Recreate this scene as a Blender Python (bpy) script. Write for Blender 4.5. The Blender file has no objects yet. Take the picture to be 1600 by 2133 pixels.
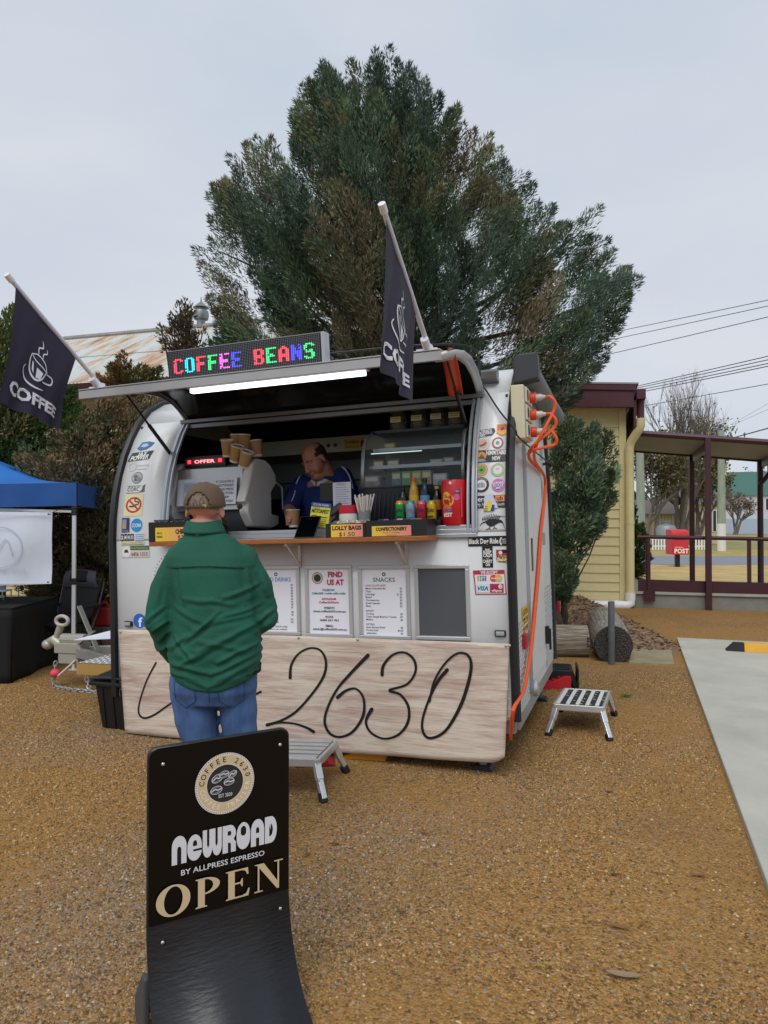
import bpy, bmesh, math, random
import numpy as np
from mathutils import Vector, Matrix, Euler, noise
from mathutils.geometry import tessellate_polygon

# ---------------------------------------------------------------- camera, sky, sun, exposure
scene = bpy.context.scene
col = scene.collection
F = 1480.0                      # focal length in photograph pixels (1600 x 2133)
CAM_H = 1.6
PITCH = math.atan(20.5 / F)
cam_data = bpy.data.cameras.new('camera')
cam_data.sensor_fit = 'HORIZONTAL'
cam_data.sensor_width = 36.0
cam_data.lens = F / 1600.0 * 36.0
cam_data.clip_start = 0.05
cam_data.clip_end = 2000.0
cam = bpy.data.objects.new('camera', cam_data)
col.objects.link(cam)
cam.location = (0, 0, CAM_H)
cam.rotation_euler = (math.pi / 2 + PITCH, 0, 0)
scene.camera = cam

world = bpy.data.worlds.new('World')
scene.world = world
world.use_nodes = True
wn, wl = world.node_tree.nodes, world.node_tree.links
wn.clear()
w_out = wn.new('ShaderNodeOutputWorld')
w_mix = wn.new('ShaderNodeMixShader')
w_sky = wn.new('ShaderNodeTexSky')
w_sky.sky_type = 'NISHITA'
w_sky.sun_disc = False
w_sky.sun_elevation = math.radians(55)
w_sky.sun_rotation = math.radians(200)
w_bg1 = wn.new('ShaderNodeBackground'); w_bg1.inputs['Strength'].default_value = 0.08
w_bg2 = wn.new('ShaderNodeBackground'); w_bg2.inputs['Strength'].default_value = 1.0
w_tc = wn.new('ShaderNodeTexCoord')
w_map = wn.new('ShaderNodeMapping'); w_map.inputs['Scale'].default_value = (1.0, 1.0, 2.6)
w_noise = wn.new('ShaderNodeTexNoise')
w_noise.inputs['Scale'].default_value = 1.7
w_noise.inputs['Detail'].default_value = 5.0
w_noise.inputs['Roughness'].default_value = 0.5
w_ramp = wn.new('ShaderNodeValToRGB')
w_ramp.color_ramp.elements[0].position = 0.34
w_ramp.color_ramp.elements[0].color = (0.50, 0.565, 0.655, 1)
w_ramp.color_ramp.elements[1].position = 0.68
w_ramp.color_ramp.elements[1].color = (0.62, 0.645, 0.70, 1)
wl.new(w_tc.outputs['Generated'], w_map.inputs['Vector'])
wl.new(w_map.outputs['Vector'], w_noise.inputs['Vector'])
wl.new(w_noise.outputs['Fac'], w_ramp.inputs['Fac'])
wl.new(w_sky.outputs['Color'], w_bg1.inputs['Color'])
wl.new(w_ramp.outputs['Color'], w_bg2.inputs['Color'])
w_mix.inputs['Fac'].default_value = 0.93       # heavy overcast
wl.new(w_bg1.outputs[0], w_mix.inputs[1])
wl.new(w_bg2.outputs[0], w_mix.inputs[2])
wl.new(w_mix.outputs[0], w_out.inputs['Surface'])

sun_data = bpy.data.lights.new('sun', 'SUN')
sun_data.energy = 1.5
sun_data.angle = math.radians(40)
sun_data.color = (1.0, 0.97, 0.93)
sun = bpy.data.objects.new('sun', sun_data)
col.objects.link(sun)
sun.rotation_euler = (math.radians(38), 0, math.radians(-16))   # high, behind the camera

scene.view_settings.view_transform = 'Standard'
scene.view_settings.look = 'None'
scene.view_settings.exposure = 0.22
scene.view_settings.gamma = 1.0
scene.view_settings.use_curve_mapping = False
scene.cycles.use_denoising = True
scene.cycles.max_bounces = 8

# ---------------------------------------------------------------- helpers
R = math.radians
rnd = random.Random(7)
V = Vector

def lin(c):
    """'#rrggbb' to linear rgb."""
    c = c.lstrip('#')
    out = []
    for i in (0, 2, 4):
        x = int(c[i:i + 2], 16) / 255.0
        out.append(x / 12.92 if x <= 0.04045 else ((x + 0.055) / 1.055) ** 2.4)
    return tuple(out)

_mats = {}
def mat(c, rough=0.6, metal=0.0, var=0.0, vscale=6.0, bump=0.0, bscale=40.0, emit=0.0, alpha=1.0,
        trans=0.0, coat=0.0, stretch=(1, 1, 1), c2=None, detail=5.0, spec=0.5):
    key = (c, rough, metal, var, vscale, bump, bscale, emit, alpha, trans, coat, stretch, c2, detail, spec)
    if key in _mats:
        return _mats[key]
    m = bpy.data.materials.new('surface')
    m.use_nodes = True
    nt = m.node_tree
    p = nt.nodes['Principled BSDF']
    base = lin(c) if isinstance(c, str) else c
    p.inputs['Base Color'].default_value = (*base, 1)
    p.inputs['Roughness'].default_value = rough
    p.inputs['Metallic'].default_value = metal
    p.inputs['Alpha'].default_value = alpha
    p.inputs['Specular IOR Level'].default_value = spec
    if trans:
        p.inputs['Transmission Weight'].default_value = trans
        p.inputs['IOR'].default_value = 1.45
    if coat:
        p.inputs['Coat Weight'].default_value = coat
    if emit:
        p.inputs['Emission Color'].default_value = (*base, 1)
        p.inputs['Emission Strength'].default_value = emit
    if var or bump or c2:
        tc = nt.nodes.new('ShaderNodeTexCoord')
        mp = nt.nodes.new('ShaderNodeMapping')
        mp.inputs['Scale'].default_value = stretch
        nt.links.new(tc.outputs['Object'], mp.inputs['Vector'])
    if var or c2:
        n = nt.nodes.new('ShaderNodeTexNoise')
        n.inputs['Scale'].default_value = vscale
        n.inputs['Detail'].default_value = detail
        n.inputs['Roughness'].default_value = 0.65
        nt.links.new(mp.outputs['Vector'], n.inputs['Vector'])
        r = nt.nodes.new('ShaderNodeValToRGB')
        e = r.color_ramp.elements
        if c2:
            b2 = lin(c2) if isinstance(c2, str) else c2
            e[0].position, e[1].position = 0.38, 0.64
            e[0].color, e[1].color = (*base, 1), (*b2, 1)
        else:
            e[0].position, e[1].position = 0.3, 0.7
            e[0].color = (*[x * (1 - var) for x in base], 1)
            e[1].color = (*[min(1, x * (1 + var)) for x in base], 1)
        nt.links.new(n.outputs['Fac'], r.inputs['Fac'])
        nt.links.new(r.outputs['Color'], p.inputs['Base Color'])
    if bump:
        n2 = nt.nodes.new('ShaderNodeTexNoise')
        n2.inputs['Scale'].default_value = bscale
        n2.inputs['Detail'].default_value = 6
        nt.links.new(mp.outputs['Vector'], n2.inputs['Vector'])
        b = nt.nodes.new('ShaderNodeBump')
        b.inputs['Strength'].default_value = bump
        b.inputs['Distance'].default_value = 0.01
        nt.links.new(n2.outputs['Fac'], b.inputs['Height'])
        nt.links.new(b.outputs['Normal'], p.inputs['Normal'])
    _mats[key] = m
    return m

def attr_mat(rough=0.75, name='tint', spec=0.25, bump=0.0):
    """Material whose base colour is each piece's own colour, stored on the mesh."""
    key = ('attr', rough, name, spec)
    if key in _mats:
        return _mats[key]
    m = bpy.data.materials.new('tinted')
    m.use_nodes = True
    nt = m.node_tree
    p = nt.nodes['Principled BSDF']
    a = nt.nodes.new('ShaderNodeAttribute')
    a.attribute_name = name
    nt.links.new(a.outputs['Color'], p.inputs['Base Color'])
    p.inputs['Roughness'].default_value = rough
    p.inputs['Specular IOR Level'].default_value = spec
    _mats[key] = m
    return m

class MB:
    """Collects shapes; build() links them as ONE mesh object."""
    def __init__(self, X=None):
        self.v, self.f, self.mi = [], [], []
        self.mats = []
        self.cur = 0
        self.X = X or Matrix()
    def use(self, m):
        if m not in self.mats:
            self.mats.append(m)
        self.cur = self.mats.index(m)
        return self
    def add(self, vs, fs):
        o = len(self.v)
        self.v += [self.X @ V(p) for p in vs]
        self.f += [[i + o for i in q] for q in fs]
        self.mi += [self.cur] * len(fs)
        return self
    def box(self, c, s, rot=None):
        x, y, z = s[0] / 2, s[1] / 2, s[2] / 2
        r = Matrix() if rot is None else (rot if isinstance(rot, Matrix) else Euler(rot).to_matrix().to_4x4())
        m = Matrix.Translation(c) @ r
        vs = [m @ V(p) for p in ((-x, -y, -z), (x, -y, -z), (x, y, -z), (-x, y, -z), (-x, -y, z), (x, -y, z), (x, y, z), (-x, y, z))]
        return self.add(vs, [(3, 2, 1, 0), (4, 5, 6, 7), (0, 1, 5, 4), (1, 2, 6, 5), (2, 3, 7, 6), (3, 0, 4, 7)])
    def box2(self, a, b):
        a, b = V(a), V(b)
        return self.box((a + b) / 2, [abs(q) for q in (b - a)])
    def bar(self, a, b, w, h, up=(0, 0, 1)):
        """Rectangular bar from a to b."""
        a, b = V(a), V(b)
        d = (b - a)
        L = d.length
        d.normalize()
        u = V(up)
        s = d.cross(u)
        if s.length < 1e-4:
            s = d.cross(V((1, 0, 0)))
        s.normalize()
        u = s.cross(d)
        m = Matrix((s, d, u)).transposed().to_4x4()
        m.translation = (a + b) / 2
        return self.box((0, 0, 0), (0, 0, 0)) if L < 1e-6 else self._boxm(m, (w, L, h))
    def _boxm(self, m, s):
        x, y, z = s[0] / 2, s[1] / 2, s[2] / 2
        vs = [m @ V(p) for p in ((-x, -y, -z), (x, -y, -z), (x, y, -z), (-x, y, -z), (-x, -y, z), (x, -y, z), (x, y, z), (-x, y, z))]
        return self.add(vs, [(3, 2, 1, 0), (4, 5, 6, 7), (0, 1, 5, 4), (1, 2, 6, 5), (2, 3, 7, 6), (3, 0, 4, 7)])
    def tube(self, pts, r, n=8, cap=True, closed=False):
        pts = [V(p) for p in pts]
        k = len(pts)
        rs = r if isinstance(r, (list, tuple)) else [r] * k
        vs, fs = [], []
        prev = None
        for i, p in enumerate(pts):
            if closed:
                d = pts[(i + 1) % k] - pts[i - 1]
            else:
                d = pts[min(i + 1, k - 1)] - pts[max(i - 1, 0)]
            d.normalize()
            ref = prev if prev is not None else (V((0, 0, 1)) if abs(d.z) < 0.9 else V((1, 0, 0)))
            a = ref - d * ref.dot(d)
            if a.length < 1e-5:
                a = d.orthogonal()
            a.normalize()
            prev = a
            b = d.cross(a)
            for j in range(n):
                t = 2 * math.pi * j / n
                vs.append(p + (a * math.cos(t) + b * math.sin(t)) * rs[i])
        for i in range(k if closed else k - 1):
            i2 = (i + 1) % k
            for j in range(n):
                fs.append((i * n + j, i * n + (j + 1) % n, i2 * n + (j + 1) % n, i2 * n + j))
        if cap and not closed:
            fs.append(tuple(range(n - 1, -1, -1)))
            fs.append(tuple((k - 1) * n + j for j in range(n)))
        return self.add(vs, fs)
    def lathe(self, prof, n=20, c=(0, 0, 0), M=None):
        """prof: (radius, z) list, revolved about z."""
        m = M or Matrix.Translation(c)
        vs, fs = [], []
        for r, z in prof:
            for j in range(n):
                t = 2 * math.pi * j / n
                vs.append(m @ V((r * math.cos(t), r * math.sin(t), z)))
        k = len(prof)
        for i in range(k - 1):
            for j in range(n):
                fs.append((i * n + j, i * n + (j + 1) % n, (i + 1) * n + (j + 1) % n, (i + 1) * n + j))
        if prof[0][0] > 1e-6:
            fs.append(tuple(range(n - 1, -1, -1)))
        if prof[-1][0] > 1e-6:
            fs.append(tuple((k - 1) * n + j for j in range(n)))
        return self.add(vs, fs)
    def prism(self, poly, f0, f1):
        """poly: 2-D outline; f0/f1 map (a, b) to the two end faces."""
        n = len(poly)
        vs = [f0(*p) for p in poly] + [f1(*p) for p in poly]
        fs = [tuple((i, (i + 1) % n, n + (i + 1) % n, n + i)) for i in range(n)]
        tri = tessellate_polygon([[V((p[0], p[1], 0)) for p in poly]])
        fs += [tuple(t) for t in tri] + [tuple(n + i for i in reversed(t)) for t in tri]
        return self.add(vs, fs)
    def ball(self, c, r, n=12, m=8, M=None):
        r = r if isinstance(r, (list, tuple)) else (r, r, r)
        mm = Matrix.Translation(c) @ (M or Matrix())
        vs, fs = [], []
        for i in range(m + 1):
            ph = math.pi * i / m
            for j in range(n):
                t = 2 * math.pi * j / n
                vs.append(mm @ V((r[0] * math.sin(ph) * math.cos(t), r[1] * math.sin(ph) * math.sin(t), -r[2] * math.cos(ph))))
        for i in range(m):
            for j in range(n):
                fs.append((i * n + j, i * n + (j + 1) % n, (i + 1) * n + (j + 1) % n, (i + 1) * n + j))
        return self.add(vs, fs)
    def grid(self, nx, ny, f):
        """f(s, t) with s, t in 0..1 gives points of a sheet."""
        vs = [f(i / nx, j / ny) for j in range(ny + 1) for i in range(nx + 1)]
        fs = [(j * (nx + 1) + i, j * (nx + 1) + i + 1, (j + 1) * (nx + 1) + i + 1, (j + 1) * (nx + 1) + i) for j in range(ny) for i in range(nx)]
        return self.add(vs, fs)
    def mesh(self, name):
        me = bpy.data.meshes.new(name)
        me.from_pydata([tuple(p) for p in self.v], [], [tuple(q) for q in self.f])
        for m in self.mats:
            me.materials.append(m)
        if len(self.mats) > 1:
            me.polygons.foreach_set('material_index', self.mi)
        return me
    def build(self, name, m=None, parent=None, smooth=False, bevel=0.0, solid=0.0, fix=True, weld=False):
        if m is not None and not self.mats:
            self.mats = [m]
        me = self.mesh(name)
        if fix or weld:
            bm = bmesh.new()
            bm.from_mesh(me)
            if weld:
                bmesh.ops.remove_doubles(bm, verts=bm.verts, dist=1e-5)
            if fix:
                bmesh.ops.recalc_face_normals(bm, faces=bm.faces)
            bm.to_mesh(me)
            bm.free()
        if smooth:
            me.polygons.foreach_set('use_smooth', [True] * len(me.polygons))
            if smooth != 'all':
                try:
                    me.set_sharp_from_angle(angle=R(40))
                except Exception:
                    pass
        me.update()
        return link(name, me, parent, bevel, solid)

def link(name, me, parent=None, bevel=0.0, solid=0.0):
    o = bpy.data.objects.new(name, me)
    col.objects.link(o)
    if parent is not None:
        o.parent = parent
    if solid:
        s = o.modifiers.new('thickness', 'SOLIDIFY')
        s.thickness = abs(solid)
        s.offset = 1.0 if solid > 0 else -1.0
    if bevel:
        b = o.modifiers.new('edge', 'BEVEL')
        b.width = bevel
        b.segments = 2
        b.limit_method = 'ANGLE'
    return o

def tag(o, label, cat, group=None):
    o['label'] = label
    o['category'] = cat
    if group:
        o['group'] = group
    return o

def thing(name, label, cat, M=None, group=None):
    o = bpy.data.objects.new(name, None)
    o.empty_display_size = 0.1
    col.objects.link(o)
    if M is not None:
        o.matrix_basis = M if isinstance(M, Matrix) else Matrix.Translation(M)
    return tag(o, label, cat, group)

def struct(o):
    o['kind'] = 'structure'
    return o

def dup(root, M, label=None):
    r = root.copy()
    col.objects.link(r)
    r.matrix_basis = M
    if label:
        r['label'] = label
    for ch in list(root.children):
        c = ch.copy(); col.objects.link(c); c.parent = r
        for g in list(ch.children):
            d = g.copy(); col.objects.link(d); d.parent = c
    return r

# ---- photograph pixel -> ray -> place
CAM = V((0, 0, CAM_H))
def ray(px, py):
    a, b = (px - 800) / F, (1066.5 - py) / F
    return V((a, math.cos(PITCH) - b * math.sin(PITCH), math.sin(PITCH) + b * math.cos(PITCH)))
def gnd(px, py, z=0.0):
    d = ray(px, py)
    return CAM + d * ((z - CAM_H) / d.z)
def at(px, py, Y):
    d = ray(px, py)
    return CAM + d * (Y / d.y)

# ---- flat print
_textcache = {}
def text_polys(s, bold=0.0, shear=0.0, res=2):
    key = (s, bold, shear, res)
    if key in _textcache:
        return _textcache[key]
    cu = bpy.data.curves.new('print', 'FONT')
    cu.body = s
    cu.size = 1.0
    cu.offset = bold
    cu.shear = shear
    cu.resolution_u = res
    cu.fill_mode = 'FRONT'
    o = bpy.data.objects.new('print', cu)
    col.objects.link(o)
    dg = bpy.context.evaluated_depsgraph_get()
    me = bpy.data.meshes.new_from_object(o.evaluated_get(dg))
    vs = [(v.co.x, v.co.y) for v in me.vertices]
    fs = [tuple(p.vertices) for p in me.polygons]
    bpy.data.meshes.remove(me)
    bpy.data.objects.remove(o)
    bpy.data.curves.remove(cu)
    _textcache[key] = (vs, fs)
    return vs, fs

class Print:
    """Flat print: coloured shapes in a plane, stacked in thin layers, one mesh."""
    def __init__(self, rough=0.55):
        self.v, self.f, self.mi, self.mats = [], [], [], []
        self.layer = 0
        self.rough = rough
    def _m(self, c):
        m = c if not isinstance(c, str) else mat(c, self.rough)
        if m not in self.mats:
            self.mats.append(m)
        return self.mats.index(m)
    def raw(self, vs, fs, c):
        o = len(self.v)
        k = self._m(c)
        self.v += [(x, y, self.layer) for x, y in vs]
        self.f += [tuple(i + o for i in q) for q in fs]
        self.mi += [k] * len(fs)
        return self
    def up(self):
        self.layer += 1
        return self
    def poly(self, pts, c):
        tri = tessellate_polygon([[V((p[0], p[1], 0)) for p in pts]])
        return self.raw(pts, [tuple(t) for t in tri], c).up()
    def rect(self, x0, y0, x1, y1, c, up=True):
        self.raw([(x0, y0), (x1, y0), (x1, y1), (x0, y1)], [(0, 1, 2, 3)], c)
        return self.up() if up else self
    def disc(self, x, y, r, c, ry=None, n=28):
        ry = ry or r
        return self.raw([(x + r * math.cos(2 * math.pi * i / n), y + ry * math.sin(2 * math.pi * i / n)) for i in range(n)], [tuple(range(n))], c).up()
    def ring(self, x, y, r0, r1, c, n=32, a0=0, a1=360):
        full = a1 - a0 >= 360
        k = n if full else n + 1
        vs, fs = [], []
        for i in range(k):
            t = R(a0 + (a1 - a0) * i / n)
            vs += [(x + r0 * math.cos(t), y + r0 * math.sin(t)), (x + r1 * math.cos(t), y + r1 * math.sin(t))]
        for i in range(n):
            j = (i + 1) % k
            fs.append((2 * i, 2 * i + 1, 2 * j + 1, 2 * j))
        return self.raw(vs, fs, c).up()
    def text(self, s, x, y, size, c, align='c', sx=1.0, bold=0.0, shear=0.0, width=None, rot=0.0, up=True):
        """Cap height is about 0.7 of size; y is the baseline. width fits the string."""
        vs, fs = text_polys(s, bold, shear)
        if not vs:
            return self
        x0 = min(p[0] for p in vs); x1 = max(p[0] for p in vs)
        if width:
            sx = width / max(1e-6, (x1 - x0) * size)
        off = {'c': -(x0 + x1) / 2, 'l': -x0, 'r': -x1}[align]
        ca, sa = math.cos(rot), math.sin(rot)
        q = []
        for a, b in vs:
            a, b = (a + off) * size * sx, b * size
            q.append((x + a * ca - b * sa, y + a * sa + b * ca))
        self.raw(q, fs, c)
        return self.up() if up else self
    def stroke(self, pts, w, c, smooth=6, up=True):
        """Brush stroke along a smooth curve; w may be a list."""
        pts = [V((p[0], p[1])) for p in pts]
        ws = w if isinstance(w, (list, tuple)) else [w] * len(pts)
        P, W = [], []
        k = len(pts)
        if smooth and k > 2:
            for i in range(k - 1):
                p0, p1, p2, p3 = pts[max(i - 1, 0)], pts[i], pts[i + 1], pts[min(i + 2, k - 1)]
                for j in range(smooth):
                    t = j / smooth
                    P.append(0.5 * ((2 * p1) + (p2 - p0) * t + (2 * p0 - 5 * p1 + 4 * p2 - p3) * t * t + (3 * p1 - p0 - 3 * p2 + p3) * t ** 3))
                    W.append(ws[i] * (1 - t) + ws[i + 1] * t)
            P.append(pts[-1]); W.append(ws[-1])
        else:
            P, W = pts, ws
        vs, fs = [], []
        for i, p in enumerate(P):
            d = P[min(i + 1, len(P) - 1)] - P[max(i - 1, 0)]
            d = d.normalized() if d.length > 1e-9 else V((1, 0))
            nn = V((-d.y, d.x)) * W[i] / 2
            vs += [tuple(p + nn), tuple(p - nn)]
        for i in range(len(P) - 1):
            fs.append((2 * i, 2 * i + 1, 2 * i + 3, 2 * i + 2))
        self.raw(vs, fs, c)
        for e, i in ((P[0], 0), (P[-1], -1)):
            r = W[i] / 2
            self.raw([(e.x + r * math.cos(2 * math.pi * t / 10), e.y + r * math.sin(2 * math.pi * t / 10)) for t in range(10)], [tuple(range(10))], c)
        return self.up() if up else self
    def build(self, name, parent, f, gap=0.0005):
        """f(x, y, lift) gives the 3-D place."""
        me = bpy.data.meshes.new(name)
        me.from_pydata([tuple(f(x, y, l * gap)) for x, y, l in self.v], [], self.f)
        for m in self.mats:
            me.materials.append(m)
        me.polygons.foreach_set('material_index', self.mi)
        me.update()
        return link(name, me, parent)

def plane_map(origin, ax, ay, an, base=0.002):
    origin, ax, ay, an = V(origin), V(ax), V(ay), V(an)
    return lambda x, y, l: origin + ax * x + ay * y + an * (base + l)

def remeshed(mb, voxel, smooth=4, fac=0.5):
    """Fuse overlapping shapes into one continuous surface."""
    me = mb.mesh('fused')
    bm = bmesh.new(); bm.from_mesh(me)
    bmesh.ops.recalc_face_normals(bm, faces=bm.faces)
    bm.to_mesh(me); bm.free()
    o = bpy.data.objects.new('fused', me)
    col.objects.link(o)
    r = o.modifiers.new('r', 'REMESH'); r.mode = 'VOXEL'; r.voxel_size = voxel; r.use_smooth_shade = True
    if smooth:
        s = o.modifiers.new('s', 'SMOOTH'); s.iterations = smooth; s.factor = fac
    dg = bpy.context.evaluated_depsgraph_get()
    out = bpy.data.meshes.new_from_object(o.evaluated_get(dg))
    bpy.data.objects.remove(o)
    bpy.data.meshes.remove(me)
    out.polygons.foreach_set('use_smooth', [True] * len(out.polygons))
    return out

def displace(me, f):
    n = len(me.vertices)
    co = np.empty(n * 3); me.vertices.foreach_get('co', co)
    no = np.empty(n * 3); me.vertices.foreach_get('normal', no)
    co = co.reshape(-1, 3); no = no.reshape(-1, 3)
    for i in range(n):
        co[i] += no[i] * f(co[i], no[i])
    me.vertices.foreach_set('co', co.ravel())
    me.update()
# ---------------------------------------------------------------- foliage, trees
def blades(name, B, D, L, W, C, parent=None, fold=0.0, seed=1):
    """Thousands of small leaf-shaped faces: base B, direction D, length L, width W, colour C."""
    rs = np.random.RandomState(seed)
    n = len(B)
    D = D / np.linalg.norm(D, axis=1, keepdims=True)
    side = np.cross(D, rs.normal(size=(n, 3)))
    side /= np.linalg.norm(side, axis=1, keepdims=True) + 1e-9
    v = np.empty((n, 4, 3))
    v[:, 0] = B
    v[:, 1] = B + D * (L * 0.45)[:, None] + side * (W * 0.5)[:, None]
    v[:, 2] = B + D * L[:, None]
    v[:, 3] = B + D * (L * 0.45)[:, None] - side * (W * 0.5)[:, None]
    me = bpy.data.meshes.new(name)
    me.vertices.add(n * 4); me.loops.add(n * 4); me.polygons.add(n)
    me.vertices.foreach_set('co', v.ravel())
    me.loops.foreach_set('vertex_index', np.arange(n * 4, dtype=np.int32))
    me.polygons.foreach_set('loop_start', np.arange(0, n * 4, 4, dtype=np.int32))
    me.update(calc_edges=True)
    a = me.attributes.new('tint', 'FLOAT_COLOR', 'POINT')
    cc = np.ones((n, 4, 4)); cc[:, :, :3] = C[:, None, :]
    a.data.foreach_set('color', cc.ravel().astype(np.float32))
    me.materials.append(attr_mat())
    return link(name, me, parent)

def in_poly(x, y, P):
    c = False
    j = len(P) - 1
    for i in range(len(P)):
        if (P[i][1] > y) != (P[j][1] > y) and x < (P[j][0] - P[i][0]) * (y - P[i][1]) / (P[j][1] - P[i][1] + 1e-12) + P[i][0]:
            c = not c
        j = i
    return c
def edge_dist(x, y, P):
    best = 1e9
    for i in range(len(P)):
        ax, ay = P[i]; bx, by = P[(i + 1) % len(P)]
        dx, dy = bx - ax, by - ay
        t = max(0, min(1, ((x - ax) * dx + (y - ay) * dy) / (dx * dx + dy * dy + 1e-12)))
        best = min(best, math.hypot(ax + dx * t - x, ay + dy * t - y))
    return best

def conifer(name, label, outline, Y0, thick, nplume, nblade, colors, root, plume=(0.45, 0.95), blade=(0.10, 0.026),
            up=0.9, seed=1, limbs=40, cat='tree', spread=0.26, group=None, trunk_r=0.2, droop=0.0, back=0.25, jag=False):
    """A cypress-like tree. outline: crown silhouette (x, z) in metres at depth Y0; the crown bulges fore and aft of it."""
    rs = np.random.RandomState(seed)
    t = thing(name, label, cat, root, group)
    rx, ry, _ = root
    xs = [p[0] for p in outline]; zs = [p[1] for p in outline]
    z0, z1 = min(zs), max(zs)
    P = []
    while len(P) < nplume:
        x = rs.uniform(min(xs), max(xs)); z = rs.uniform(z0, z1)
        if not in_poly(x, z, outline):
            continue
        d = edge_dist(x, z, outline)
        th = thick * min(1.0, math.sqrt(d / (0.45 * (max(xs) - min(xs))))) * (1 + .45 * noise.noise(V((x * .9, z * .9, seed))))
        if noise.noise(V((x * 1.5, z * 1.1, seed + 9.3))) > .30 and d > .25:
            continue
        u = rs.rand()
        s = -1 if u > back else 1
        k = rs.uniform(0.55, 1.0) if rs.rand() < 0.8 else rs.uniform(0, 0.55)
        P.append((x, Y0 + s * th * k, z))
    P = np.array(P)
    # plume axes point outward from the tree's axis and upward
    ax = np.stack([np.full(nplume, rx), np.full(nplume, ry), np.maximum(z0, P[:, 2] - 0.9)], 1)
    O = P - ax
    O[:, 2] = 0
    O /= np.linalg.norm(O, axis=1, keepdims=True) + 1e-6
    rel = (P[:, 2] - z0) / (z1 - z0)
    D = O * (0.75 - 0.35 * rel)[:, None] + np.array([0, 0, 1.0]) * (up * (0.55 + 0.6 * rel))[:, None]
    D += rs.normal(size=D.shape) * 0.18
    D[:, 2] -= droop
    D /= np.linalg.norm(D, axis=1, keepdims=True)
    PL = rs.uniform(*plume, size=nplume)
    sh_ = np.where(np.array([edge_dist(p[0], p[2], outline) < .35 for p in P]), .62, .88) if jag else np.full(nplume, .85)
    cum = np.cumsum([c[1] for c in colors])
    key = np.array([0.5 + .75 * noise.noise(V((p[0] * 1.1, p[2] * .8, p[1] * .6 + seed))) + rs.normal() * .13 for p in P])
    ci = np.array([int(np.searchsorted(cum, min(.999, max(0, k_)))) for k_ in key])
    base_c = np.array([c[0] for c in colors])[ci] * rs.uniform(0.62, 1.38, size=(nplume, 1))
    n = nplume * nblade
    pid = np.repeat(np.arange(nplume), nblade)
    s = rs.rand(n) ** 0.8
    env = np.sin(np.clip(s * 0.86 + 0.14, 0, 1) * math.pi) ** 0.7          # plume body tapers to a tip
    rad = rs.normal(size=(n, 3))
    rad -= D[pid] * (rad * D[pid]).sum(1, keepdims=True)
    rad /= np.linalg.norm(rad, axis=1, keepdims=True) + 1e-9
    rr = spread * PL[pid] * env * np.sqrt(rs.rand(n))
    B = P[pid] + D[pid] * (PL[pid] * (s - sh_[pid]))[:, None] + rad * rr[:, None]
    BD = D[pid] + rad * rs.uniform(0.15, 0.8, size=n)[:, None] + rs.normal(size=(n, 3)) * 0.25
    L = blade[0] * rs.uniform(0.6, 1.5, size=n)
    W = blade[1] * rs.uniform(0.7, 1.4, size=n)
    C = base_c[pid] * rs.uniform(0.7, 1.3, size=(n, 1))
    C = np.clip(C, 0, 1)
    B = B - np.array(root)
    blades('crown', B, BD, L, W, C, t, seed=seed)
    bark = mat('#4a3d33', 0.9, var=0.3, vscale=9, bump=0.5, bscale=30)
    mb = MB()
    top = z1 - 0.25 * (z1 - z0)
    pts = [V((0.05 * math.sin(i * 1.7), 0.05 * math.cos(i * 1.3), i / 7 * top)) for i in range(8)]
    mb.tube(pts, [trunk_r * (1 - 0.9 * i / 7) + 0.012 for i in range(8)], 9)
    mb.build('trunk', bark, t, smooth=True)
    mb = MB()
    for i in range(limbs):
        q = P[rs.randint(nplume)] - np.array(root)
        zb = max(0.3, q[2] - rs.uniform(0.5, 1.8))
        a = V((0, 0, min(zb, top * 0.95)))
        e = V(q)
        m = a.lerp(e, 0.55) + V((0, 0, -0.12))
        mb.tube([a, m, e], [0.05 * trunk_r / 0.2, 0.03 * trunk_r / 0.2, 0.008], 5)
    if limbs:
        o = mb.build('limbs', bark, t, smooth=True)
        o['kind'] = 'stuff'
    return t

def outl(pix, Y):
    return [(at(px, py, Y).x, at(px, py, Y).z) for px, py in pix]

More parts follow.
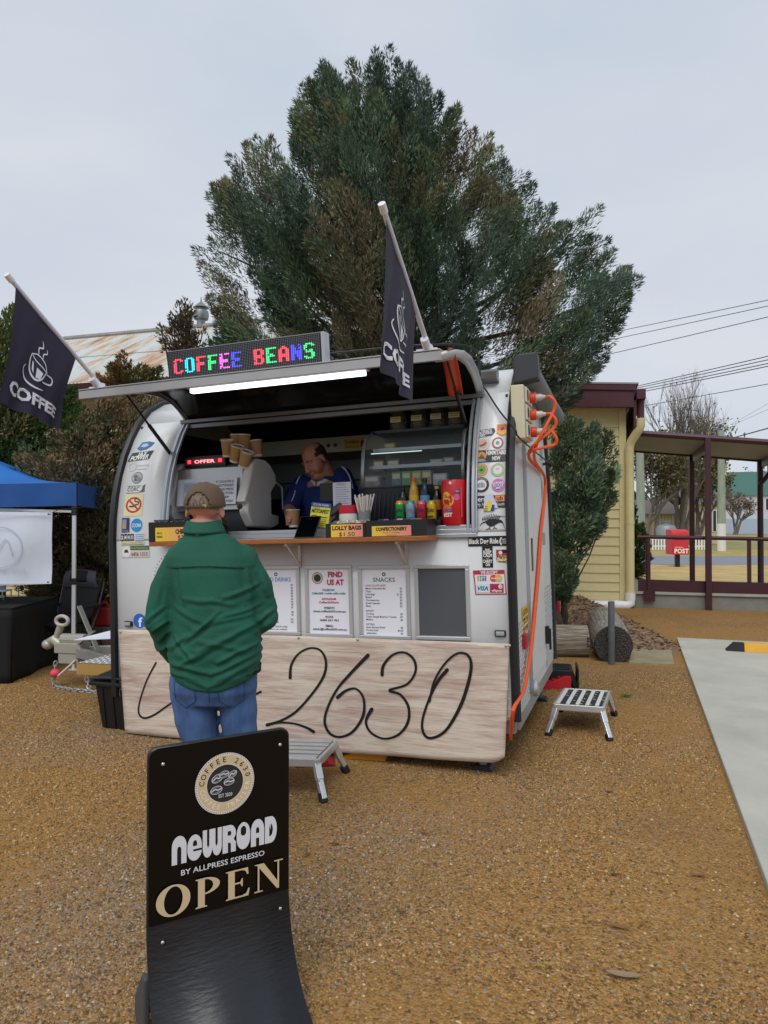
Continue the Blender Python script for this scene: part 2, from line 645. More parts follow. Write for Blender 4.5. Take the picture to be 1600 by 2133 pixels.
def bare_tree(name, label, root, height, seed, spread=0.35, levels=5, leafc=None, nleaf=0, r0=0.16, stems=1, cat='tree', col_bark='#6a625a', group=None, kids=3, leaf_size=0.12):
    rs = random.Random(seed)
    t = thing(name, label, cat, root, group)
    trunk, twigs = MB(), MB()
    tips = []
    def grow(p, d, L, r, lev):
        n = 3
        pts, q, dd = [p], p.copy(), d.copy()
        for i in range(n):
            dd = (dd + V((rs.gauss(0, 0.09), rs.gauss(0, 0.09), rs.gauss(0.04, 0.05)))).normalized()
            q = q + dd * (L / n)
            pts.append(q.copy())
        rad = [r * (1 - 0.45 * i / n) for i in range(n + 1)]
        (trunk if lev == 0 else twigs).tube(pts, rad, 7 if lev == 0 else (4 if lev < 3 else 3), cap=False)
        tips.append((q.copy(), dd.copy()))
        if lev >= levels:
            return
        for k in range(kids + (1 if lev < 2 else 0)):
            tpos = rs.uniform(0.35, 1.0)
            b = pts[0].lerp(pts[-1], tpos) if tpos < 0.99 else pts[-1]
            b = pts[min(n, int(tpos * n))].lerp(pts[min(n, int(tpos * n) + 1)], (tpos * n) % 1)
            ax = V((rs.gauss(0, 1), rs.gauss(0, 1), 0.3)).normalized()
            nd = (dd * (1 - spread) + ax * spread + V((0, 0, 0.12))).normalized()
            grow(b, nd, L * rs.uniform(0.52, 0.78), r * rs.uniform(0.42, 0.6), lev + 1)
    for s in range(stems):
        d = V((rs.gauss(0, 0.12 if stems > 1 else 0.03), rs.gauss(0, 0.12 if stems > 1 else 0.03), 1)).normalized()
        grow(V((rs.gauss(0, 0.1) if stems > 1 else 0, 0, 0)), d, height * 0.42, r0, 0)
    bark = mat(col_bark, 0.9, var=0.25, vscale=5)
    trunk.build('trunk', bark, t, smooth=True)
    o = twigs.build('branches', bark, t, smooth=True, fix=False)
    o['kind'] = 'stuff'
    if nleaf:
        rr = np.random.RandomState(seed)
        idx = rr.randint(len(tips), size=nleaf)
        B = np.array([tips[i][0] for i in idx]) + rr.normal(size=(nleaf, 3)) * 0.18
        Dn = rr.normal(size=(nleaf, 3))
        cc = np.array(leafc)[rr.randint(len(leafc), size=nleaf)] * rr.uniform(0.7, 1.3, size=(nleaf, 1))
        o = blades('leaves', B, Dn, leaf_size * rr.uniform(0.6, 1.3, nleaf), leaf_size * 0.6 * rr.uniform(0.6, 1.2, nleaf), cc, t, seed=seed)
        o['kind'] = 'stuff'
    return t

# ---------------------------------------------------------------- ground
def ground_material():
    m = bpy.data.materials.new('gravel')
    m.use_nodes = True
    nt = m.node_tree; N = nt.nodes; L = nt.links
    p = N['Principled BSDF']
    p.inputs['Roughness'].default_value = 0.9
    p.inputs['Specular IOR Level'].default_value = 0.25
    tc = N.new('ShaderNodeTexCoord')
    vo = N.new('ShaderNodeTexVoronoi'); vo.inputs['Scale'].default_value = 95; vo.inputs['Randomness'].default_value = 1
    L.new(tc.outputs['Object'], vo.inputs['Vector'])
    sep = N.new('ShaderNodeSeparateColor'); L.new(vo.outputs['Color'], sep.inputs['Color'])
    r = N.new('ShaderNodeValToRGB')
    e = r.color_ramp.elements
    e[0].position = 0.0; e[0].color = (*lin('#5a4429'), 1)
    e[1].position = 1.0; e[1].color = (*lin('#c4a475'), 1)
    for pos, c in ((0.12, '#785a33'), (0.4, '#946f3f'), (0.7, '#a37a45'), (0.9, '#b08b57'), (0.95, '#857c70')):
        q = e.new(pos); q.color = (*lin(c), 1)
    L.new(sep.outputs['Red'], r.inputs['Fac'])
    # broad patches: packed ochre fines, greyer and darker drifts
    n1 = N.new('ShaderNodeTexNoise'); n1.inputs['Scale'].default_value = 0.75; n1.inputs['Detail'].default_value = 6; n1.inputs['Roughness'].default_value = 0.62
    L.new(tc.outputs['Object'], n1.inputs['Vector'])
    r1 = N.new('ShaderNodeValToRGB'); r1.color_ramp.elements[0].position = 0.42; r1.color_ramp.elements[1].position = 0.62
    L.new(n1.outputs['Fac'], r1.inputs['Fac'])
    mx = N.new('ShaderNodeMix'); mx.data_type = 'RGBA'
    sc = N.new('ShaderNodeMath'); sc.operation = 'MULTIPLY'; sc.inputs[1].default_value = 0.6
    L.new(r1.outputs['Color'], sc.inputs[0]); L.new(sc.outputs[0], mx.inputs['Factor'])
    L.new(r.outputs['Color'], mx.inputs['A']); mx.inputs['B'].default_value = (*lin('#9b7540'), 1)
    n2 = N.new('ShaderNodeTexNoise'); n2.inputs['Scale'].default_value = 0.55; n2.inputs['Detail'].default_value = 7
    mp = N.new('ShaderNodeMapping'); mp.inputs['Location'].default_value = (7, 3, 0); L.new(tc.outputs['Object'], mp.inputs['Vector']); L.new(mp.outputs['Vector'], n2.inputs['Vector'])
    r2 = N.new('ShaderNodeValToRGB'); r2.color_ramp.elements[0].position = 0.5; r2.color_ramp.elements[1].position = 0.72
    r2.color_ramp.elements[0].color = (1, 1, 1, 1); r2.color_ramp.elements[1].color = (0.68, 0.74, 0.84, 1)
    L.new(n2.outputs['Fac'], r2.inputs['Fac'])
    mu = N.new('ShaderNodeMix'); mu.data_type = 'RGBA'; mu.blend_type = 'MULTIPLY'; mu.inputs['Factor'].default_value = 1
    L.new(mx.outputs['Result'], mu.inputs['A']); L.new(r2.outputs['Color'], mu.inputs['B'])
    L.new(mu.outputs['Result'], p.inputs['Base Color'])
    b = N.new('ShaderNodeBump'); b.inputs['Strength'].default_value = 0.8; b.inputs['Distance'].default_value = 0.008; b.invert = True
    L.new(vo.outputs['Distance'], b.inputs['Height']); L.new(b.outputs['Normal'], p.inputs['Normal'])
    return m

mb = MB()
mb.grid(60, 60, lambda s, t: V((-300 + 600 * s, -40 + 640 * t, 0)))
struct(mb.build('ground', ground_material()))

YAW = R(19.4)                                             # the trailer, pad and path share this heading
e1 = V((math.cos(YAW), -math.sin(YAW), 0)); e2 = V((math.sin(YAW), math.cos(YAW), 0))

def slab(name, pts, z, m, thick=None, bevel=0.0):
    mb = MB()
    mb.prism([(p[0], p[1]) for p in pts], lambda x, y: V((x, y, (z - thick) if thick else z - 0.003)), lambda x, y: V((x, y, z)))
    return struct(mb.build(name, m, bevel=bevel))

# grass, road and verges beyond the building
def grass_mat(a, b):
    return mat(a, 0.95, c2=b, vscale=1.1, bump=0.9, bscale=9, detail=9)
def strip(Y0, Y1, z, m, name, X0=-160, X1=200):
    def q(x, y):
        return (x, y - (x - 10) * 0.02)
    mb = MB()
    mb.grid(40, 4, lambda s, t: V((*q(X0 + (X1 - X0) * s, Y0 + (Y1 - Y0) * t), z)))
    return struct(mb.build(name, m))
strip(16.6, 26.4, 0.004, grass_mat('#a8905a', '#c2a96f'), 'grass_lawn', X0=4.2)
strip(26.4, 33.2, 0.008, mat('#80848d', 0.9, var=0.12, vscale=2.0, bump=0.3, bscale=60), 'road')
strip(33.2, 42.0, 0.004, grass_mat('#8f8a4c', '#b59a5c'), 'grass_verge')
strip(42.0, 400.0, 0.012, grass_mat('#7f8150', '#a5945f'), 'far_paddock')

# concrete parking pad
c0 = gnd(1410, 1333)
pad = [c0 + e2 * -8.2, c0 + e2 * -8.2 + e1 * 5, c0 + e1 * 5, c0]
slab('concrete_pad', pad, 0.035, mat('#b3b1a6', 0.85, var=0.14, vscale=1.6, bump=0.3, bscale=120, detail=9), 0.15, bevel=0.008)
# old slab beside the log, garden bed of bark mulch
s0 = [gnd(1310, 1383), gnd(1405, 1387), gnd(1395, 1345), gnd(1325, 1328)]
slab('stone_path', s0, 0.02, mat('#8f8667', 0.9, var=0.2, vscale=4, bump=0.5, bscale=50), 0.06)
bed = MB()
bx0, bx1, by0, by1 = 2.4, 3.75, 8.7, 13.6
def bedf(s, t):
    x = bx0 + (bx1 - bx0) * s; y = by0 + (by1 - by0) * t
    k = min(s, 1 - s, t * 0.8, 1 - t + 0.15)
    return V((x + (y - 8.7) * 0.06, y, 0.004 + 0.30 * min(1, max(0, k) * 3.2) * (0.75 + 0.35 * noise.noise(V((x * 2, y * 2, 0)))) + 0.02 * noise.noise(V((x * 9, y * 9, 2)))))
bed.grid(40, 60, bedf)
struct(bed.build('mulch_bed', mat('#5b4232', 0.95, c2='#a08465', vscale=24, bump=1.0, bscale=60, detail=8), smooth=True))

# ---- loose stones on the yard near the camera
def pebbles(n, seed, y0, y1, smin, smax, name, xlim=None):
    rs = np.random.RandomState(seed)
    y = y0 + (y1 - y0) * rs.rand(n) ** 0.85
    x = (rs.rand(n) * 2 - 1) * (0.56 * y + 0.2)
    edge = c0.x - (c0.y - y) * math.tan(YAW)
    pn = np.sin(x * 1.9 + 1.3 * np.sin(y * 1.1)) * np.sin(y * 1.5 + 1.7 * np.sin(x * .8 + 2)) + .5 * np.sin(x * 4.3 + y * 2.1) * np.sin(y * 3.7 - x * 1.6)
    keep = (x < edge - 0.02) & (rs.rand(n) < np.clip(.62 + .55 * pn, .10, 1))
    gy = np.clip(.10 + .75 * np.sin(x * 1.3 - y * .9 + 2.2) * np.sin(y * 1.2 + .7), 0, 1)[keep] * .75
    x, y = x[keep], y[keep]
    n = len(x)
    s = smin * (smax / smin) ** (rs.rand(n) ** 1.8)
    base = np.array([(1, 0, 0), (0, 0.9, 0), (-0.95, 0.1, 0), (0.1, -0.9, 0), (0.15, 0.1, 0.8)])
    v = base[None] * s[:, None, None] * rs.uniform(0.65, 1.3, size=(n, 5, 1))
    a = rs.rand(n) * 2 * math.pi
    ca, sa = np.cos(a), np.sin(a)
    vx = v[:, :, 0] * ca[:, None] - v[:, :, 1] * sa[:, None] + x[:, None]
    vy = v[:, :, 0] * sa[:, None] + v[:, :, 1] * ca[:, None] + y[:, None]
    vz = v[:, :, 2] + 0.0005
    tri = np.array([(0, 1, 4), (1, 2, 4), (2, 3, 4), (3, 0, 4)])
    idx = (tri[None] + (np.arange(n) * 5)[:, None, None]).ravel().astype(np.int32)
    me = bpy.data.meshes.new(name)
    me.vertices.add(n * 5); me.loops.add(len(idx)); me.polygons.add(n * 4)
    me.vertices.foreach_set('co', np.stack([vx, vy, vz], 2).ravel())
    me.loops.foreach_set('vertex_index', idx)
    me.polygons.foreach_set('loop_start', np.arange(0, len(idx), 3, dtype=np.int32))
    me.update(calc_edges=True)
    pal = np.array([lin(c) for c in ('#745732', '#9b7645', '#a9834f', '#b59160', '#a27841', '#634d30', '#c7ad84', '#857f74', '#504d48')])
    pr = np.array([.17, .2, .18, .1, .16, .09, .03, .05, .02])
    c = pal[rs.choice(len(pal), n, p=pr)] * rs.uniform(0.75, 1.15, size=(n, 1))
    g_ = c.mean(1, keepdims=True) * np.array([[1.06, 1.0, .92]])
    c = c * (1 - gy[:, None]) + g_ * gy[:, None]
    cc = np.ones((n, 5, 4)); cc[:, :, :3] = c[:, None]
    at_ = me.attributes.new('tint', 'FLOAT_COLOR', 'POINT')
    at_.data.foreach_set('color', cc.ravel().astype(np.float32))
    me.materials.append(attr_mat(0.85))
    o = link(name, me)
    o['kind'] = 'stuff'
    o['label'] = 'ochre brown crushed gravel covering the yard'
    o['category'] = 'gravel'
    return o
pebbles(420000, 3, 1.9, 7.6, 0.0026, 0.0098, 'gravel')

# ---------------------------------------------------------------- weatherboard building on the right
BY = R(15.5)
b1 = V((math.cos(BY), -math.sin(BY), 0)); b2 = V((math.sin(BY), math.cos(BY), 0))
bc = gnd(1306, 1265)                                       # near right corner on the ground
BM = Matrix((b1, b2, V((0, 0, 1)))).transposed().to_4x4(); BM.translation = bc
cream = mat('#d6c996', 0.6, var=0.08, vscale=2.5, bump=0.15, bscale=15)
maroon = mat('#4b1f2b', 0.5, var=0.12, vscale=4)
bld = thing('weatherboard_building', 'cream weatherboard building with maroon fascia beside the ramp', 'building', BM)
LEN = 7.0
EAVE = 3.95
wall = MB().box2((-LEN, 0.03, 0), (0, 6, EAVE)).build('wall', cream, bld)
nb = 22
pitch = 0.172
bm_ = MB()
bm_.prism([(0, 0), (-0.028, 0.0), (-0.006, pitch + 0.012), (0, pitch + 0.012)], lambda a, b: V((-LEN, a, b)), lambda a, b: V((-0.12, a, b)))
board_me = bm_.mesh('board'); board_me.materials.append(cream)
for i in range(nb):
    o = link('board', board_me, wall)
    o.location = (0, 0.028, 0.12 + i * pitch)
MB().box2((-0.125, -0.015, 0.05), (0.0, 0.05, EAVE)).build('corner_stop', cream, wall, bevel=0.004)
# raking fascia and eaves
fa = MB()
fa.prism([(-3.6, 4.28), (0.12, 4.02), (0.12, 3.70), (-3.6, 3.88)], lambda a, b: V((a, -0.34, b)), lambda a, b: V((a, -0.31, b)))
fa.prism([(-3.6, 4.38), (0.16, 4.12), (0.16, 4.00), (-3.6, 4.26)], lambda a, b: V((a, -0.37, b)), lambda a, b: V((a, -0.34, b)))
fa.build('fascia', maroon, bld, bevel=0.004)
rf = MB()
rf.prism([(-LEN - 0.3, 4.62), (0.2, 4.14), (0.2, 4.11), (-LEN - 0.3, 4.59)], lambda a, b: V((a, -0.38, b)), lambda a, b: V((a, 6.4, b)))
rf.build('roof', mat('#8f9090', 0.5, 0.3, var=0.1), bld)
so = MB()
so.prism([(-LEN, 4.12), (0.1, 3.78), (0.1, 3.74), (-LEN, 4.08)], lambda a, b: V((a, -0.31, b)), lambda a, b: V((a, 0.03, b)))
so.build('soffit', maroon, bld)
gt = MB()
gt.box2((0.16, -0.42, 3.83), (0.32, 6.2, 4.02))
gt.build('gutter', maroon, bld, bevel=0.01)
MB().box2((0.12, -0.3, 3.35), (0.16, 6.0, 3.83)).build('eave_lining', maroon, bld)
dp = MB()
dp.tube([(0.24, -0.25, 3.84), (0.24, -0.25, 3.45)], 0.065, 14)
dp.build('rainwater_outlet', maroon, bld, smooth=True)
dp = MB()
dp.tube([(0.24, -0.25, 3.50), (0.24, -0.25, 3.36), (0.20, -0.21, 3.28), (0.085, -0.1, 3.10), (0.055, -0.075, 3.0), (0.055, -0.075, 2.2), (0.055, -0.075, 0.16)], 0.08, 16)
dp.tube([(0.055, -0.075, 1.62), (0.055, -0.075, 1.56)], 0.087, 16)
dp.build('downpipe', cream, bld, smooth=True)
pv = MB()
pv.tube([(0.055, -0.10, 0.12), (0.055, -0.10, 0.10), (0.055, -0.12, 0.02), (0.0, -0.13, -0.02), (-0.1, -0.14, -0.02), (-0.62, -0.2, -0.02), (-0.70, -0.21, -0.04), (-0.74, -0.22, -0.12), (-0.74, -0.22, -0.28)], 0.085, 16)
pv.tube([(0.055, -0.10, 0.20), (0.055, -0.10, 0.08)], 0.093, 16)
pv.tube([(-0.22, -0.15, -0.02), (-0.16, -0.145, -0.02)], 0.093, 16)
pv_o = pv.build('drain_elbow', mat('#e4e6e4', 0.35), bld, smooth=True)
pv_o.location = (0, 0, 0.07)

# ---------------------------------------------------------------- veranda and ramp
vm = thing('ramp_veranda', 'maroon posted veranda roof over a concrete access ramp', 'veranda', BM)
mpost = mat('#3f1820', 0.45, var=0.15, vscale=5)
def bloc(px, py, w):
    """Pixel to the building's frame on the plane y = w."""
    inv = BM.inverted()
    o = inv @ CAM; d = (inv.to_3x3() @ ray(px, py))
    return o + d * ((w - o.y) / d.y)
pf = bloc(1474, 1100, 0.0)
pz = lambda px, py, w: bloc(px, py, w)
W0, W1 = 0.0, 2.75
lf = MB()
ra, rb = bloc(1327, 902, W0), bloc(1640, 924, W0)
rc, rd = bloc(1322, 945, W1), bloc(1640, 980, W1)
zf0, zf1 = ra.z, rb.z
slope = (rb.z - ra.z) / (rb.x - ra.x)
xe = 6.0
roofz = lambda x: ra.z + (x - ra.x) * slope
lf.prism([(0.17, roofz(0.17) - 0.02), (xe, roofz(xe) - 0.02), (xe, roofz(xe) - 0.05), (0.17, roofz(0.17) - 0.05)], lambda a, b: V((a, W0 + 0.02, b)), lambda a, b: V((a, W1, b)))
lf.build('ceiling', mat('#8f8d86', 0.7, var=0.08, vscale=1.5), vm)
ed = MB()
ed.tube([(0.17, W0, roofz(0.17)), (xe, W0, roofz(xe))], 0.055, 8)
ed.build('front_gutter', mpost, vm, smooth=True)
MB().bar((0.17, W1 + 0.02, roofz(0.17) - 0.04), (xe, W1 + 0.02, roofz(xe) - 0.04), 0.04, 0.10).build('back_beam', mpost, vm)
cg = MB()
n = 70
cg.grid(n * 4, 1, lambda s, t: V((0.17 + (xe - 0.17) * s, W0 + (W1 - W0) * t, roofz(0.17 + (xe - 0.17) * s) + 0.03 + 0.012 * math.sin(s * n * 2 * math.pi))))
cg.build('roof_sheet', mat('#7d4b50', 0.5, 0.2), vm, smooth='all')
for px in (1474, 1640):
    q = bloc(px, 1100, W0)
    MB().box2((q.x - 0.05, W0 - 0.12, -0.02), (q.x + 0.05, W0 - 0.03, roofz(q.x))).build('post', mpost, vm, bevel=0.005)
    q2 = bloc(px - 33 if px == 1474 else px - 57, 1100, W1)
    MB().box2((q2.x - 0.05, W1 - 0.1, 0.3), (q2.x + 0.05, W1, roofz(q2.x) - 0.05)).build('post', mpost, vm, bevel=0.005)
    MB().bar((q.x + 0.03, W0 + 0.12, roofz(q.x) - 0.12), (q2.x + 0.03, W1 - 0.04, roofz(q2.x) - 0.14), 0.05, 0.16).build('rafter', mpost, vm)
zr = bloc(1400, 1121, W0 + 0.1).z
rail = MB().tube([(0.2, W0 + 0.1, zr + 0.02), (2.0, W0 + 0.1, zr), (xe, W0 + 0.1, zr - 0.10)], 0.035, 10).build('handrail', mpost, vm, smooth=True)
for px, h0 in ((1349, 0.25), (1352, -1), (1561, 0.35)):
    q = bloc(px, 1150, W0 + 0.1 if h0 > 0 else W0 - 0.02)
    if h0 > 0:
        MB().box2((q.x - 0.03, W0 + 0.085, h0), (q.x + 0.03, W0 + 0.145, zr)).build('baluster', mpost, vm)
    else:
        MB().box2((q.x - 0.025, W0 - 0.04, 0.22), (q.x + 0.025, W0 + 0.01, zr)).box2((q.x - 0.10, W0 - 0.05, 0.13), (q.x + 0.10, W0 - 0.03, 0.33)).build('rail_bracket', mpost, vm)
q = bloc(1580, 1000, W1 - 0.2)
MB().tube([(q.x + 0.22, W1 - 0.2, roofz(q.x) - 0.1), (q.x + 0.22, W1 - 0.2, roofz(q.x) - 0.35), (q.x + 0.03, W1 - 0.2, roofz(q.x) - 0.6), (q.x + 0.02, W1 - 0.2, 0.3)], 0.05, 10).build('downpipe', mpost, vm, smooth=True)
zk0, zk1 = bloc(1400, 1232, W0 + 0.02).z, bloc(1400, 1208, W0 + 0.02).z
MB().bar((0.2, W0 + 0.03, (zk0 + zk1) / 2), (xe, W0 + 0.03, (zk0 + zk1) / 2 - 0.06), 0.03, zk1 - zk0).build('kick_board', mpost, vm)
MB().box2((0.1, W0 + 0.04, -0.1), (xe, W1 + 0.15, zk0 - 0.03)).build('ramp_base', mat('#7f8078', 0.9, var=0.2, vscale=2, bump=0.4, bscale=25), vm)
MB().box2((0.1, W0 + 0.0, zk0 - 0.06), (xe, W1 + 0.12, zk0 - 0.012)).build('ramp_edge', mat('#a3a39a', 0.9, var=0.12, vscale=3), vm)

# ---------------------------------------------------------------- old hall with a rusty roof, left
HY = R(17)
h1 = V((math.cos(HY), -math.sin(HY), 0)); h2 = V((math.sin(HY), math.cos(HY), 0))
he = at(140, 803, 12.5)
HM = Matrix((h1, h2, V((0, 0, 1)))).transposed().to_4x4(); HM.translation = V((he.x, he.y, 0))
hall = thing('old_hall', 'old cream hall under a rust streaked corrugated iron roof', 'building', HM)
hz = he.z
HL, RUN, RISE = 6.0, 3.0, 1.74
def rusty():
    m = bpy.data.materials.new('rusty_iron')
    m.use_nodes = True
    nt = m.node_tree; N = nt.nodes; L = nt.links
    p = N['Principled BSDF']; p.inputs['Roughness'].default_value = 0.6; p.inputs['Metallic'].default_value = 0.1
    tc = N.new('ShaderNodeTexCoord'); mp = N.new('ShaderNodeMapping'); mp.inputs['Scale'].default_value = (2.6, 0.5, 0.5)
    L.new(tc.outputs['Object'], mp.inputs['Vector'])
    n = N.new('ShaderNodeTexNoise'); n.inputs['Scale'].default_value = 1.3; n.inputs['Detail'].default_value = 9; n.inputs['Roughness'].default_value = 0.66
    L.new(mp.outputs['Vector'], n.inputs['Vector'])
    r = N.new('ShaderNodeValToRGB'); e = r.color_ramp.elements
    e[0].position = 0.48; e[0].color = (*lin('#c3cac9'), 1)
    e[1].position = 0.72; e[1].color = (*lin('#8c5a34'), 1)
    q = e.new(0.58); q.color = (*lin('#bfa283'), 1)
    L.new(n.outputs['Fac'], r.inputs['Fac']); L.new(r.outputs['Color'], p.inputs['Base Color'])
    return m
ru = rusty()
HX = -2.7
ncor = int((HL - HX) / 0.076)
for k in range(2):                                         # two courses of sheets, the upper lapping the lower
    t0, t1 = (0.0, 0.53) if k == 0 else (0.50, 1.0)
    rs_ = MB()
    rs_.grid(ncor * 4, 1, lambda s, t: V((HX + (HL - HX) * s, -0.15 + (RUN + 0.15) * (t0 + (t1 - t0) * t), hz + RISE * (t0 + (t1 - t0) * t) + 0.012 * k + 0.009 * math.sin(s * ncor * 2 * math.pi))))
    rs_.build('roof_sheeting', ru, hall, smooth='all')
MB().grid(4, 1, lambda s, t: V((HX + (HL - HX) * s, RUN + 3 * t, hz + RISE - RISE * t))).build('roof_back', ru, hall)
rg = MB()
rg.tube([(HX, RUN, hz + RISE + 0.02), (HL, RUN, hz + RISE + 0.02)], 0.07, 8)
rg.build('ridge_cap', mat('#8e8c86', 0.6, 0.3, var=0.2), hall, smooth=True)
MB().box2((HX, -0.2, hz - 0.16), (HL, -0.15, hz - 0.02)).build('fascia', maroon, hall)
hw = MB().box2((HX + 0.1, 0.25, 0), (HL, 5.6, hz - 0.05)).build('wall', cream, hall)
bm_ = MB()
bm_.prism([(0, 0), (-0.028, 0.0), (-0.006, pitch + 0.012), (0, pitch + 0.012)], lambda a, b: V((HX + 0.1, a, b)), lambda a, b: V((HL, a, b)))
hb_me = bm_.mesh('board'); hb_me.materials.append(cream)
for i in range(21):
    o = link('board', hb_me, hw); o.location = (0, 0.248, 0.25 + i * pitch)
gx = (hall.matrix_basis.inverted() @ at(423, 660, 15.2)).x
vt = MB()
vt.lathe([(0.09, 0), (0.09, 0.16), (0.15, 0.18), (0.17, 0.26), (0.15, 0.36), (0.09, 0.38), (0.09, 0.42), (0.17, 0.43), (0.02, 0.56), (0.008, 0.66)], 14, (gx, RUN, hz + RISE))
vt.build('roof_vent', mat('#8b8f92', 0.4, 0.7), hall, smooth=True)

# ---------------------------------------------------------------- trees and shrubs near the trailer
G1, G2, OL, BR, BL = (.074, .125, .078), (.104, .16, .088), (.165, .165, .088), (.16, .135, .082), (.092, .143, .114)
TY = 10.6
big = outl([(a, b + max(0, 430 - b) * .15) for a, b in [(470, 745), (490, 690), (448, 640), (432, 570), (462, 480), (463, 398), (512, 400), (516, 320), (555, 345), (622, 300), (628, 205), (662, 180), (700, 142), (742, 190),
            (778, 150), (800, 122), (868, 132), (885, 190), (935, 240), (940, 290), (990, 300), (1012, 352), (1060, 390), (1100, 420), (1110, 470), (1150, 470), (1160, 500), (1225, 480),
            (1250, 560), (1300, 545), (1312, 600), (1280, 650), (1262, 705), (1232, 760), (1225, 830), (1180, 850), (1100, 860), (600, 860)]], TY)
conifer('cypress_tree', 'tall dark green cypress towering behind the white coffee trailer', big, TY, 2.3, 820, 430,
        [(BL, .16), (G1, .32), (G2, .26), (OL, .18), (BR, .08)], (at(850, 900, TY).x, TY, 0), seed=11, jag=True, limbs=70, plume=(0.5, 1.15), blade=(0.07, 0.0135), spread=0.2)
sh = outl([(1150, 900), (1165, 870), (1185, 865), (1210, 890), (1228, 880), (1245, 905), (1265, 900), (1278, 960), (1283, 1010), (1268, 1050), (1275, 1075), (1240, 1110), (1200, 1165), (1170, 1150), (1140, 1100)], 9.3)
conifer('juniper_shrub', 'bushy dark green juniper against the cream weatherboards beside the trailer', sh, 9.3, 0.55, 110, 240, [(G1, .4), (G2, .35), (OL, .25)],
        (at(1190, 1000, 9.3).x - 0.15, 9.3, 0), plume=(0.25, 0.5), blade=(0.055, 0.016), seed=5, limbs=18, cat='shrub', trunk_r=0.06)
sh = outl([(1150, 1150), (1175, 1140), (1197, 1165), (1205, 1200), (1195, 1235), (1172, 1253), (1145, 1250), (1130, 1200)], 8.9)
conifer('low_shrub', 'small rounded grey green shrub low beside the trailer rear', sh, 8.9, 0.25, 45, 220, [(OL, .5), (G2, .5)],
        (at(1168, 1200, 8.9).x, 8.9, 0), plume=(0.14, 0.26), blade=(0.035, 0.012), seed=6, limbs=8, cat='shrub', trunk_r=0.04)
D1, D2, D3, D4 = (.115, .108, .058), (.17, .14, .075), (.23, .165, .085), (.088, .11, .055)
hg = outl([(40, 980), (70, 930), (110, 905), (150, 915), (175, 890), (215, 850), (240, 815), (270, 815), (290, 830), (330, 815), (350, 830), (380, 880), (380, 1330), (60, 1330), (50, 1200), (35, 1100)], 9.4)
conifer('brown_cypress', 'browning olive cypress with bare twigs standing behind the gazebo and drawbar', hg, 9.4, 1.0, 420, 260,
        [(D1, .3), (D2, .28), (D3, .16), (D4, .26)], (at(200, 1000, 9.4).x, 9.4, 0), plume=(0.35, 0.75), blade=(0.055, 0.017), seed=8, limbs=90, up=0.6, trunk_r=0.13)
gn = outl([(-120, 700), (-40, 640), (25, 648), (60, 700), (95, 760), (140, 790), (165, 830), (180, 870), (160, 920), (120, 940), (60, 1000), (-120, 1060)], 11.0)
conifer('green_conifer', 'bright mossy green conifer at the far left behind the flag', gn, 11.0, 1.3, 230, 220,
        [((.07, .13, .035), .5), ((.11, .15, .04), .3), ((.16, .15, .045), .2)], (at(-20, 900, 11).x, 11.0, 0), seed=9, limbs=15, blade=(0.075, 0.024))
bt = outl([(345, 735), (332, 700), (340, 668), (358, 655), (372, 632), (385, 626), (400, 640), (402, 668), (425, 685), (438, 705), (420, 728), (395, 738)], 10.2)
conifer('dry_sapling', 'sparse dry brown treetop in front of the rusty roof', bt, 10.2, 0.3, 36, 80, [((.16, .12, .08), .55), ((.12, .10, .06), .45)],
        (at(385, 700, 10.2).x, 10.2, 0), plume=(0.22, 0.42), blade=(0.055, 0.022), seed=10, limbs=36, trunk_r=0.045, spread=0.35)
bt = outl([(195, 790), (222, 775), (245, 745), (262, 742), (275, 765), (305, 760), (330, 755), (335, 800), (250, 830), (200, 820)], 10.0)
conifer('rusty_cypress', 'orange tipped cypress top poking up between the flag and the lit sign', bt, 10.0, 0.3, 50, 150, [((.17, .10, .03), .5), ((.13, .10, .03), .3), (D4, .2)],
        (at(265, 800, 10).x, 10.0, 0), plume=(0.2, 0.4), blade=(0.05, 0.018), seed=12, limbs=16, trunk_r=0.05)
# ---------------------------------------------------------------- across the road
g = gnd(1411, 1181)
pb = thing('post_box', 'red street posting box on a black post across the lawn', 'post box', g)
MB().box2((-0.07, -0.07, 0), (0.07, 0.07, 0.55)).build('post', mat('#15171a', 0.5), pb)
body = MB()
prof = [(-0.30, 0.42), (0.30, 0.42), (0.30, 1.22), (0.26, 1.30), (0.16, 1.34), (-0.30, 1.34)]
body.prism([(-0.30, 0.45), (-0.30, 1.16), (-0.26, 1.25), (-0.16, 1.31), (0.0, 1.33), (0.3, 1.33), (0.3, 0.45)], lambda a, b: V((-0.29, a, b)), lambda a, b: V((0.29, a, b)))
redbox = mat('#c8232c', 0.4)
bo = body.build('box', redbox, pb, bevel=0.03, smooth=True)
MB().box2((-0.24, -0.315, 0.98), (0.24, -0.30, 1.04)).build('slot', mat('#5a1216', 0.4), pb)
pr = Print()
pr.text('POST', 0.03, 0.50, 0.22, '#f4f4f4', bold=0.03, width=0.50)
pr.text('AUSTRALIA', -0.06, 0.68, 0.07, '#f4f4f4', width=0.3)
pr.build('lettering', pb, plane_map((0, -0.30, 0), (1, 0, 0), (0, 0, 1), (0, -1, 0), 0.006))

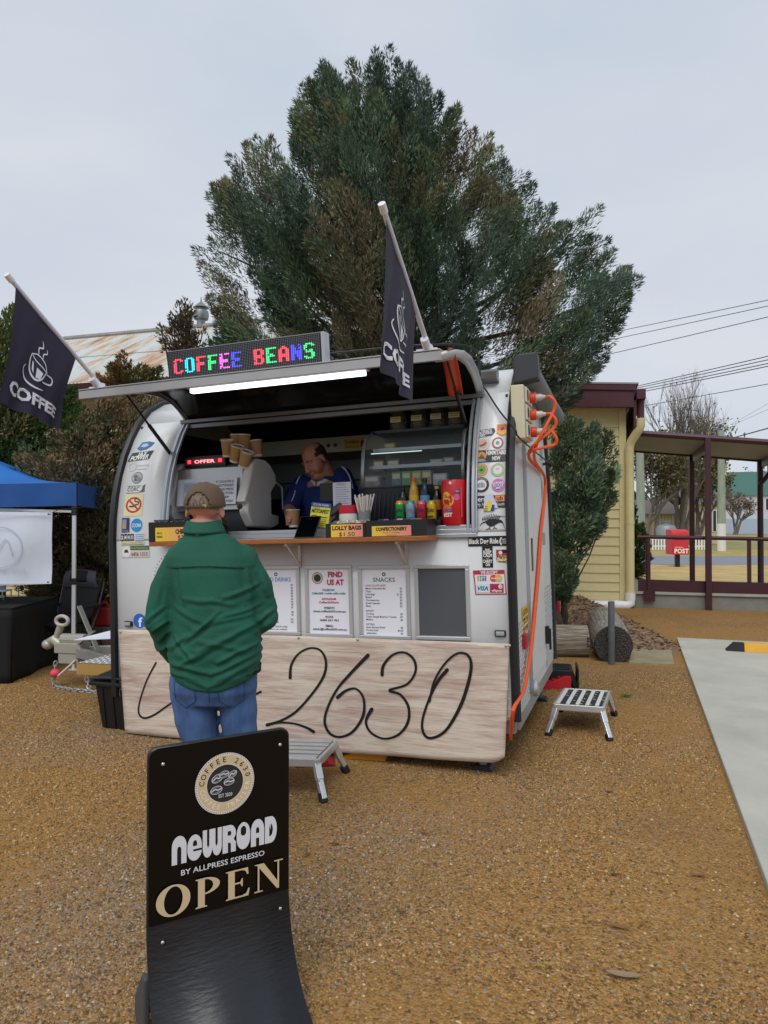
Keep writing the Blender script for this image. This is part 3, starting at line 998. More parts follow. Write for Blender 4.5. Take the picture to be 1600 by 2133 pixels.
# picket fence
fy = gnd(1380, 1147)
fn = thing('picket_fence', 'low white picket fence along the far side of the road', 'fence', fy)
wpaint = mat('#e8e8e4', 0.6)
pk = MB()
pk.prism([(-0.04, 0.05), (0.04, 0.05), (0.04, 0.78), (0, 0.84), (-0.04, 0.78)], lambda a, b: V((a, -0.012, b)), lambda a, b: V((a, 0.012, b)))
pk_me = pk.mesh('picket'); pk_me.materials.append(wpaint)
x0, x1 = gnd(1300, 1147).x - fy.x, gnd(1476, 1147).x - fy.x
k = int((x1 - x0) / 0.16)
for i in range(k):
    o = link('picket', pk_me, fn); o.location = (x0 + i * 0.16, 0, 0)
for z in (0.22, 0.62):
    MB().box2((x0, 0.014, z), (x1, 0.05, z + 0.07)).build('rail', wpaint, fn)

# houses
def gable_house(name, label, M, w, d, wall_h, ridge, wall_m, roof_m, windows, overhang=0.3, ridge_along='x'):
    t = thing(name, label, 'house', M)
    wl_ = MB().box2((-w / 2, 0, 0), (w / 2, d, wall_h)).build('wall', wall_m, t)
    ro = MB()
    o = overhang
    if ridge_along == 'x':
        ro.prism([(-o, wall_h - 0.05), (d / 2, ridge), (d + o, wall_h - 0.05), (d / 2, ridge - 0.18)], lambda a, b: V((-w / 2 - o, a, b)), lambda a, b: V((w / 2 + o, a, b)))
    else:
        ro.prism([(-w / 2 - o, wall_h - 0.05), (0, ridge), (w / 2 + o, wall_h - 0.05), (0, ridge - 0.18)], lambda a, b: V((a, -o, b)), lambda a, b: V((a, d + o, b)))
        MB().prism([(-w / 2, wall_h - 0.01), (0, ridge - 0.2), (w / 2, wall_h - 0.01)], lambda a, b: V((a, 0.01, b)), lambda a, b: V((a, d - 0.01, b))).build('gable', wall_m, t)
    ro_o = ro.build('roof', roof_m, t)
    for (a, z, ww, hh) in windows:
        f = MB().box2((a - ww / 2 - 0.06, -0.05, z - 0.06), (a + ww / 2 + 0.06, 0.02, z + hh + 0.06)).build('window', mat('#efefea', 0.5), t)
        MB().box2((a - ww / 2, -0.06, z), (a + ww / 2, -0.045, z + hh)).build('pane', mat('#22282c', 0.1), f)
        MB().box2((a - 0.03, -0.075, z), (a + 0.03, -0.061, z + hh)).build('mullion', mat('#efefea', 0.5), f)
    return t, ro_o
gh = gnd(1478, 1139)
pos = at(1476, 1139, 52); pos.z = 0.012
t, ro = gable_house('cream_cottage', 'small cream cottage with a grey roof behind the bare trees', Matrix.Translation(pos) @ Matrix.Rotation(R(-8), 4, 'Z'), 2.4, 7, 2.9, 4.1,
                    mat('#d8c79a', 0.8, var=0.08), mat('#5d5c5e', 0.7, var=0.15), [(0.55, 0.9, 0.45, 1.5)])
pos = at(1350, 1130, 50); pos.z = 0.012
t, ro = gable_house('brown_shed', 'low fawn shed with vertical cladding behind the picket fence', Matrix.Translation(pos), 4.2, 5, 2.2, 3.2, mat('#a89878', 0.8, stretch=(30, 1, 1), var=0.2, vscale=3),
                    mat('#6b5f5c', 0.7), [])
cl = MB()
for i in range(18):
    cl.box2((-2.1 + i * 0.235, -0.03, 0.05), (-2.1 + i * 0.235 + 0.17, 0.01, 2.15))
o = cl.build('cladding', mat('#b2a27f', 0.8), t); o['kind'] = 'stuff'
pos = at(1590, 1112, 95); pos.z = 0.012
t, ro = gable_house('white_farmhouse', 'long pale farmhouse with a green roof and cream chimney far across the paddock', Matrix.Translation(pos) @ Matrix.Rotation(R(-14), 4, 'Z'), 17, 9, 5.2, 8.6,
                    mat('#c3c8cf', 0.8, var=0.06), mat('#3d6a5f', 0.6, var=0.1), [(-5.2, 3.2, 1.3, 1.5), (1.0, 3.2, 1.3, 1.5)])
MB().box2((-8.55, -0.12, 0.0), (8.55, -0.02, 2.0)).build('lower_wall', mat('#a4b2c6', 0.8), t)
ch = MB().box2((-5.0, 2.6, 6.2), (-3.9, 3.7, 9.6)).box2((-5.12, 2.48, 9.3), (-3.78, 3.82, 9.55)).build('chimney', mat('#cbbf9c', 0.8, var=0.15, vscale=3), ro)
pos = at(1388, 1128, 43.5)
tk = thing('gas_tank', 'rounded grey tank behind the picket fence beside the post box', 'tank', (pos.x, pos.y, 0.012))
MB().lathe([(0.0, 0), (0.55, 0.0), (0.6, 0.1), (0.6, 1.15), (0.5, 1.35), (0.22, 1.45), (0.22, 1.62), (0, 1.63)], 20).build('tank', mat('#8d959c', 0.5, 0.3), tk, smooth=True)
MB().tube([(0.28 * math.cos(i * 0.5236), 0.28 * math.sin(i * 0.5236), 1.6) for i in range(12)], 0.03, 6, closed=True).build('collar', mat('#7a8289', 0.5, 0.3), tk, smooth=True)

# bare and autumn trees
pos = at(1415, 1100, 46); pos.z = 0.01
bare_tree('bare_poplar', 'tall leafless poplar with upswept grey branches behind the veranda roof', (pos.x, pos.y, 0.01), 11.2, 21, spread=0.26, levels=5, stems=6, r0=0.15, kids=3, nleaf=260,
          leafc=[(.28, .2, .06)], leaf_size=0.2)
pos = at(1352, 1120, 44)
bare_tree('bare_ash', 'half bare bushy tree with olive leaves seen left of the post box', (pos.x, pos.y, 0.01), 7.4, 22, spread=0.45, levels=5, stems=2, r0=0.16, kids=3, nleaf=3600,
          leafc=[(.12, .11, .045), (.16, .13, .05), (.10, .09, .05)], leaf_size=0.26)
pos = at(1450, 1120, 48)
bare_tree('thin_birch', 'slender half bare tree with yellowing leaves between the veranda posts', (pos.x, pos.y, 0.01), 8.4, 23, spread=0.4, levels=5, stems=2, r0=0.16, kids=3, nleaf=3200,
          leafc=[(.15, .12, .04), (.22, .16, .05), (.09, .09, .04)], leaf_size=0.26)
pos = at(1532, 1112, 88)
bare_tree('garden_tree', 'small dark leafless tree in front of the pale farmhouse', (pos.x, pos.y, 0.01), 6.6, 24, spread=0.55, levels=5, stems=3, r0=0.18, kids=3, nleaf=500,
          leafc=[(.16, .10, .06)], leaf_size=0.35)
pos = at(1545, 1110, 110)
bare_tree('golden_tree', 'golden brown autumn tree behind the small leafless tree', (pos.x, pos.y, 0.01), 10.5, 25, spread=0.5, levels=4, stems=3, r0=0.2, kids=3, nleaf=2600,
          leafc=[(.27, .17, .05), (.22, .14, .05)], leaf_size=0.5)
rs = np.random.RandomState(31)
n = 9000
cx = rs.uniform(25, 150, 46); cr = rs.uniform(5, 10, 46)
ii = rs.randint(46, size=n)
a = rs.normal(size=(n, 3)); a /= np.linalg.norm(a, axis=1, keepdims=True)
B = np.stack([cx[ii] + a[:, 0] * cr[ii], 190 + a[:, 1] * 6 + 8 * np.sin(ii), np.abs(a[:, 2]) * cr[ii] * 1.25 + 0.4], 1)
far = blades('far_wood', B, a + rs.normal(size=(n, 3)) * 0.5, rs.uniform(0.9, 2.2, n), rs.uniform(0.6, 1.4, n),
             np.array([(.05, .075, .045), (.065, .085, .05), (.045, .06, .04)])[ii % 3] * rs.uniform(0.7, 1.3, (n, 1)), seed=3)
far['kind'] = 'stuff'; tag(far, 'dark line of far trees on the rise behind the farmhouse', 'wood')
pos = at(1330, 1150, 19.5)
ol = [(pos.x - 0.9, 0.1), (pos.x + 0.12, 0.1), (pos.x + 0.24, 0.6), (pos.x + 0.16, 1.2), (pos.x - 0.08, 1.9), (pos.x - 0.3, 2.7), (pos.x - 0.5, 3.1), (pos.x - 0.9, 2.0)]
conifer('garden_conifer', 'dense pointed green garden conifer just past the building corner', ol, 19.5, 0.6, 120, 150, [((.045, .08, .03), .6), ((.08, .105, .035), .4)],
        (pos.x - 0.25, 19.5, 0), plume=(0.3, 0.6), blade=(0.09, 0.035), seed=14, limbs=10, cat='shrub', trunk_r=0.08)
st = gnd(1368, 1203)
rk = MB()
rk.ball((0, 0, 0.1), (0.55, 0.4, 0.34), 18, 12)
me = rk.mesh('boulder'); me.materials.append(mat('#85806c', 0.95, var=0.3, vscale=5, bump=0.6, bscale=12))
displace(me, lambda c, nn: 0.12 * noise.noise(V(c) * 3.0) + 0.04 * noise.noise(V(c) * 9.0))
o = link('boulder', me); o.location = (st.x, st.y + 2.5, 0); tag(o, 'low weathered grey boulder on the lawn behind the ramp', 'boulder')

# power poles and wires
def power_pole(px, Y, top_z, r, label, white_base=True, arms=True):
    p = at(px, 1100, Y)
    t = thing('power_pole', label, 'power pole', (p.x, p.y, 0), 'timber power poles across the road')
    MB().tube([(0, 0, 0), (0.02, 0, top_z * 0.5), (0, 0, top_z)], [r, r * 0.9, r * 0.75], 12).build('pole', mat('#929c8b', 0.9, var=0.2, vscale=3, stretch=(4, 4, .5)), t, smooth=True)
    if white_base:
        MB().tube([(0, 0, 0), (0, 0, 1.5)], [r * 1.04, r * 1.03], 12).build('white_band', mat('#dcdcd6', 0.7), t, smooth=True)
    if arms:
        MB().box2((-1.15, -0.16, top_z - 0.55), (1.35, -0.04, top_z - 0.42)).build('crossarm', mat('#83907f', 0.9, var=0.2), t)
        for x in (-1.08, -0.35, 0.5, 1.25):
            MB().lathe([(0.03, 0), (0.03, 0.1), (0.06, 0.12), (0.05, 0.2), (0.06, 0.22), (0.02, 0.3)], 8, (x, -0.1, top_z - 0.42)).build('insulator', mat('#5f666a', 0.4), t, smooth=True)
        for s in (-1, 1):
            MB().bar((0.75 * s, -0.1, top_z - 0.5), (0, -0.1, top_z - 1.15), 0.03, 0.03).build('brace', mat('#6d7468', 0.7), t)
    return p
pp = power_pole(1503, 39, 1.6 + (1087 - 896) / F * 39, 0.22, 'tall grey green power pole with crossarm and white base right of the veranda post')
power_pole(1334, 30, 4.9, 0.20, 'plain grey green power pole seen behind the building downpipe', False, False)
wire_m = mat('#3a3d42', 0.6)
def wire(a, b, Ya, Yb, sag, r, label):
    A, B_ = at(*a, Ya), at(*b, Yb)
    k0, k1 = (0.0 if label.find('far pole') >= 0 else -1.2), 5.0          # spans run on past the frame
    pts = [A + (B_ - A) * (k0 + (k1 - k0) * i / 40) for i in range(41)]
    pts = [p + V((0, 0, .004 * (i - 20) ** 2 * sag)) for i, p in enumerate(pts)]
    mb = MB().tube(pts, r, 4)
    o = mb.build('power_line', wire_m)
    tag(o, label, 'wire', 'overhead power lines')
names = ['topmost thin power line crossing the sky right of the cypress', 'second power line from the top right of the cypress', 'third power line from the top sloping to the cypress',
         'upper wire of the bundle above the maroon fascia', 'second wire of the bundle above the maroon fascia', 'third wire of the bundle above the maroon fascia', 'lowest wire of the bundle above the maroon fascia',
         'single wire passing behind the bare poplar top', 'thick dark cable reaching the veranda roof edge', 'faint wire rising right from the far pole crossarm', 'lower faint wire rising right from the far pole crossarm']
specs = [((1235, 705), (1640, 618), .012), ((1235, 720), (1640, 616 + 14), .012), ((1235, 750), (1640, 652), .013), ((1330, 808), (1640, 734), .015), ((1330, 812), (1640, 742), .015), ((1330, 817), (1640, 750), .015),
         ((1330, 822), (1640, 756), .015), ((1340, 850), (1640, 794), .012), ((1528, 916), (1640, 882), .022), ((1523, 893), (1640, 822), .007), ((1530, 893), (1640, 838), .007)]
for nm, (a, b, r) in zip(names, specs):
    Y = 39 if nm.find('far pole') >= 0 else 30
    wire(a, b, Y, Y - 8, 0.15, r, nm)

# ---------------------------------------------------------------- logs, steel post, wheel stop
def log_mesh(r, L, seed):
    mb = MB()
    nr, nl = 84, 30
    vs, fs = [], []
    def P(i, j):
        t = 2 * math.pi * i / nr
        y = L * j / nl
        k = 1 + 0.05 * noise.noise(V((math.cos(t) * 1.3, math.sin(t) * 1.3, y * 0.6 + seed))) + 0.06 * noise.noise(V((math.cos(t) * 10, math.sin(t) * 10, y * 1.5 + seed)))
        return V((r * k * math.cos(t), y, r * k * math.sin(t)))
    mb.grid(nr, nl, lambda s, t: P(s * nr, t * nl))
    return mb
def wood_mat(c, c2, stretch):
    return mat(c, 0.95, c2=c2, vscale=7, stretch=stretch, bump=1.0, bscale=16, detail=9)
def end_mat():
    m = bpy.data.materials.new('end_grain'); m.use_nodes = True
    nt = m.node_tree; N = nt.nodes; L = nt.links
    p = N['Principled BSDF']; p.inputs['Roughness'].default_value = 0.95
    tc = N.new('ShaderNodeTexCoord')
    vo = N.new('ShaderNodeTexVoronoi'); vo.feature = 'DISTANCE_TO_EDGE'; vo.inputs['Scale'].default_value = 42
    L.new(tc.outputs['Object'], vo.inputs['Vector'])
    r = N.new('ShaderNodeValToRGB'); r.color_ramp.elements[0].color = (.01, .01, .01, 1); r.color_ramp.elements[0].position = 0.02
    r.color_ramp.elements[1].color = (*lin('#4e4b45'), 1); r.color_ramp.elements[1].position = 0.16
    L.new(vo.outputs['Distance'], r.inputs['Fac']); L.new(r.outputs['Color'], p.inputs['Base Color'])
    b = N.new('ShaderNodeBump'); b.inputs['Distance'].default_value = 0.02; L.new(vo.outputs['Distance'], b.inputs['Height']); L.new(b.outputs['Normal'], p.inputs['Normal'])
    return m
em = end_mat()
lg0 = gnd(1278, 1379)
rl = 0.215
lg = thing('grey_log', 'big weathered grey log with a cracked dark end behind the steel post', 'log', Matrix.Translation((lg0.x, lg0.y, rl * 0.9)) @ Matrix.Rotation(R(-14), 4, 'Z'))
log_mesh(rl, 1.9, 1.0).build('bark', wood_mat('#6b675c', '#a8a395', (13, 0.7, 13)), lg, smooth='all')
MB().lathe([(0.0, 0.0), (rl * 0.5, 0.004), (rl * 0.97, 0.0), (rl * 1.0, -0.03)], 40, M=Matrix.Rotation(R(90), 4, 'X') @ Matrix.Translation((0, 0, 0.0))).build('sawn_end', em, lg)
l2 = gnd(1232, 1372)
lg2 = thing('short_log', 'short grey log lying crosswise between the trailer and the big log', 'log', Matrix.Translation((l2.x, l2.y + 0.18, 0.17)) @ Matrix.Rotation(R(84), 4, 'Z'))
log_mesh(0.19, 1.3, 5.0).build('bark', wood_mat('#5f594c', '#a8a08d', (13, 0.7, 13)), lg2, smooth='all')
MB().lathe([(0.0, 0.0), (0.1, 0.004), (0.185, 0.0), (0.19, -0.03)], 30, M=Matrix.Rotation(R(90), 4, 'X')).build('sawn_end', em, lg2)
gp = gnd(1274, 1384)
sp = thing('steel_post', 'short dark grey steel bollard standing in front of the big log', 'bollard', (gp.x, gp.y, 0))
MB().lathe([(0.036, -0.05), (0.036, 0.70), (0.034, 0.705), (0.028, 0.705), (0.028, 0.6)], 18).build('tube', mat('#5b5e63', 0.6, 0.3, var=0.2, vscale=6), sp, smooth=True)
MB().lathe([(0.0, 0.62), (0.028, 0.62)], 18).build('inside', mat('#1c1d20', 0.8), sp)
ws0 = gnd(1513, 1356, 0.035)
wsM = Matrix((e1, e2, V((0, 0, 1)))).transposed().to_4x4(); wsM.translation = ws0
ws = thing('wheel_stop', 'black rubber wheel stop with yellow bands on the concrete pad', 'wheel stop', wsM)
rub, yel = mat('#1d1f22', 0.75, var=0.2, bump=0.2), mat('#d8a01c', 0.5, var=0.1)
def stop_piece(a, b, m, nm, end=0.0):
    MB().prism([(0.0, 0.0), (0.03, 0.10), (0.12, 0.10), (0.15, 0.0)], lambda y, z: V((a + end * z * 0.9, y, z)), lambda y, z: V((b, y, z))).build(nm, m, ws, bevel=0.004)
stop_piece(0, 0.20, rub, 'end_block', 1.0)
for i in range(5):
    stop_piece(0.2012 + i * 0.27, 0.2 + (i + 1) * 0.27, yel if i % 2 == 0 else rub, 'yellow_band' if i % 2 == 0 else 'black_band')
# ---------------------------------------------------------------- coffee trailer
ROLL = R(1.7)
TL, TW = 3.05, 2.15                                        # length along the serving side, width
t_left = V((-2.04, 5.45, 0.0))
TM = Matrix.Translation(t_left + V((0, 0, -0.03))) @ Matrix.Rotation(-YAW, 4, 'Z') @ Matrix.Rotation(-ROLL, 4, 'Y')
TI = TM.inverted()
def P(px, py, w=0.0):
    """Pixel to the trailer's frame on the plane y = w (y runs into the trailer)."""
    o = TI @ CAM; d = TI.to_3x3() @ ray(px, py)
    return o + d * ((w - o.y) / d.y)
def PS(px, py, u=TL):
    """Pixel to the trailer's frame on the plane x = u (its right end)."""
    o = TI @ CAM; d = TI.to_3x3() @ ray(px, py)
    return o + d * ((u - o.x) / d.x)
def PZ(px, py, z):
    o = TI @ CAM; d = TI.to_3x3() @ ray(px, py)
    return o + d * ((z - o.z) / d.z)
PROF = [(0, .30), (0, .95), (0, 1.5), (.012, 1.66), (.04, 1.82), (.085, 1.98), (.15, 2.14), (.235, 2.29), (.33, 2.42), (.46, 2.54), (.63, 2.63), (.85, 2.685), (1.075, 2.70)]
FULL = PROF + [(TW - a, b) for a, b in reversed(PROF[:-1])]
def prof_w(z):
    for (a, b), (c, d) in zip(PROF, PROF[1:]):
        if b <= z <= d:
            return a + (c - a) * (z - b) / (d - b)
    return 0.0 if z < 1 else 0.5
def surf(px, py):
    """Pixel to the curved serving side: place, and its up and outward directions."""
    w = 0.0
    for _ in range(25):
        q = P(px, py, w)
        w = 0.6 * w + 0.4 * prof_w(q.z)
    q = P(px, py, w)
    dz = 0.02
    up = V((0, prof_w(q.z + dz) - prof_w(q.z - dz), 2 * dz)).normalized()
    return q, up, V((0, -up.z, up.y))

tr = thing('coffee_trailer', 'white rounded coffee trailer with raised serving hatch and stickers on both pillars', 'trailer', TM)
white = mat('#dcdedf', 0.38, var=0.035, vscale=1.3, coat=0.3)
silver = mat('#b9bdc1', 0.32, 0.75)
black = mat('#15161a', 0.45)
dark = mat('#17181b', 0.5)
U0, U1 = P(338, 1000).x, P(984, 1000).x                    # serving opening
ZS = 1.48                                                  # sill
HINGE = 8                                                  # index in PROF where the hatch is hinged
print('opening', U0, U1, 'sill px', [tuple(P(x, y)) for x, y in ((500, 1113), (900, 1105))])

def strip_panel(u0, u1, pts, name, m, parent=None, solid=0.02):
    mb = MB()
    nu = 2
    vs = [V((u0 + (u1 - u0) * i / nu, a, b)) for a, b in pts for i in range(nu + 1)]
    fs = [(j * (nu + 1) + i, j * (nu + 1) + i + 1, (j + 1) * (nu + 1) + i + 1, (j + 1) * (nu + 1) + i) for j in range(len(pts) - 1) for i in range(nu)]
    mb.add(vs, fs)
    return mb.build(name, m, parent or tr, smooth=True, solid=-solid, fix=False)
strip_panel(0.02, TL - 0.02, [(0, .30), (0, .95), (0, ZS)], 'lower_panel', white)
pil = [(0, ZS)] + PROF[2:HINGE + 1]
strip_panel(0.02, U0, pil, 'front_pillar', white)
strip_panel(U1, TL - 0.02, pil, 'rear_pillar', white)
strip_panel(0.02, TL - 0.02, PROF[HINGE:] + FULL[len(PROF):], 'roof', white)
# end walls
def end_wall(u, name, m, s):
    mb = MB()
    mb.prism(FULL, lambda a, b: V((u, a, b)), lambda a, b: V((u + s * 0.03, a, b)))
    return mb.build(name, m, tr, fix=True)
ew = end_wall(TL - 0.031, 'rear_wall', mat('#d2d4d2', 0.42, var=0.05, vscale=1.2), 1)
end_wall(0.031, 'front_wall', white, -1)
# black edge trims follow the profile
def edge_trim(u, name, s):
    mb = MB()
    for k, (r0, off) in enumerate(((0.026, 0.0),)):
        pts = [V((u, a - 0.0, b)) for a, b in FULL]
        mb.tube([p + V((0, -0.006 if i < len(PROF) - 3 else 0, 0.004 if p.z > 2 else 0)) for i, p in enumerate(pts)], 0.03, 8)
    return mb.build(name, black, tr, smooth=True)
edge_trim(0.0, 'edge_trim', -1)
edge_trim(TL, 'edge_trim', 1)
# aluminium frame round the opening
for u, s in ((U0, 1), (U1, -1)):
    fr = MB()
    for off, r in ((0.0, 0.016), (0.035 * s, 0.012), (-0.02 * s, 0.008)):
        fr.tube([V((u + off, a - 0.006, b)) for a, b in pil], r, 6)
    fr.build('jamb_frame', silver, tr, smooth=True)
sl = MB()
sl.box2((U0 - 0.02, -0.022, ZS - 0.03), (U1 + 0.02, 0.03, ZS - 0.005))
sl.box2((U0 - 0.02, -0.012, ZS - 0.004), (U1 + 0.02, 0.07, ZS + 0.025))
sl.box2((U0 - 0.02, 0.0, ZS + 0.026), (U1 + 0.02, 0.05, ZS + 0.05))
sl.build('sill_frame', silver, tr, bevel=0.003)
hh = PROF[HINGE]
hd = MB()
hd.box2((U0 - 0.03, hh[0] - 0.03, hh[1] - 0.07), (U1 + 0.03, hh[0] + 0.02, hh[1] - 0.035))
hd.box2((U0 - 0.03, hh[0] - 0.05, hh[1] - 0.03), (U1 + 0.03, hh[0] + 0.02, hh[1] + 0.0))
hd.build('head_frame', mat('#75787c', 0.35, 0.7), tr, bevel=0.004)

# interior
lining = mat('#1b1c1f', 0.55)
inn = MB()
inn.box2((0.06, TW - 0.07, 0.42), (TL - 0.06, TW - 0.05, 2.4))
inn.box2((0.06, 0.05, 0.40), (TL - 0.06, TW - 0.07, 0.43))
inn.box2((0.04, 0.3, 0.43), (0.055, TW - 0.3, 2.4))
inn.box2((TL - 0.055, 0.3, 0.43), (TL - 0.04, TW - 0.3, 2.4))
inn.build('lining', lining, tr)
cl = MB()
cl.add([V((u, a + (0.03 if a < 1 else -0.03), b - 0.03)) for u in (0.06, TL - 0.06) for a, b in PROF[HINGE:] + FULL[len(PROF):len(PROF) + 5]],
       [(i, i + 1, i + 1 + (len(PROF[HINGE:]) + 5), i + (len(PROF[HINGE:]) + 5)) for i in range(len(PROF[HINGE:]) + 4)])
cl.build('ceiling_lining', mat('#26272a', 0.5), tr, fix=False)
bench = MB().box2((0.06, 0.03, ZS - 0.08), (TL - 0.06, 0.62, ZS - 0.045)).build('worktop', mat('#5b5e61', 0.35, 0.6), tr)
rb_ = MB().box2((0.06, TW - 0.6, 1.25), (TL - 0.5, TW - 0.08, 1.30)).build('rear_bench', mat('#4d5053', 0.35, 0.6), tr)
a, b = P(462, 915, 1.25), P(828, 862, 1.25)
cab = MB().box2((a.x, 1.25, 2.20), (b.x, TW - 0.1, 2.335)).build('overhead_cabinet', mat('#b7b39c', 0.5, var=0.08), tr, bevel=0.006)
for px in (645, 656, 669, 684, 698):
    q = P(px, 892, 1.25)
    MB().lathe([(0.0, 0), (0.016, 0.0), (0.016, 0.01), (0.0, 0.012)], 12, M=Matrix.Translation((q.x, 1.25, 2.262)) @ Matrix.Rotation(R(90), 4, 'X')).build('knob', black, cab, smooth=True)
pr = Print()
pr.rect(-0.105, -0.045, 0.105, 0.045, '#c9a227')
pr.text('Surveillance', -0.03, 0.006, 0.042, '#1c1608', width=0.13, bold=0.02)
pr.text('Camera In Use', -0.03, -0.032, 0.032, '#1c1608', width=0.13)
pr.poly([(0.05, 0.0), (0.06, 0.028), (0.09, 0.026), (0.1, 0.006), (0.085, -0.012), (0.07, -0.004), (0.06, -0.03), (0.05, -0.03)], '#1c1608')
q = P(739, 889, 1.25)
pr.build('warning_sticker', cab, plane_map((q.x, 1.25, 2.262), (1, 0, 0), (0, 0, 1), (0, -1, 0)))
q = P(432, 918, 1.6)
fb = MB().box2((q.x - 0.1, 1.6, q.z - 0.15), (q.x + 0.1, 1.66, q.z + 0.12)).build('red_notice', mat('#7d1a20', 0.5), tr)
bw = MB()
a = P(600, 1003, TW - 0.08)
bw.box2((0.1, TW - 0.12, a.z - 0.03), (2.0, TW - 0.075, a.z + 0.03))
bw.build('rear_rail', mat('#3a3d40', 0.4, 0.4), tr)

# ---- raised hatch
HC = [(.325, 2.43), (.27, 2.50), (.16, 2.575), (.02, 2.615), (-.14, 2.615), (-.32, 2.58), (-.48, 2.535), (-.63, 2.485)]
hU0, hU1 = U0 - 0.06, U1 + 0.02
lip0, lip1 = P(172, 832, -.63), P(898, 745, -.63)
hU0, hU1 = lip0.x + 0.02, lip1.x + 0.06
print('hatch', lip0, lip1)
ht = MB()
n = len(HC)
def hx(i, s):
    """The hatch is a little wider at its lip than at its hinge on the left."""
    k = i / (n - 1)
    return (U0 - 0.02) * (1 - k) + hU0 * k if s == 0 else (U1 + 0.03) * (1 - k) + hU1 * k
ht.add([V((hx(i, s), a, b)) for i, (a, b) in enumerate(HC) for s in (0, 1)], [(2 * i, 2 * i + 1, 2 * i + 3, 2 * i + 2) for i in range(n - 1)])
hatch = ht.build('hatch', white, tr, smooth='all', solid=0.012, fix=False)
ul = MB()
ul.add([V((hx(i, s) + (0.05 if s == 0 else -0.05), a, b - 0.022)) for i, (a, b) in enumerate(HC) for s in (0, 1)], [(2 * i, 2 * i + 2, 2 * i + 3, 2 * i + 1) for i in range(n - 1)])
ul.build('hatch_lining', mat('#202226', 0.16, 0.3), hatch, smooth='all', fix=False)
for s in (0, 1):                                           # end gussets of the raised hatch
    g = MB()
    g.add([V((hx(i, s), a, b)) for i, (a, b) in enumerate(HC)] + [V((hx(i, s) + (0.04 if s == 0 else -0.04), a, b - (0.055 if 0 < i < n - 1 else 0.04))) for i, (a, b) in enumerate(HC)],
          [(i, i + 1, n + i + 1, n + i) for i in range(n - 1)])
    g.build('hatch_edge', mat('#a8acb0', 0.35, 0.5) if s == 0 else mat('#c4c7c9', 0.35, 0.3), hatch, smooth='all', solid=0.006)
lp = MB()
lp.box2((hU0 - 0.03, -.655, 2.445), (hU1 + 0.0, -.632, 2.50))
lp.box2((hU0 - 0.03, -.66, 2.502), (hU1 + 0.0, -.60, 2.510))
lp.build('hatch_lip', mat('#a9aaab', 0.4, 0.3, var=0.05), hatch, bevel=0.003)
q0, q1 = P(400, 821, -.56), P(762, 787, -.56)
MB().box2((q0.x, -.585, 2.425), (q1.x, -.545, 2.452)).build('light_tube', mat('#f4f7ff', 0.5, emit=2.2), hatch, bevel=0.004)
MB().box2((q0.x - 0.02, -.592, 2.453), (q1.x + 0.02, -.538, 2.475)).build('light_batten', mat('#9a9da0', 0.4, 0.3), hatch)
q = P(645, 840, -.1)
pr = Print()
pr.rect(-0.11, -0.055, 0.11, 0.055, '#d8d8d4'); pr.rect(-0.10, -0.052, 0.10, -0.012, '#a3202a'); pr.text('WARNING', 0, -0.046, 0.036, '#e9e9e4', width=0.16); pr.text('do not stand under hatch', 0, 0.015, 0.022, '#9a2a2e', width=0.18)
pr.build('hatch_notice', hatch, plane_map((q.x, -.13, 2.588), (1, 0, 0), (0, 1, -.02), (0, 0, -1), 0.004))
orange = mat('#c9471f', 0.5)
of = MB()                                                   # orange flap hanging under the right end of the hatch
of.grid(8, 10, lambda s, t: V((hx(3, 1) - 0.10 + 0.085 * s - 0.02 * t, -.50 + .42 * t * (0.9 + .1 * s), 2.53 + .06 * math.sin(t * 2.8) - .20 * t * t + .012 * math.sin(s * 7 + t * 3))))
of.build('orange_flap', orange, hatch, smooth='all', solid=0.004)
def strut(a, b, name='gas_strut'):
    a, b = V(a), V(b)
    m = a.lerp(b, 0.5)
    mb = MB()
    mb.tube([b, m], 0.014, 8).tube([m, a], 0.008, 8)
    mb.ball(a, 0.014, 8, 6).ball(b, 0.016, 8, 6)
    return mb.build(name, black, tr, smooth=True)
a = P(262, 840, -.45); b = surf(346, 945)[0]
strut((a.x, -.45, 2.50), (b.x + 0.03, b.y + 0.01, b.z))
a = P(930, 770, -.40); b = surf(976, 886)[0]
strut((a.x, -.40, 2.53), (b.x - 0.02, b.y + 0.01, b.z))
# small vent hood on the roof, antenna bracket
q, up, nr = surf(1013, 800)
MB().prism([(0, 0), (-0.10, 0.02), (-0.12, 0.06), (0.0, 0.10)], lambda a_, b_: V((q.x - 0.05, q.y + a_, q.z + b_)), lambda a_, b_: V((q.x + 0.09, q.y + a_, q.z + b_))).build('drip_hood', mat('#8f9396', 0.35, 0.6), tr)

# ---- serving shelf
z_sh = P(600, 1131, -.24).z
sh_l, sh_r = P(312, 1140, -.24), P(893, 1128, -.24)
wood = mat('#a9682f', 0.45, c2='#8a4f22', vscale=5, stretch=(1.2, 14, 14))
shelf = MB().box2((sh_l.x, -.25, z_sh - 0.004), (sh_r.x, -.005, z_sh + 0.026)).build('serving_shelf', wood, tr, bevel=0.004)
ZT = z_sh + 0.026                                           # top of the shelf
for px in (612, 838):
    q = P(px, 1140, -.1)
    br = MB()
    br.bar((q.x, -.22, z_sh - 0.014), (q.x, -.01, z_sh - 0.014), 0.02, 0.018)
    br.bar((q.x, -.012, z_sh - 0.02), (q.x, -.012, z_sh - 0.17), 0.02, 0.012, up=(0, 1, 0))
    br.bar((q.x, -.19, z_sh - 0.02), (q.x, -.015, z_sh - 0.16), 0.014, 0.014)
    br.build('folding_bracket', mat('#c9c2b4', 0.4, 0.3), shelf)

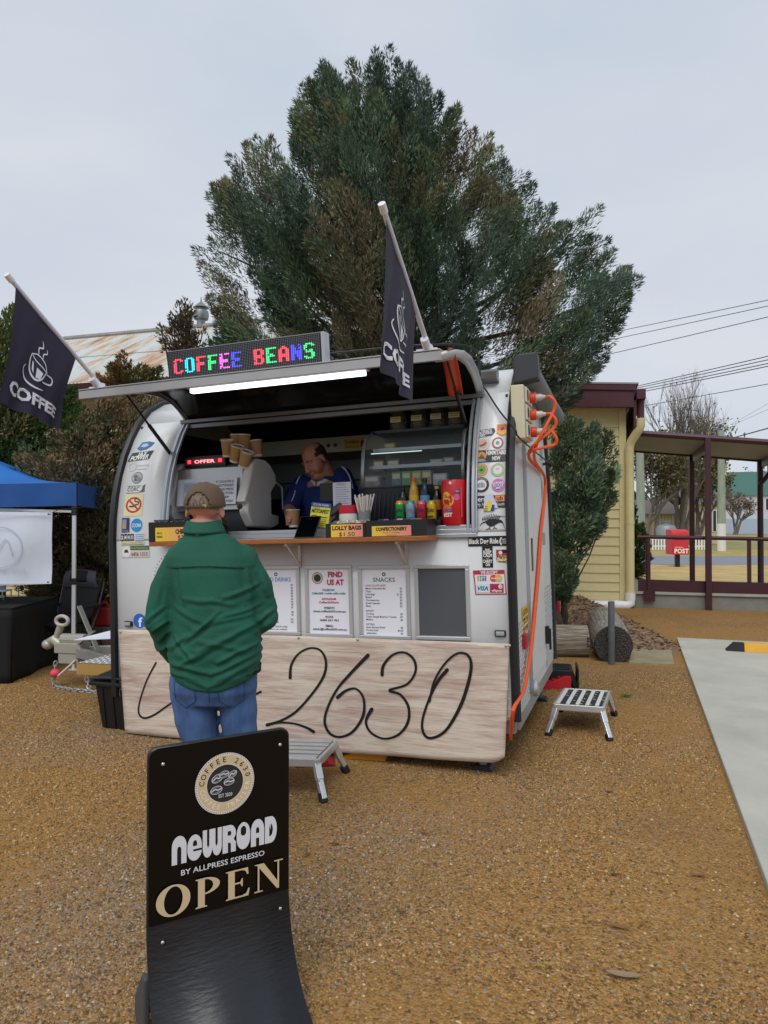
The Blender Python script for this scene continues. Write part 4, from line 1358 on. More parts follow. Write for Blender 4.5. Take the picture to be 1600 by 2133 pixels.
# ---- framed menus under the shelf
def menu(px0, py0, px1, py1, kind):
    a, b = P((px0 + px1) / 2 - (px1 - px0) / 2, (py0 + py1) / 2), P(px1, (py0 + py1) / 2)
    zt, zb = P((px0 + px1) / 2, py0).z, P((px0 + px1) / 2, py1).z
    x0, x1 = a.x, b.x
    w, h = x1 - x0, zt - zb
    fm = MB()
    t = 0.026
    for (c0_, c1_) in (((x0, zb), (x1, zb + t)), ((x0, zt - t), (x1, zt)), ((x0, zb + t), (x0 + t, zt - t)), ((x1 - t, zb + t), (x1, zt - t))):
        fm.box2((c0_[0], -.022, c0_[1]), (c1_[0], -.001, c1_[1]))
    f = fm.build('menu_frame', mat('#c3c6c8', 0.35, 0.5), tr, bevel=0.005)
    pr = Print(0.35)
    W, H = w - 2 * t, h - 2 * t
    if kind == 'board':
        pr.rect(-W / 2, -H / 2, W / 2, H / 2, '#53565c')
        o = pr.build('slate', f, plane_map((x0 + w / 2, -.004, zb + h / 2), (1, 0, 0), (0, 0, 1), (0, -1, 0)))
        return
    paper = '#e9ecf6'
    pr.rect(-W / 2, -H / 2, W / 2, H / 2, paper)
    rr = random.Random(hash(kind) % 1000 if False else len(kind) * 7)
    if kind in ('cold', 'snacks', 'hot'):
        ttl, tc_ = {'cold': ('COLD DRINKS', '#3a86d0'), 'snacks': ('SNACKS', '#3e6b4c'), 'hot': ('HOT DRINKS', '#b04a3a')}[kind]
        pr.ring(0, H / 2 - 0.035, 0.006, 0.013, '#333333', 14)
        pr.text(ttl, 0, H / 2 - 0.085, 0.040, tc_, bold=0.012, width=W * (0.72 if kind != 'snacks' else 0.5))
        y = H / 2 - 0.115
        rows = {'snacks': [('h', 'CHOCOLATE BARS'), ('r', 'Mixed Chocolate Bar', '$3'), ('r', 'Chips', '$3'), ('r', 'Lolly Bags', '$1.50'), ('r', 'Muesli', '$2'), ('r', 'Chocolate bar', '$3'), ('r', 'Small Cupcake', '$4'), ('r', 'Mints', '$2'), ('s',),
                           ('h', 'BAKERY'), ('r', 'Cookies', '$3'), ('r', 'Toast: Simple Bread or Toastie', '$7'), ('r', 'Muffins', '$5'), ('s',), ('k', 'EXTRAS'), ('r', 'Extra Banana Bread', '$5'), ('r', 'Protein balls', '$4.50'), ('r', 'Jellybabies', '$2'), ('s',),
                           ('k', 'Fruit'), ('r', 'Apples', '$2'), ('r', 'Gluten free option available', '$5')],
                'cold': [('r', 'Water', '$3'), ('r', 'Soft drink cans', '$3'), ('r', 'Iced coffee', '$6'), ('r', 'Iced chocolate', '$6'), ('r', 'Iced latte', '$6'), ('r', 'Iced mocha', '$6'), ('r', 'Juice', '$4'), ('r', 'Smoothie', '$8'), ('r', 'Milkshake', '$7'), ('s',),
                         ('r', 'Thickshake', '$8'), ('r', 'Kids size shake', '$5'), ('s',), ('r', 'Extra shot', '50c'), ('r', 'Syrup or soy milk Cup', '50c'), ('s',), ('k', 'Ask us about our Specials today'), ('k', 'Dairy free options also available')]}
        for row in rows.get(kind, rows['cold']):
            if row[0] == 's':
                y -= 0.012; continue
            if row[0] == 'r':
                pr.text(row[1], -W / 2 + 0.022, y, 0.017, '#2a2c33', 'l', bold=0.008, up=False)
                pr.text(row[2], W / 2 - 0.03, y, 0.017, '#2a2c33', 'r', bold=0.008, up=False)
            else:
                pr.text(row[1], -W / 2 + 0.022, y, 0.017, '#b53a3a' if row[0] == 'h' else '#444444', 'l', bold=0.006, up=False)
            y -= 0.0195
    else:
        pr.disc(-W * 0.28, H / 2 - 0.062, 0.042, '#cfc3ae'); pr.disc(-W * 0.28, H / 2 - 0.062, 0.026, '#2d2f33'); pr.ring(-W * 0.28, H / 2 - 0.062, 0.036, 0.039, '#7a5147')
        for s, yy in (('FIND', -0.055), ('US AT', -0.108)):
            pr.text(s, W * 0.17, H / 2 + yy, 0.050, '#c2274a', bold=0.045, width=W * (0.36 if s == 'FIND' else 0.42))
        y = H / 2 - 0.150
        for s, c in (('FACEBOOK', '#2b6a86'), ('Coffee2630 - mobile coffee trailer', '#1f6f74'), (None, 0), ('INSTAGRAM', '#b5243f'), ('Coffee2630nsw', '#b5243f'), (None, 0), ('WEBSITE', '#23403a'), ('www.coffee2630.com.au', '#1f3a38'), (None, 0),
                     ('PHONE', '#7a2f3a'), ('0400 631 961', '#6a2a35'), (None, 0), ('EMAIL', '#2a2c33'), ('admin@coffee2630.com.au', '#2a2c33')):
            if s is None:
                y -= 0.016; continue
            pr.text(s, 0, y, 0.020, c, bold=0.02, width=min(W * 0.84, len(s) * 0.0115), up=False)
            y -= 0.0225
    pr.build('menu_sheet', f, plane_map((x0 + w / 2, -.004, zb + h / 2), (1, 0, 0), (0, 0, 1), (0, -1, 0)), gap=0.0006)
menu(412, 1178, 513, 1316, 'hot')
menu(528, 1178, 627, 1322, 'cold')
menu(638, 1177, 736, 1327, 'find')
menu(749, 1177, 856, 1331, 'snacks')
menu(866, 1176, 980, 1333, 'board')

# ---- clearance lamps, corner checker plate
lampm = mat('#aab2b6', 0.15, 0.2)
for px, py in ((1043, 1319), (269, 1299)):
    q = P(px, py)
    l_ = MB().box2((q.x - 0.036, -.018, q.z - 0.021), (q.x + 0.036, -.001, q.z + 0.021)).build('clearance_lamp', black, tr, bevel=0.012)
    MB().box2((q.x - 0.027, -.026, q.z - 0.013), (q.x + 0.027, -.019, q.z + 0.013)).build('lens', lampm, l_, bevel=0.005)
def checker():
    m = bpy.data.materials.new('checker_plate'); m.use_nodes = True
    nt = m.node_tree; N = nt.nodes; L = nt.links
    p = N['Principled BSDF']; p.inputs['Base Color'].default_value = (.62, .64, .65, 1); p.inputs['Metallic'].default_value = 0.55; p.inputs['Roughness'].default_value = 0.38
    return m
ck = checker()
def plate(name, O, ax, az, nn, w, h, step=0.034, parent=tr):
    """Sheet with raised bars in alternating diagonals."""
    O, ax, az, nn = V(O), V(ax), V(az), V(nn)
    mb = MB()
    mb.add([O, O + ax * w, O + ax * w + az * h, O + az * h], [(0, 1, 2, 3)])
    i = 0
    y = step * 0.6
    r_ = 0
    while y < h - step * 0.4:
        x = step * (0.55 if r_ % 2 == 0 else 1.05) * 0.9
        k = r_
        while x < w - step * 0.3:
            s = 1 if k % 2 == 0 else -1
            d = (ax * 0.7 * s + az * 0.7) * step * 0.42
            c_ = O + ax * x + az * y
            e_ = (ax * -0.7 * s + az * 0.7).normalized() * 0.004
            mb.add([c_ - d + nn * .0005, c_ + e_ + nn * .0005, c_ + d + nn * .0005, c_ - e_ + nn * .0005, c_ + nn * 0.0045], [(0, 1, 4), (1, 2, 4), (2, 3, 4), (3, 0, 4)])
            x += step; k += 1
        y += step * 0.9; r_ += 1
    return mb.build(name, ck, parent, fix=False)
q0 = P(1060, 1342)
plate('corner_plate', (q0.x - 0.04, -.004, .32), (1, 0, 0), (0, 0, 1), (0, -1, 0), TL - 0.03 - (q0.x - 0.04), q0.z - .32 + 0.005)
# ---- right end: doors, plates, tail lamps, socket box, awning
plate('end_plate', (TL + .002, 0.04, .32), (0, 1, 0), (0, 0, 1), (1, 0, 0), 0.55, 0.56)
plate('end_plate', (TL + .002, 1.62, .32), (0, 1, 0), (0, 0, 1), (1, 0, 0), 0.5, 0.66)
seam = mat('#8c9092', 0.4, 0.5)
MB().box2((TL, 0.62, .34), (TL + 0.02, 0.65, 2.1)).build('door_jamb', silver, tr)
door = MB().box2((TL, 0.72, .40), (TL + 0.014, 1.52, 2.25)).build('entry_door', mat('#d6d8d6', 0.4, var=0.04), tr, bevel=0.004)
MB().box2((TL + .0145, 0.80, 1.18), (TL + 0.02, 0.86, 1.42)).build('door_window', mat('#2a2c2f', 0.2), door)
hq = PS(1133, 1322)
MB().box2((TL + .015, hq.y - 0.03, hq.z - 0.07), (TL + .045, hq.y + 0.03, hq.z + 0.07)).tube([(TL + .05, hq.y, hq.z + 0.05), (TL + .05, hq.y, hq.z - 0.12)], 0.01, 6).build('door_handle', black, door)
for z in (.62, 1.4, 2.1):
    MB().box2((TL + .0145, 1.49, z - 0.05), (TL + .03, 1.56, z + 0.05)).build('hinge', silver, door)
for (px, py) in ((1089, 1335), (1161, 1263)):
    q = PS(px, py)
    MB().box2((TL + .001, q.y - 0.045, q.z - 0.05), (TL + .03, q.y + 0.045, q.z + 0.05)).build('tail_lamp', mat('#a3202b', 0.25), tr, bevel=0.006)
pr = Print()
pr.rect(-0.14, -0.09, 0.14, 0.09, '#d8b02a')
for k, s in enumerate(('CAUTION', 'WIDE LOAD', 'KEEP CLEAR')):
    pr.text(s, 0, 0.035 - k * 0.055, 0.055, '#33260a', width=0.22, bold=0.02)
q = PS(1092, 1292)
pr.build('yellow_notice', tr, plane_map((TL + .001, q.y + 0.04, q.z), (0, 1, 0), (0, 0, 1), (1, 0, 0)))
bq = PS(1092, 838); bq2 = PS(1112, 942)
zc = (bq.z + bq2.z) / 2
bx_ = MB().box2((TL + 0.001, 0.16, zc - 0.175), (TL + 0.085, 0.46, zc + 0.175)).build('socket_box', mat('#cfc9ac', 0.5), tr, bevel=0.006)
orange_p = mat('#d94a1e', 0.45)
SOCK = []
for k in range(3):
    z = zc + 0.115 - k * 0.115
    MB().box2((TL + 0.0855, 0.20, z - 0.05), (TL + 0.10, 0.45, z + 0.05)).build('socket_plate', mat('#c4beaa', 0.5), bx_, bevel=0.004)
    MB().box2((TL + 0.1005, 0.22, z - 0.03), (TL + 0.105, 0.25, z + 0.03)).build('switch_window', black, bx_)
    MX = Matrix.Translation((TL + 0.10, 0.36, z)) @ Matrix.Rotation(R(90), 4, 'Y')
    MB().lathe([(0.03, 0), (0.036, 0.005), (0.036, 0.035), (0.03, 0.04)], 22, M=MX).build('locking_ring', orange_p, bx_, smooth=True)
    MB().lathe([(0.024, 0.04), (0.024, 0.07), (0.015, 0.085), (0.012, 0.10)], 14, M=MX).build('plug', mat('#d9d4cf', 0.2, trans=0.3), bx_, smooth=True)
    SOCK.append(V((TL + 0.20, 0.36, z)))
# rolled awning on the right end
aw0, aw1 = V((TL + 0.085, 0.30, 2.56)), V((TL + 0.085, 2.20, 2.50))
awn = MB().tube([aw0, aw0.lerp(aw1, 0.3) + V((0, 0, -.01)), aw0.lerp(aw1, 0.6) + V((0, 0, -.015)), aw1], [0.075, 0.078, 0.078, 0.078], 18).build('rolled_awning', mat('#6f7276', 0.7, var=0.15, vscale=4, bump=0.5, bscale=10, stretch=(1, 4, 1)), tr, smooth=True)
MB().prism([(0.005, 2.46), (0.005, 2.60), (0.03, 2.655), (0.165, 2.66), (0.17, 2.48)], lambda a, b: V((TL + a, 0.27, b)), lambda a, b: V((TL + a, 0.40, b))).build('awning_cap', mat('#33363b', 0.6), tr, bevel=0.012)
for w in (0.62, 1.7):
    MB().bar((TL + 0.0, w, 2.30), (TL + 0.09, w, 2.46), 0.05, 0.03).build('awning_bracket', mat('#8d9092', 0.4, 0.5), tr)
# cord hook ball
hk = PS(1143, 966, TL + 0.05)
MB().ball((TL + 0.06, hk.y, hk.z), 0.032, 14, 10).tube([(TL, hk.y, hk.z), (TL + 0.06, hk.y, hk.z)], 0.012, 8).build('cord_hook', mat('#1c1d21', 0.35), tr, smooth=True)
fl = MB().lathe([(0.0, 0.03), (0.05, 0.02), (0.06, 0.0), (0.05, -0.02), (0.0, -0.03)], 16, M=Matrix.Translation((TL + 0.03, 0.66, .36)) @ Matrix.Rotation(R(90), 4, 'Y')).build('water_filler', silver, tr, smooth=True)
# chassis rail and lower skirt
MB().box2((0.05, 0.06, .20), (TL - 0.02, 0.12, .305)).box2((0.05, TW - 0.12, .20), (TL - 0.02, TW - 0.06, .305)).box2((TL - 0.07, 0.12, .21), (TL + 0.0, TW - 0.12, .30)).build('chassis', mat('#a8abad', 0.4, 0.6), tr)
for yv in (TW - 0.03, 0.03):
    w_ = MB()
    Wm = Matrix.Translation((1.55, yv + (0.07 if yv < 1 else -0.07), .33)) @ Matrix.Rotation(R(90), 4, 'X')
    wh = MB().lathe([(0.2, -0.085), (0.29, -0.09), (0.325, -0.06), (0.33, 0), (0.325, 0.06), (0.29, 0.09), (0.2, 0.085)], 30, M=Wm).build('wheel', mat('#1a1a1c', 0.85), tr, smooth=True)
    MB().lathe([(0.0, -0.05), (0.12, -0.05), (0.2, -0.075), (0.205, 0.07)], 24, M=Wm).build('rim', mat('#9a9da0', 0.35, 0.7), wh, smooth=True)
# stabiliser legs
for px, py, w in ((1008, 1600, 0.12), (345, 1540, 0.12), (1160, 1408, TW - 0.12)):
    q = TI @ gnd(px, py)
    x = min(max(q.x, 0.2), TL - 0.12)
    zg = (TI @ (TM @ V((x, w, 0)) * 1.0)).z
    wp = TM @ V((x, w, 0)); zg = -wp.z / TM.to_3x3().col[2].z
    lg_ = MB().box2((x - 0.02, w - 0.02, zg + 0.02), (x + 0.02, w + 0.02, .3)).build('stabiliser_leg', mat('#a0a3a6', 0.4, 0.6), tr)
    MB().prism([(-0.07, 0), (0.07, 0), (0.05, 0.03), (-0.05, 0.03)], lambda a, b: V((x + a, w - 0.055, zg + b)), lambda a, b: V((x + a, w + 0.055, zg + b))).build('foot_pad', mat('#2a2b2e', 0.6), lg_)
# ---- drawbar, coupling, chains, spare wheel
galv = mat('#a9aba9', 0.42, 0.55, var=0.12, vscale=8)
db = MB()
cpl = V((-1.56, 1.075, .42))
for s in (-1, 1):
    db.bar((0.0, 1.075 + 0.62 * s, .40), (cpl.x + 0.25, 1.075 + 0.05 * s, .41), 0.05, 0.09)
draw = db.build('drawbar', galv, tr, bevel=0.004)
db = MB()
db.box2((cpl.x - 0.02, 1.0, .40), (cpl.x + 0.30, 1.15, .50))
db.tube([(cpl.x + 0.02, 1.075, .53), (cpl.x + 0.30, 1.075, .53)], 0.055, 12)
db.box2((cpl.x + 0.02, 1.01, .30), (cpl.x + 0.26, 1.14, .40))
db.build('hitch_body', mat('#a5a498', 0.5, 0.3), draw, bevel=0.008)
db = MB()
db.tube([(cpl.x - 0.0, 1.075, .47), (cpl.x - 0.08, 1.075, .52), (cpl.x - 0.16, 1.075, .50)], [0.05, 0.055, 0.03], 10)
db.ball((cpl.x - 0.17, 1.075, .47), (0.06, 0.05, 0.05), 10, 8)
db.tube([(cpl.x - 0.06, 1.075, .52), (cpl.x + 0.0, 1.075, .66)], 0.035, 10)
db.build('coupling_head', mat('#aeaca1', 0.45, 0.35), draw, smooth=True)
db = MB()
db.tube([(cpl.x + 0.04 + 0.075 * math.cos(t * math.pi / 8), 1.05, .71 + 0.045 * math.sin(t * math.pi / 8)) for t in range(16)], 0.018, 8, closed=True)
db.build('coupling_handle', mat('#bdbbb0', 0.4, 0.3), draw, smooth=True)
db = MB()
db.bar((cpl.x + 0.50, 1.02, .42), (cpl.x + 0.28, 1.02, .86), 0.05, 0.016)
db.bar((cpl.x + 0.28, 1.0, .50), (cpl.x + 0.45, 1.02, .62), 0.04, 0.016)
db.build('brake_lever', mat('#9fa39b', 0.45, 0.5), draw)
tm_ = MB()
plate('step_plate', (-0.72, 0.38, .455), (1, 0, 0), (0, 1, 0), (0, 0, 1), 0.70, 0.75)
MB().box2((-0.72, 0.37, .36), (-0.02, 0.40, .45)).build('step_edge', mat('#b28f4f', 0.5, 0.2), tr)
Wm = Matrix.Translation((-0.58, 0.86, .565)) @ Matrix.Rotation(R(74), 4, 'X') @ Matrix.Rotation(R(30), 4, 'Y')
wh = MB().lathe([(0.085, -0.05), (0.125, -0.052), (0.145, -0.03), (0.147, 0), (0.145, 0.03), (0.125, 0.052), (0.085, 0.05)], 26, M=Wm).build('jockey_wheel', mat('#1b1c1f', 0.85, bump=0.8, bscale=60), tr, smooth=True)
MB().lathe([(0.0, 0.02), (0.05, 0.02), (0.085, 0.045), (0.088, -0.04), (0.05, -0.03), (0.0, -0.03)], 20, M=Wm).build('rim', mat('#b6b2a2', 0.45, 0.4), wh, smooth=True)
MB().add([V((-1.1, 0.75, .575)), V((-0.62, 1.25, .70)), V((-0.04, 1.25, .70)), V((-0.04, 0.8, .63))], [(0, 1, 2, 3)]).build('white_cover', mat('#d9dcea', 0.6), tr, solid=0.006)
MB().box2((-0.06, 0.55, .46), (-0.012, 0.60, 1.2)).build('white_upright', mat('#dfe2e4', 0.5), tr)
# safety chains: links hang from the hitch to the ground and run along it
def chain(path, nm):
    pts = [V(p) for p in path]
    seg, tot = [], 0
    for a, b in zip(pts, pts[1:]):
        seg.append((tot, a, b)); tot += (b - a).length
    k = 0
    d = 0.02
    while d < tot:
        for s0, a, b in reversed(seg):
            if d >= s0:
                break
        dr = (b - a).normalized(); c = a + dr * (d - s0)
        sd = dr.orthogonal().normalized()
        if k % 2:
            sd = dr.cross(sd)
        mb = MB()
        mb.tube([c + dr * (0.028 * math.cos(t * math.pi / 5)) + sd * (0.016 * math.sin(t * math.pi / 5)) for t in range(10)], 0.0062, 5, closed=True)
        mb.build('chain_link', galv, draw, smooth=True)
        d += 0.040; k += 1
zg = lambda x, y: -(TM @ V((x, y, 0))).z + 0.012
g1 = (cpl.x - 0.02, 0.98, zg(cpl.x, 1.0)); g2 = (cpl.x + 0.50, 0.92, zg(cpl.x + .5, .9))
chain([(cpl.x + 0.0, 1.0, .32), g1, (cpl.x + 0.28, 0.90, g1[2]), g2, (cpl.x + 0.85, 0.88, g2[2])], 'a')
chain([(cpl.x + 0.32, 1.0, .33), (cpl.x + 0.40, 0.98, .14), (cpl.x + 0.46, 0.94, g2[2])], 'b')
MB().ball((cpl.x - 0.0, 0.995, .21), (0.05, 0.05, 0.042), 12, 8).build('pink_tag', mat('#e0465f', 0.6), draw, smooth=True)
MB().tube([(cpl.x + 0.03, 0.99, .18), (cpl.x + 0.12, 0.98, .24), (cpl.x + 0.24, 1.0, .34)], 0.01, 6).build('white_rope', mat('#d8d4cc', 0.8), draw, smooth=True)

# ---- stickers (each its own piece of print)
def sticker(px, py, draw_f, name='sticker'):
    q, up, nn = surf(px, py)
    q2 = surf(px + 10, py)[0]; q3 = surf(px, py + 10)[0]
    sx = (q2 - q).length / 10; sy = (q3 - q).length / 10
    pr = Print(0.4)
    draw_f(pr)
    f = plane_map(q, V((1, 0, 0)) * sx, up * sy, nn, 0.003)
    return pr.build(name, tr, f)
BK, WH = '#141519', '#e6e6e6'
def lab(w, h, bg, rows, border=None):
    def d(p):
        if border:
            p.rect(-w / 2 - 1, -h / 2 - 1, w / 2 + 1, h / 2 + 1, border)
        p.rect(-w / 2, -h / 2, w / 2, h / 2, bg)
        for (s, x, y, size, c, wd) in rows:
            p.text(s, x, y, size, c, bold=0.02, width=wd)
    return d
# left pillar
def st(p):
    p.poly([(-14, -4), (-8, 8), (6, 9), (18, 6), (14, 0), (6, -6), (-6, -8)], '#3d6f9e'); p.poly([(-8, 0), (-4, 5), (4, 5), (8, 1), (0, -2)], '#a8c6de'); p.text('drip tray', 0, -13, 5, '#9a9da3', width=22)
sticker(302, 930, st)
def st(p):
    p.poly([(-24, -9), (-19, 8), (24, 11), (19, -6)], '#3a3d42'); p.text('JAY', 3, 1, 11, WH, shear=0.3, bold=0.03, rot=0.07, width=22); p.text('POWER', -1, -7, 13, WH, shear=0.3, bold=0.03, rot=0.07, width=36)
sticker(293, 951, st)
sticker(290, 972, lambda p: (p.ring(-14, 0, 7, 9, '#c4c8ce', 14), p.text('lettering', 8, 0, 6, '#b3b7bd', width=24), p.rect(-4, -6, 18, -5, '#b3b7bd')))
sticker(286, 995, lambda p: (p.disc(0, 0, 11, '#aeb2b3', 12), p.ring(0, 0, 10, 11, '#5d6163'), p.disc(-3, 2, 4, '#6c7072'), p.disc(4, -3, 4, '#8a8d8f'), p.poly([(-6, -6), (-2, -1), (2, -7)], '#54585a')))
sticker(283, 1019, lambda p: (p.text('CORC', -5, -4, 12, '#3c3f45', width=24), p.rect(-18, 6, 10, 7, '#5d6066'), p.rect(-18, -8, 10, -7, '#5d6066'), p.poly([(8, -7), (13, -2), (14, 6), (19, 9), (18, 3), (19, -6)], '#5d6066')))
def st(p):
    p.rect(-19, -23, 19, 23, '#e0dcae'); p.ring(0, 0, 12.5, 16.5, '#c8372e'); p.rect(-9, -4.5, 6, -1.5, '#1d1e1c'); p.stroke([(3, 0), (9, 1), (9, 6), (3, 7), (2, 12), (6, 13)], 2.2, '#2c2d2a'); p.poly([(-11.5, 9), (-9, 11.5), (11.5, -9), (9, -11.5)], '#c8372e')
sticker(279, 1052, st, 'no_smoking_sticker')
sticker(262, 1094, lambda p: (p.rect(-8, -15, 8, 15, '#27325f'), p.rect(-7, -8, 2, 12, '#8f93a8'), p.rect(-5, -6, 1, 2, '#b99f4c'), p.text('heritage', 0, -13, 5, '#b9bfd8', width=13)))
sticker(285, 1094, lambda p: (p.disc(0, 0, 12, '#2191cf', 14), p.text('COOMA', 0, -4, 11, '#e8f2f8', bold=0.02, width=20)))
def st(p):
    for k, s in enumerate('2MNO'):
        p.rect(-24 + k * 7, -5, -18 + k * 7, 9, '#2b2f45', up=False)
    p.up()
    for k, s in enumerate('2MNO'):
        p.text(s, -21 + k * 7, -2, 11, WH, bold=0.04, width=4.5, up=False)
    p.rect(5, -6, 24, 9, '#cfd9ea')
    for k in range(4):
        p.rect(7, 6 - k * 4, 23, 7.5 - k * 4, '#6a8fc4', up=False)
    p.up(); p.rect(-24, -13, 24, -7, '#e3dca6'); p.text('Monaro Community Radio', 0, -11.5, 5, '#4a431d', width=44)
sticker(276, 1121, st)
def st(p):
    p.rect(-29, -12, 29, 12, '#cfd4cd'); p.rect(-10, 3, 29, 12, '#4b6b3a'); p.text('Cooma Monaro Railway', 9, 6, 5, '#cfe0c0', width=34); p.disc(-18, 0, 9, '#e6e9e6', 12); p.poly([(-23, -2), (-21, 4), (-16, 5), (-13, -2)], '#30353a'); p.text('6456 1313', 9, -9, 11, '#a23241', width=33, bold=0.01)
sticker(282, 1149, st)
sticker(291, 1293, lambda p: (p.disc(0, 0, 13, '#2667c0', 15), p.text('f', 2, -12, 27, '#eef2f8', bold=0.02)), 'social_media_sticker')
def st(p):
    p.rect(-13, -15, 13, 15, '#8f3a8a'); p.rect(-11, -13, 11, 13, '#d9dcdf'); p.ring(0, 0, 5, 7.5, '#a23a6a')
sticker(322, 1293, st, 'social_media_sticker')
def st(p):
    for i in range(22):
        a = R(90 + i * 360 / 44)
        p.disc(46 * math.cos(a), 55 * math.sin(a), 1.1, '#2b2c30', n=6)
    p.ring(0, 0, 40, 42, '#b9a98c')
sticker(368, 1205, st, 'round_logo')
# right pillar
def st(p):
    p.poly([(-20, -9), (-18, 6), (17, 9), (20, 2), (14, -6)], '#2b2d31'); p.text("FLYING'S", -2, 1.5, 7, WH, width=29, bold=0.03, rot=0.05); p.text('TRUCKING', -1, -3.5, 7, WH, width=30, bold=0.03, rot=0.05); p.text('YARD', -8, -8, 6, WH, width=15, bold=0.03)
sticker(1012, 902, st)
def st(p):
    p.poly([(-12, 12), (12, 12), (12, -7), (0, -13), (-12, -7)], '#e0a52e'); p.poly([(-10, 9), (10, 9), (10, -1), (-10, -1)], '#d9572a'); p.poly([(-4, 1), (-1, 6), (4, 4), (3, 0), (-2, -3)], '#40201a'); p.text('STOCKMAN', 0, 8, 4, '#4a2a1a', width=18)
sticker(1047, 895, st)
sticker(1006, 925, lambda p: (p.disc(0, 0, 14, '#b9bdb4', 13), p.ring(0, 0, 10, 13, '#cfd2ca'), p.disc(0, 0, 9.5, '#c9a996'), p.poly([(-8, -3), (0, -1), (5, 3), (8, 3), (5, -3), (-4, -6)], '#7d3a30')))
sticker(1037, 923, lambda p: (p.disc(0, 0, 12, '#b13a45'), p.disc(0, 0, 8.5, '#dfe3e0'), p.disc(0, 0, 4, '#5b9a97')))
def st(p):
    p.rect(-34, -12.5, 34, 12.5, '#23252a'); p.disc(-21, 0, 10, '#dd8a3f'); p.poly([(-28, -5), (-21, 5), (-15, -1), (-12, -6)], '#3d5f45'); p.poly([(-32, -11), (-31, -7), (-20, -8), (-11, -9), (-10, -11)], '#5d9ac4')
    p.text('NIMMITABEL', 10.5, 2, 13, WH, bold=0.03, width=43); p.text('NSW', 10.5, -9.5, 12, WH, bold=0.03, width=17)
sticker(1024, 950, st, 'town_sticker')
sticker(1003, 979, lambda p: (p.disc(0, 0, 13, '#b8613f'), p.ring(0, 0, 9, 12.2, '#d9a070'), p.disc(0, 0, 8, '#63b043'), p.poly([(-5, -1), (0, 3), (5, 0), (0, -4)], '#2f5a25')))
sticker(1037, 979, lambda p: (p.disc(0, 0, 15, '#b9c4a6', 14), p.ring(0, 0, 10, 14, '#a7b590'), p.disc(0, 0, 9.5, '#d8dcd4'), p.stroke([(-3, 3), (0, 1), (3, 4)], 1, '#6d7a60')))
def st(p):
    p.disc(0, 0, 16, '#2c302f'); p.disc(0, 0, 11, '#dfe2e0')
    for k in range(5):
        p.rect(-7 + k * 3, -6, -5.4 + k * 3, 5 - abs(k - 2), '#3f4443', up=False)
    p.up(); p.ring(0, 0, 12.5, 14.5, '#8c908f', a0=30, a1=150)
sticker(1003, 1010, st)
def st(p):
    p.disc(0, 0, 14, '#c678b4'); p.poly([(-9, 5), (9, 5), (6, -7), (0, -10), (-6, -7)], '#40508c'); p.text('LICENSED', 0, 3, 6, '#eeeeff', bold=0.03, width=23); p.text('TO PLAY', 0, -3, 7, '#eeeef8', bold=0.03, width=21); p.rect(-5, -7, 5, -4.5, '#eeeef8')
sticker(1038, 1011, st)
def st(p):
    p.rect(-31, -13, 31, 13, '#26282c'); p.text('Jerr', -20, 1, 15, WH, width=22, bold=0.01); p.rect(10, 0, 29, 12, '#e2914a'); p.text('ub', 19.5, 2, 13, '#241c14', width=13, bold=0.02); p.text('My Middle', -14, -9, 9, WH, width=29, shear=0.2); p.text('South', 20, -9, 9, WH, width=17, shear=0.2)
    p.poly([(-12, 14), (4, 17), (16, -14), (-14, -14)], '#c9c9e2'); p.poly([(-15, -19), (-4, 4), (4, 0), (0, -20)], '#d9cf35'); p.poly([(0, -20), (4, -6), (9, -8), (8, -19)], '#2c3a86'); p.text('FEST', -6, -16, 9, '#2a2a20', rot=1.2, width=14)
sticker(1022, 1045, st, 'torn_sticker')
def st(p):   # kiwi bird with a fern leaf on its back
    p.poly([(-14, 0), (-6, 3), (4, 4), (14, 3), (20, 1), (23, -3), (21, -5), (16, -4), (12, -6), (6, -9), (0, -12), (-6, -11), (-12, -6)], BK)
    p.stroke([(21, -2), (24, -8), (26, -15)], [2.2, 1.4, 0.6], BK); p.stroke([(-13, -2), (-20, -4), (-25, -9)], [3, 1.8, 0.8], BK)
    p.stroke([(-3, -10), (-6, -15), (-12, -18)], 1.6, BK); p.stroke([(-6, -15), (-2, -19)], 1.2, BK); p.stroke([(5, -9), (5, -14), (10, -17)], 1.6, BK); p.stroke([(5, -14), (2, -18)], 1.2, BK)
    for k in range(11):
        x = -20 + k * 3.4
        p.stroke([(x, 2 + k * 0.2), (x + 2 + k * .2, 9 + 5 * math.sin(k / 10 * 3.1))], [1.6, 1.0], BK, smooth=0, up=False)
    p.up(); p.stroke([(-18, 3), (0, 7), (18, 9), (29, 8)], [0.8, 1.2, 1.6, 0.5], BK)
sticker(1025, 1085, st, 'kiwi_sticker')
def st(p):
    p.rect(-44, -10.5, 44, 10.5, BK); p.text('Black Dog Ride', -11.5, -5, 15, WH, bold=0.03, width=62); p.text('(', 24, -5, 17, WH, bold=0.03); p.text(')', 41, -5, 17, WH, bold=0.03)
    for k, s in enumerate(('raising awareness', 'of depression', 'and suicide')):
        p.text(s, 32.5, 2.5 - k * 4, 3.6, WH, width=13 if k == 1 else 15, bold=0.02, up=False)
sticker(1019, 1127, st, 'ride_sticker')
sticker(1016, 1160, lambda p: (p.rect(-11, -22, 11, 22, BK), p.poly([(-4, 14), (-5, 18), (0, 16), (5, 18), (4, 14)], '#c9c9c9'), p.text('KEEP', 0, 7, 9, WH, bold=0.04, width=17), p.text('CALM', 0, 0, 9, WH, bold=0.04, width=18), p.text('and', 0, -4, 4, WH, width=6), p.text('CARRY', 0, -12, 9, WH, bold=0.04, width=20), p.text('ON', 0, -19, 8, WH, bold=0.04, width=9)), 'slogan_sticker')
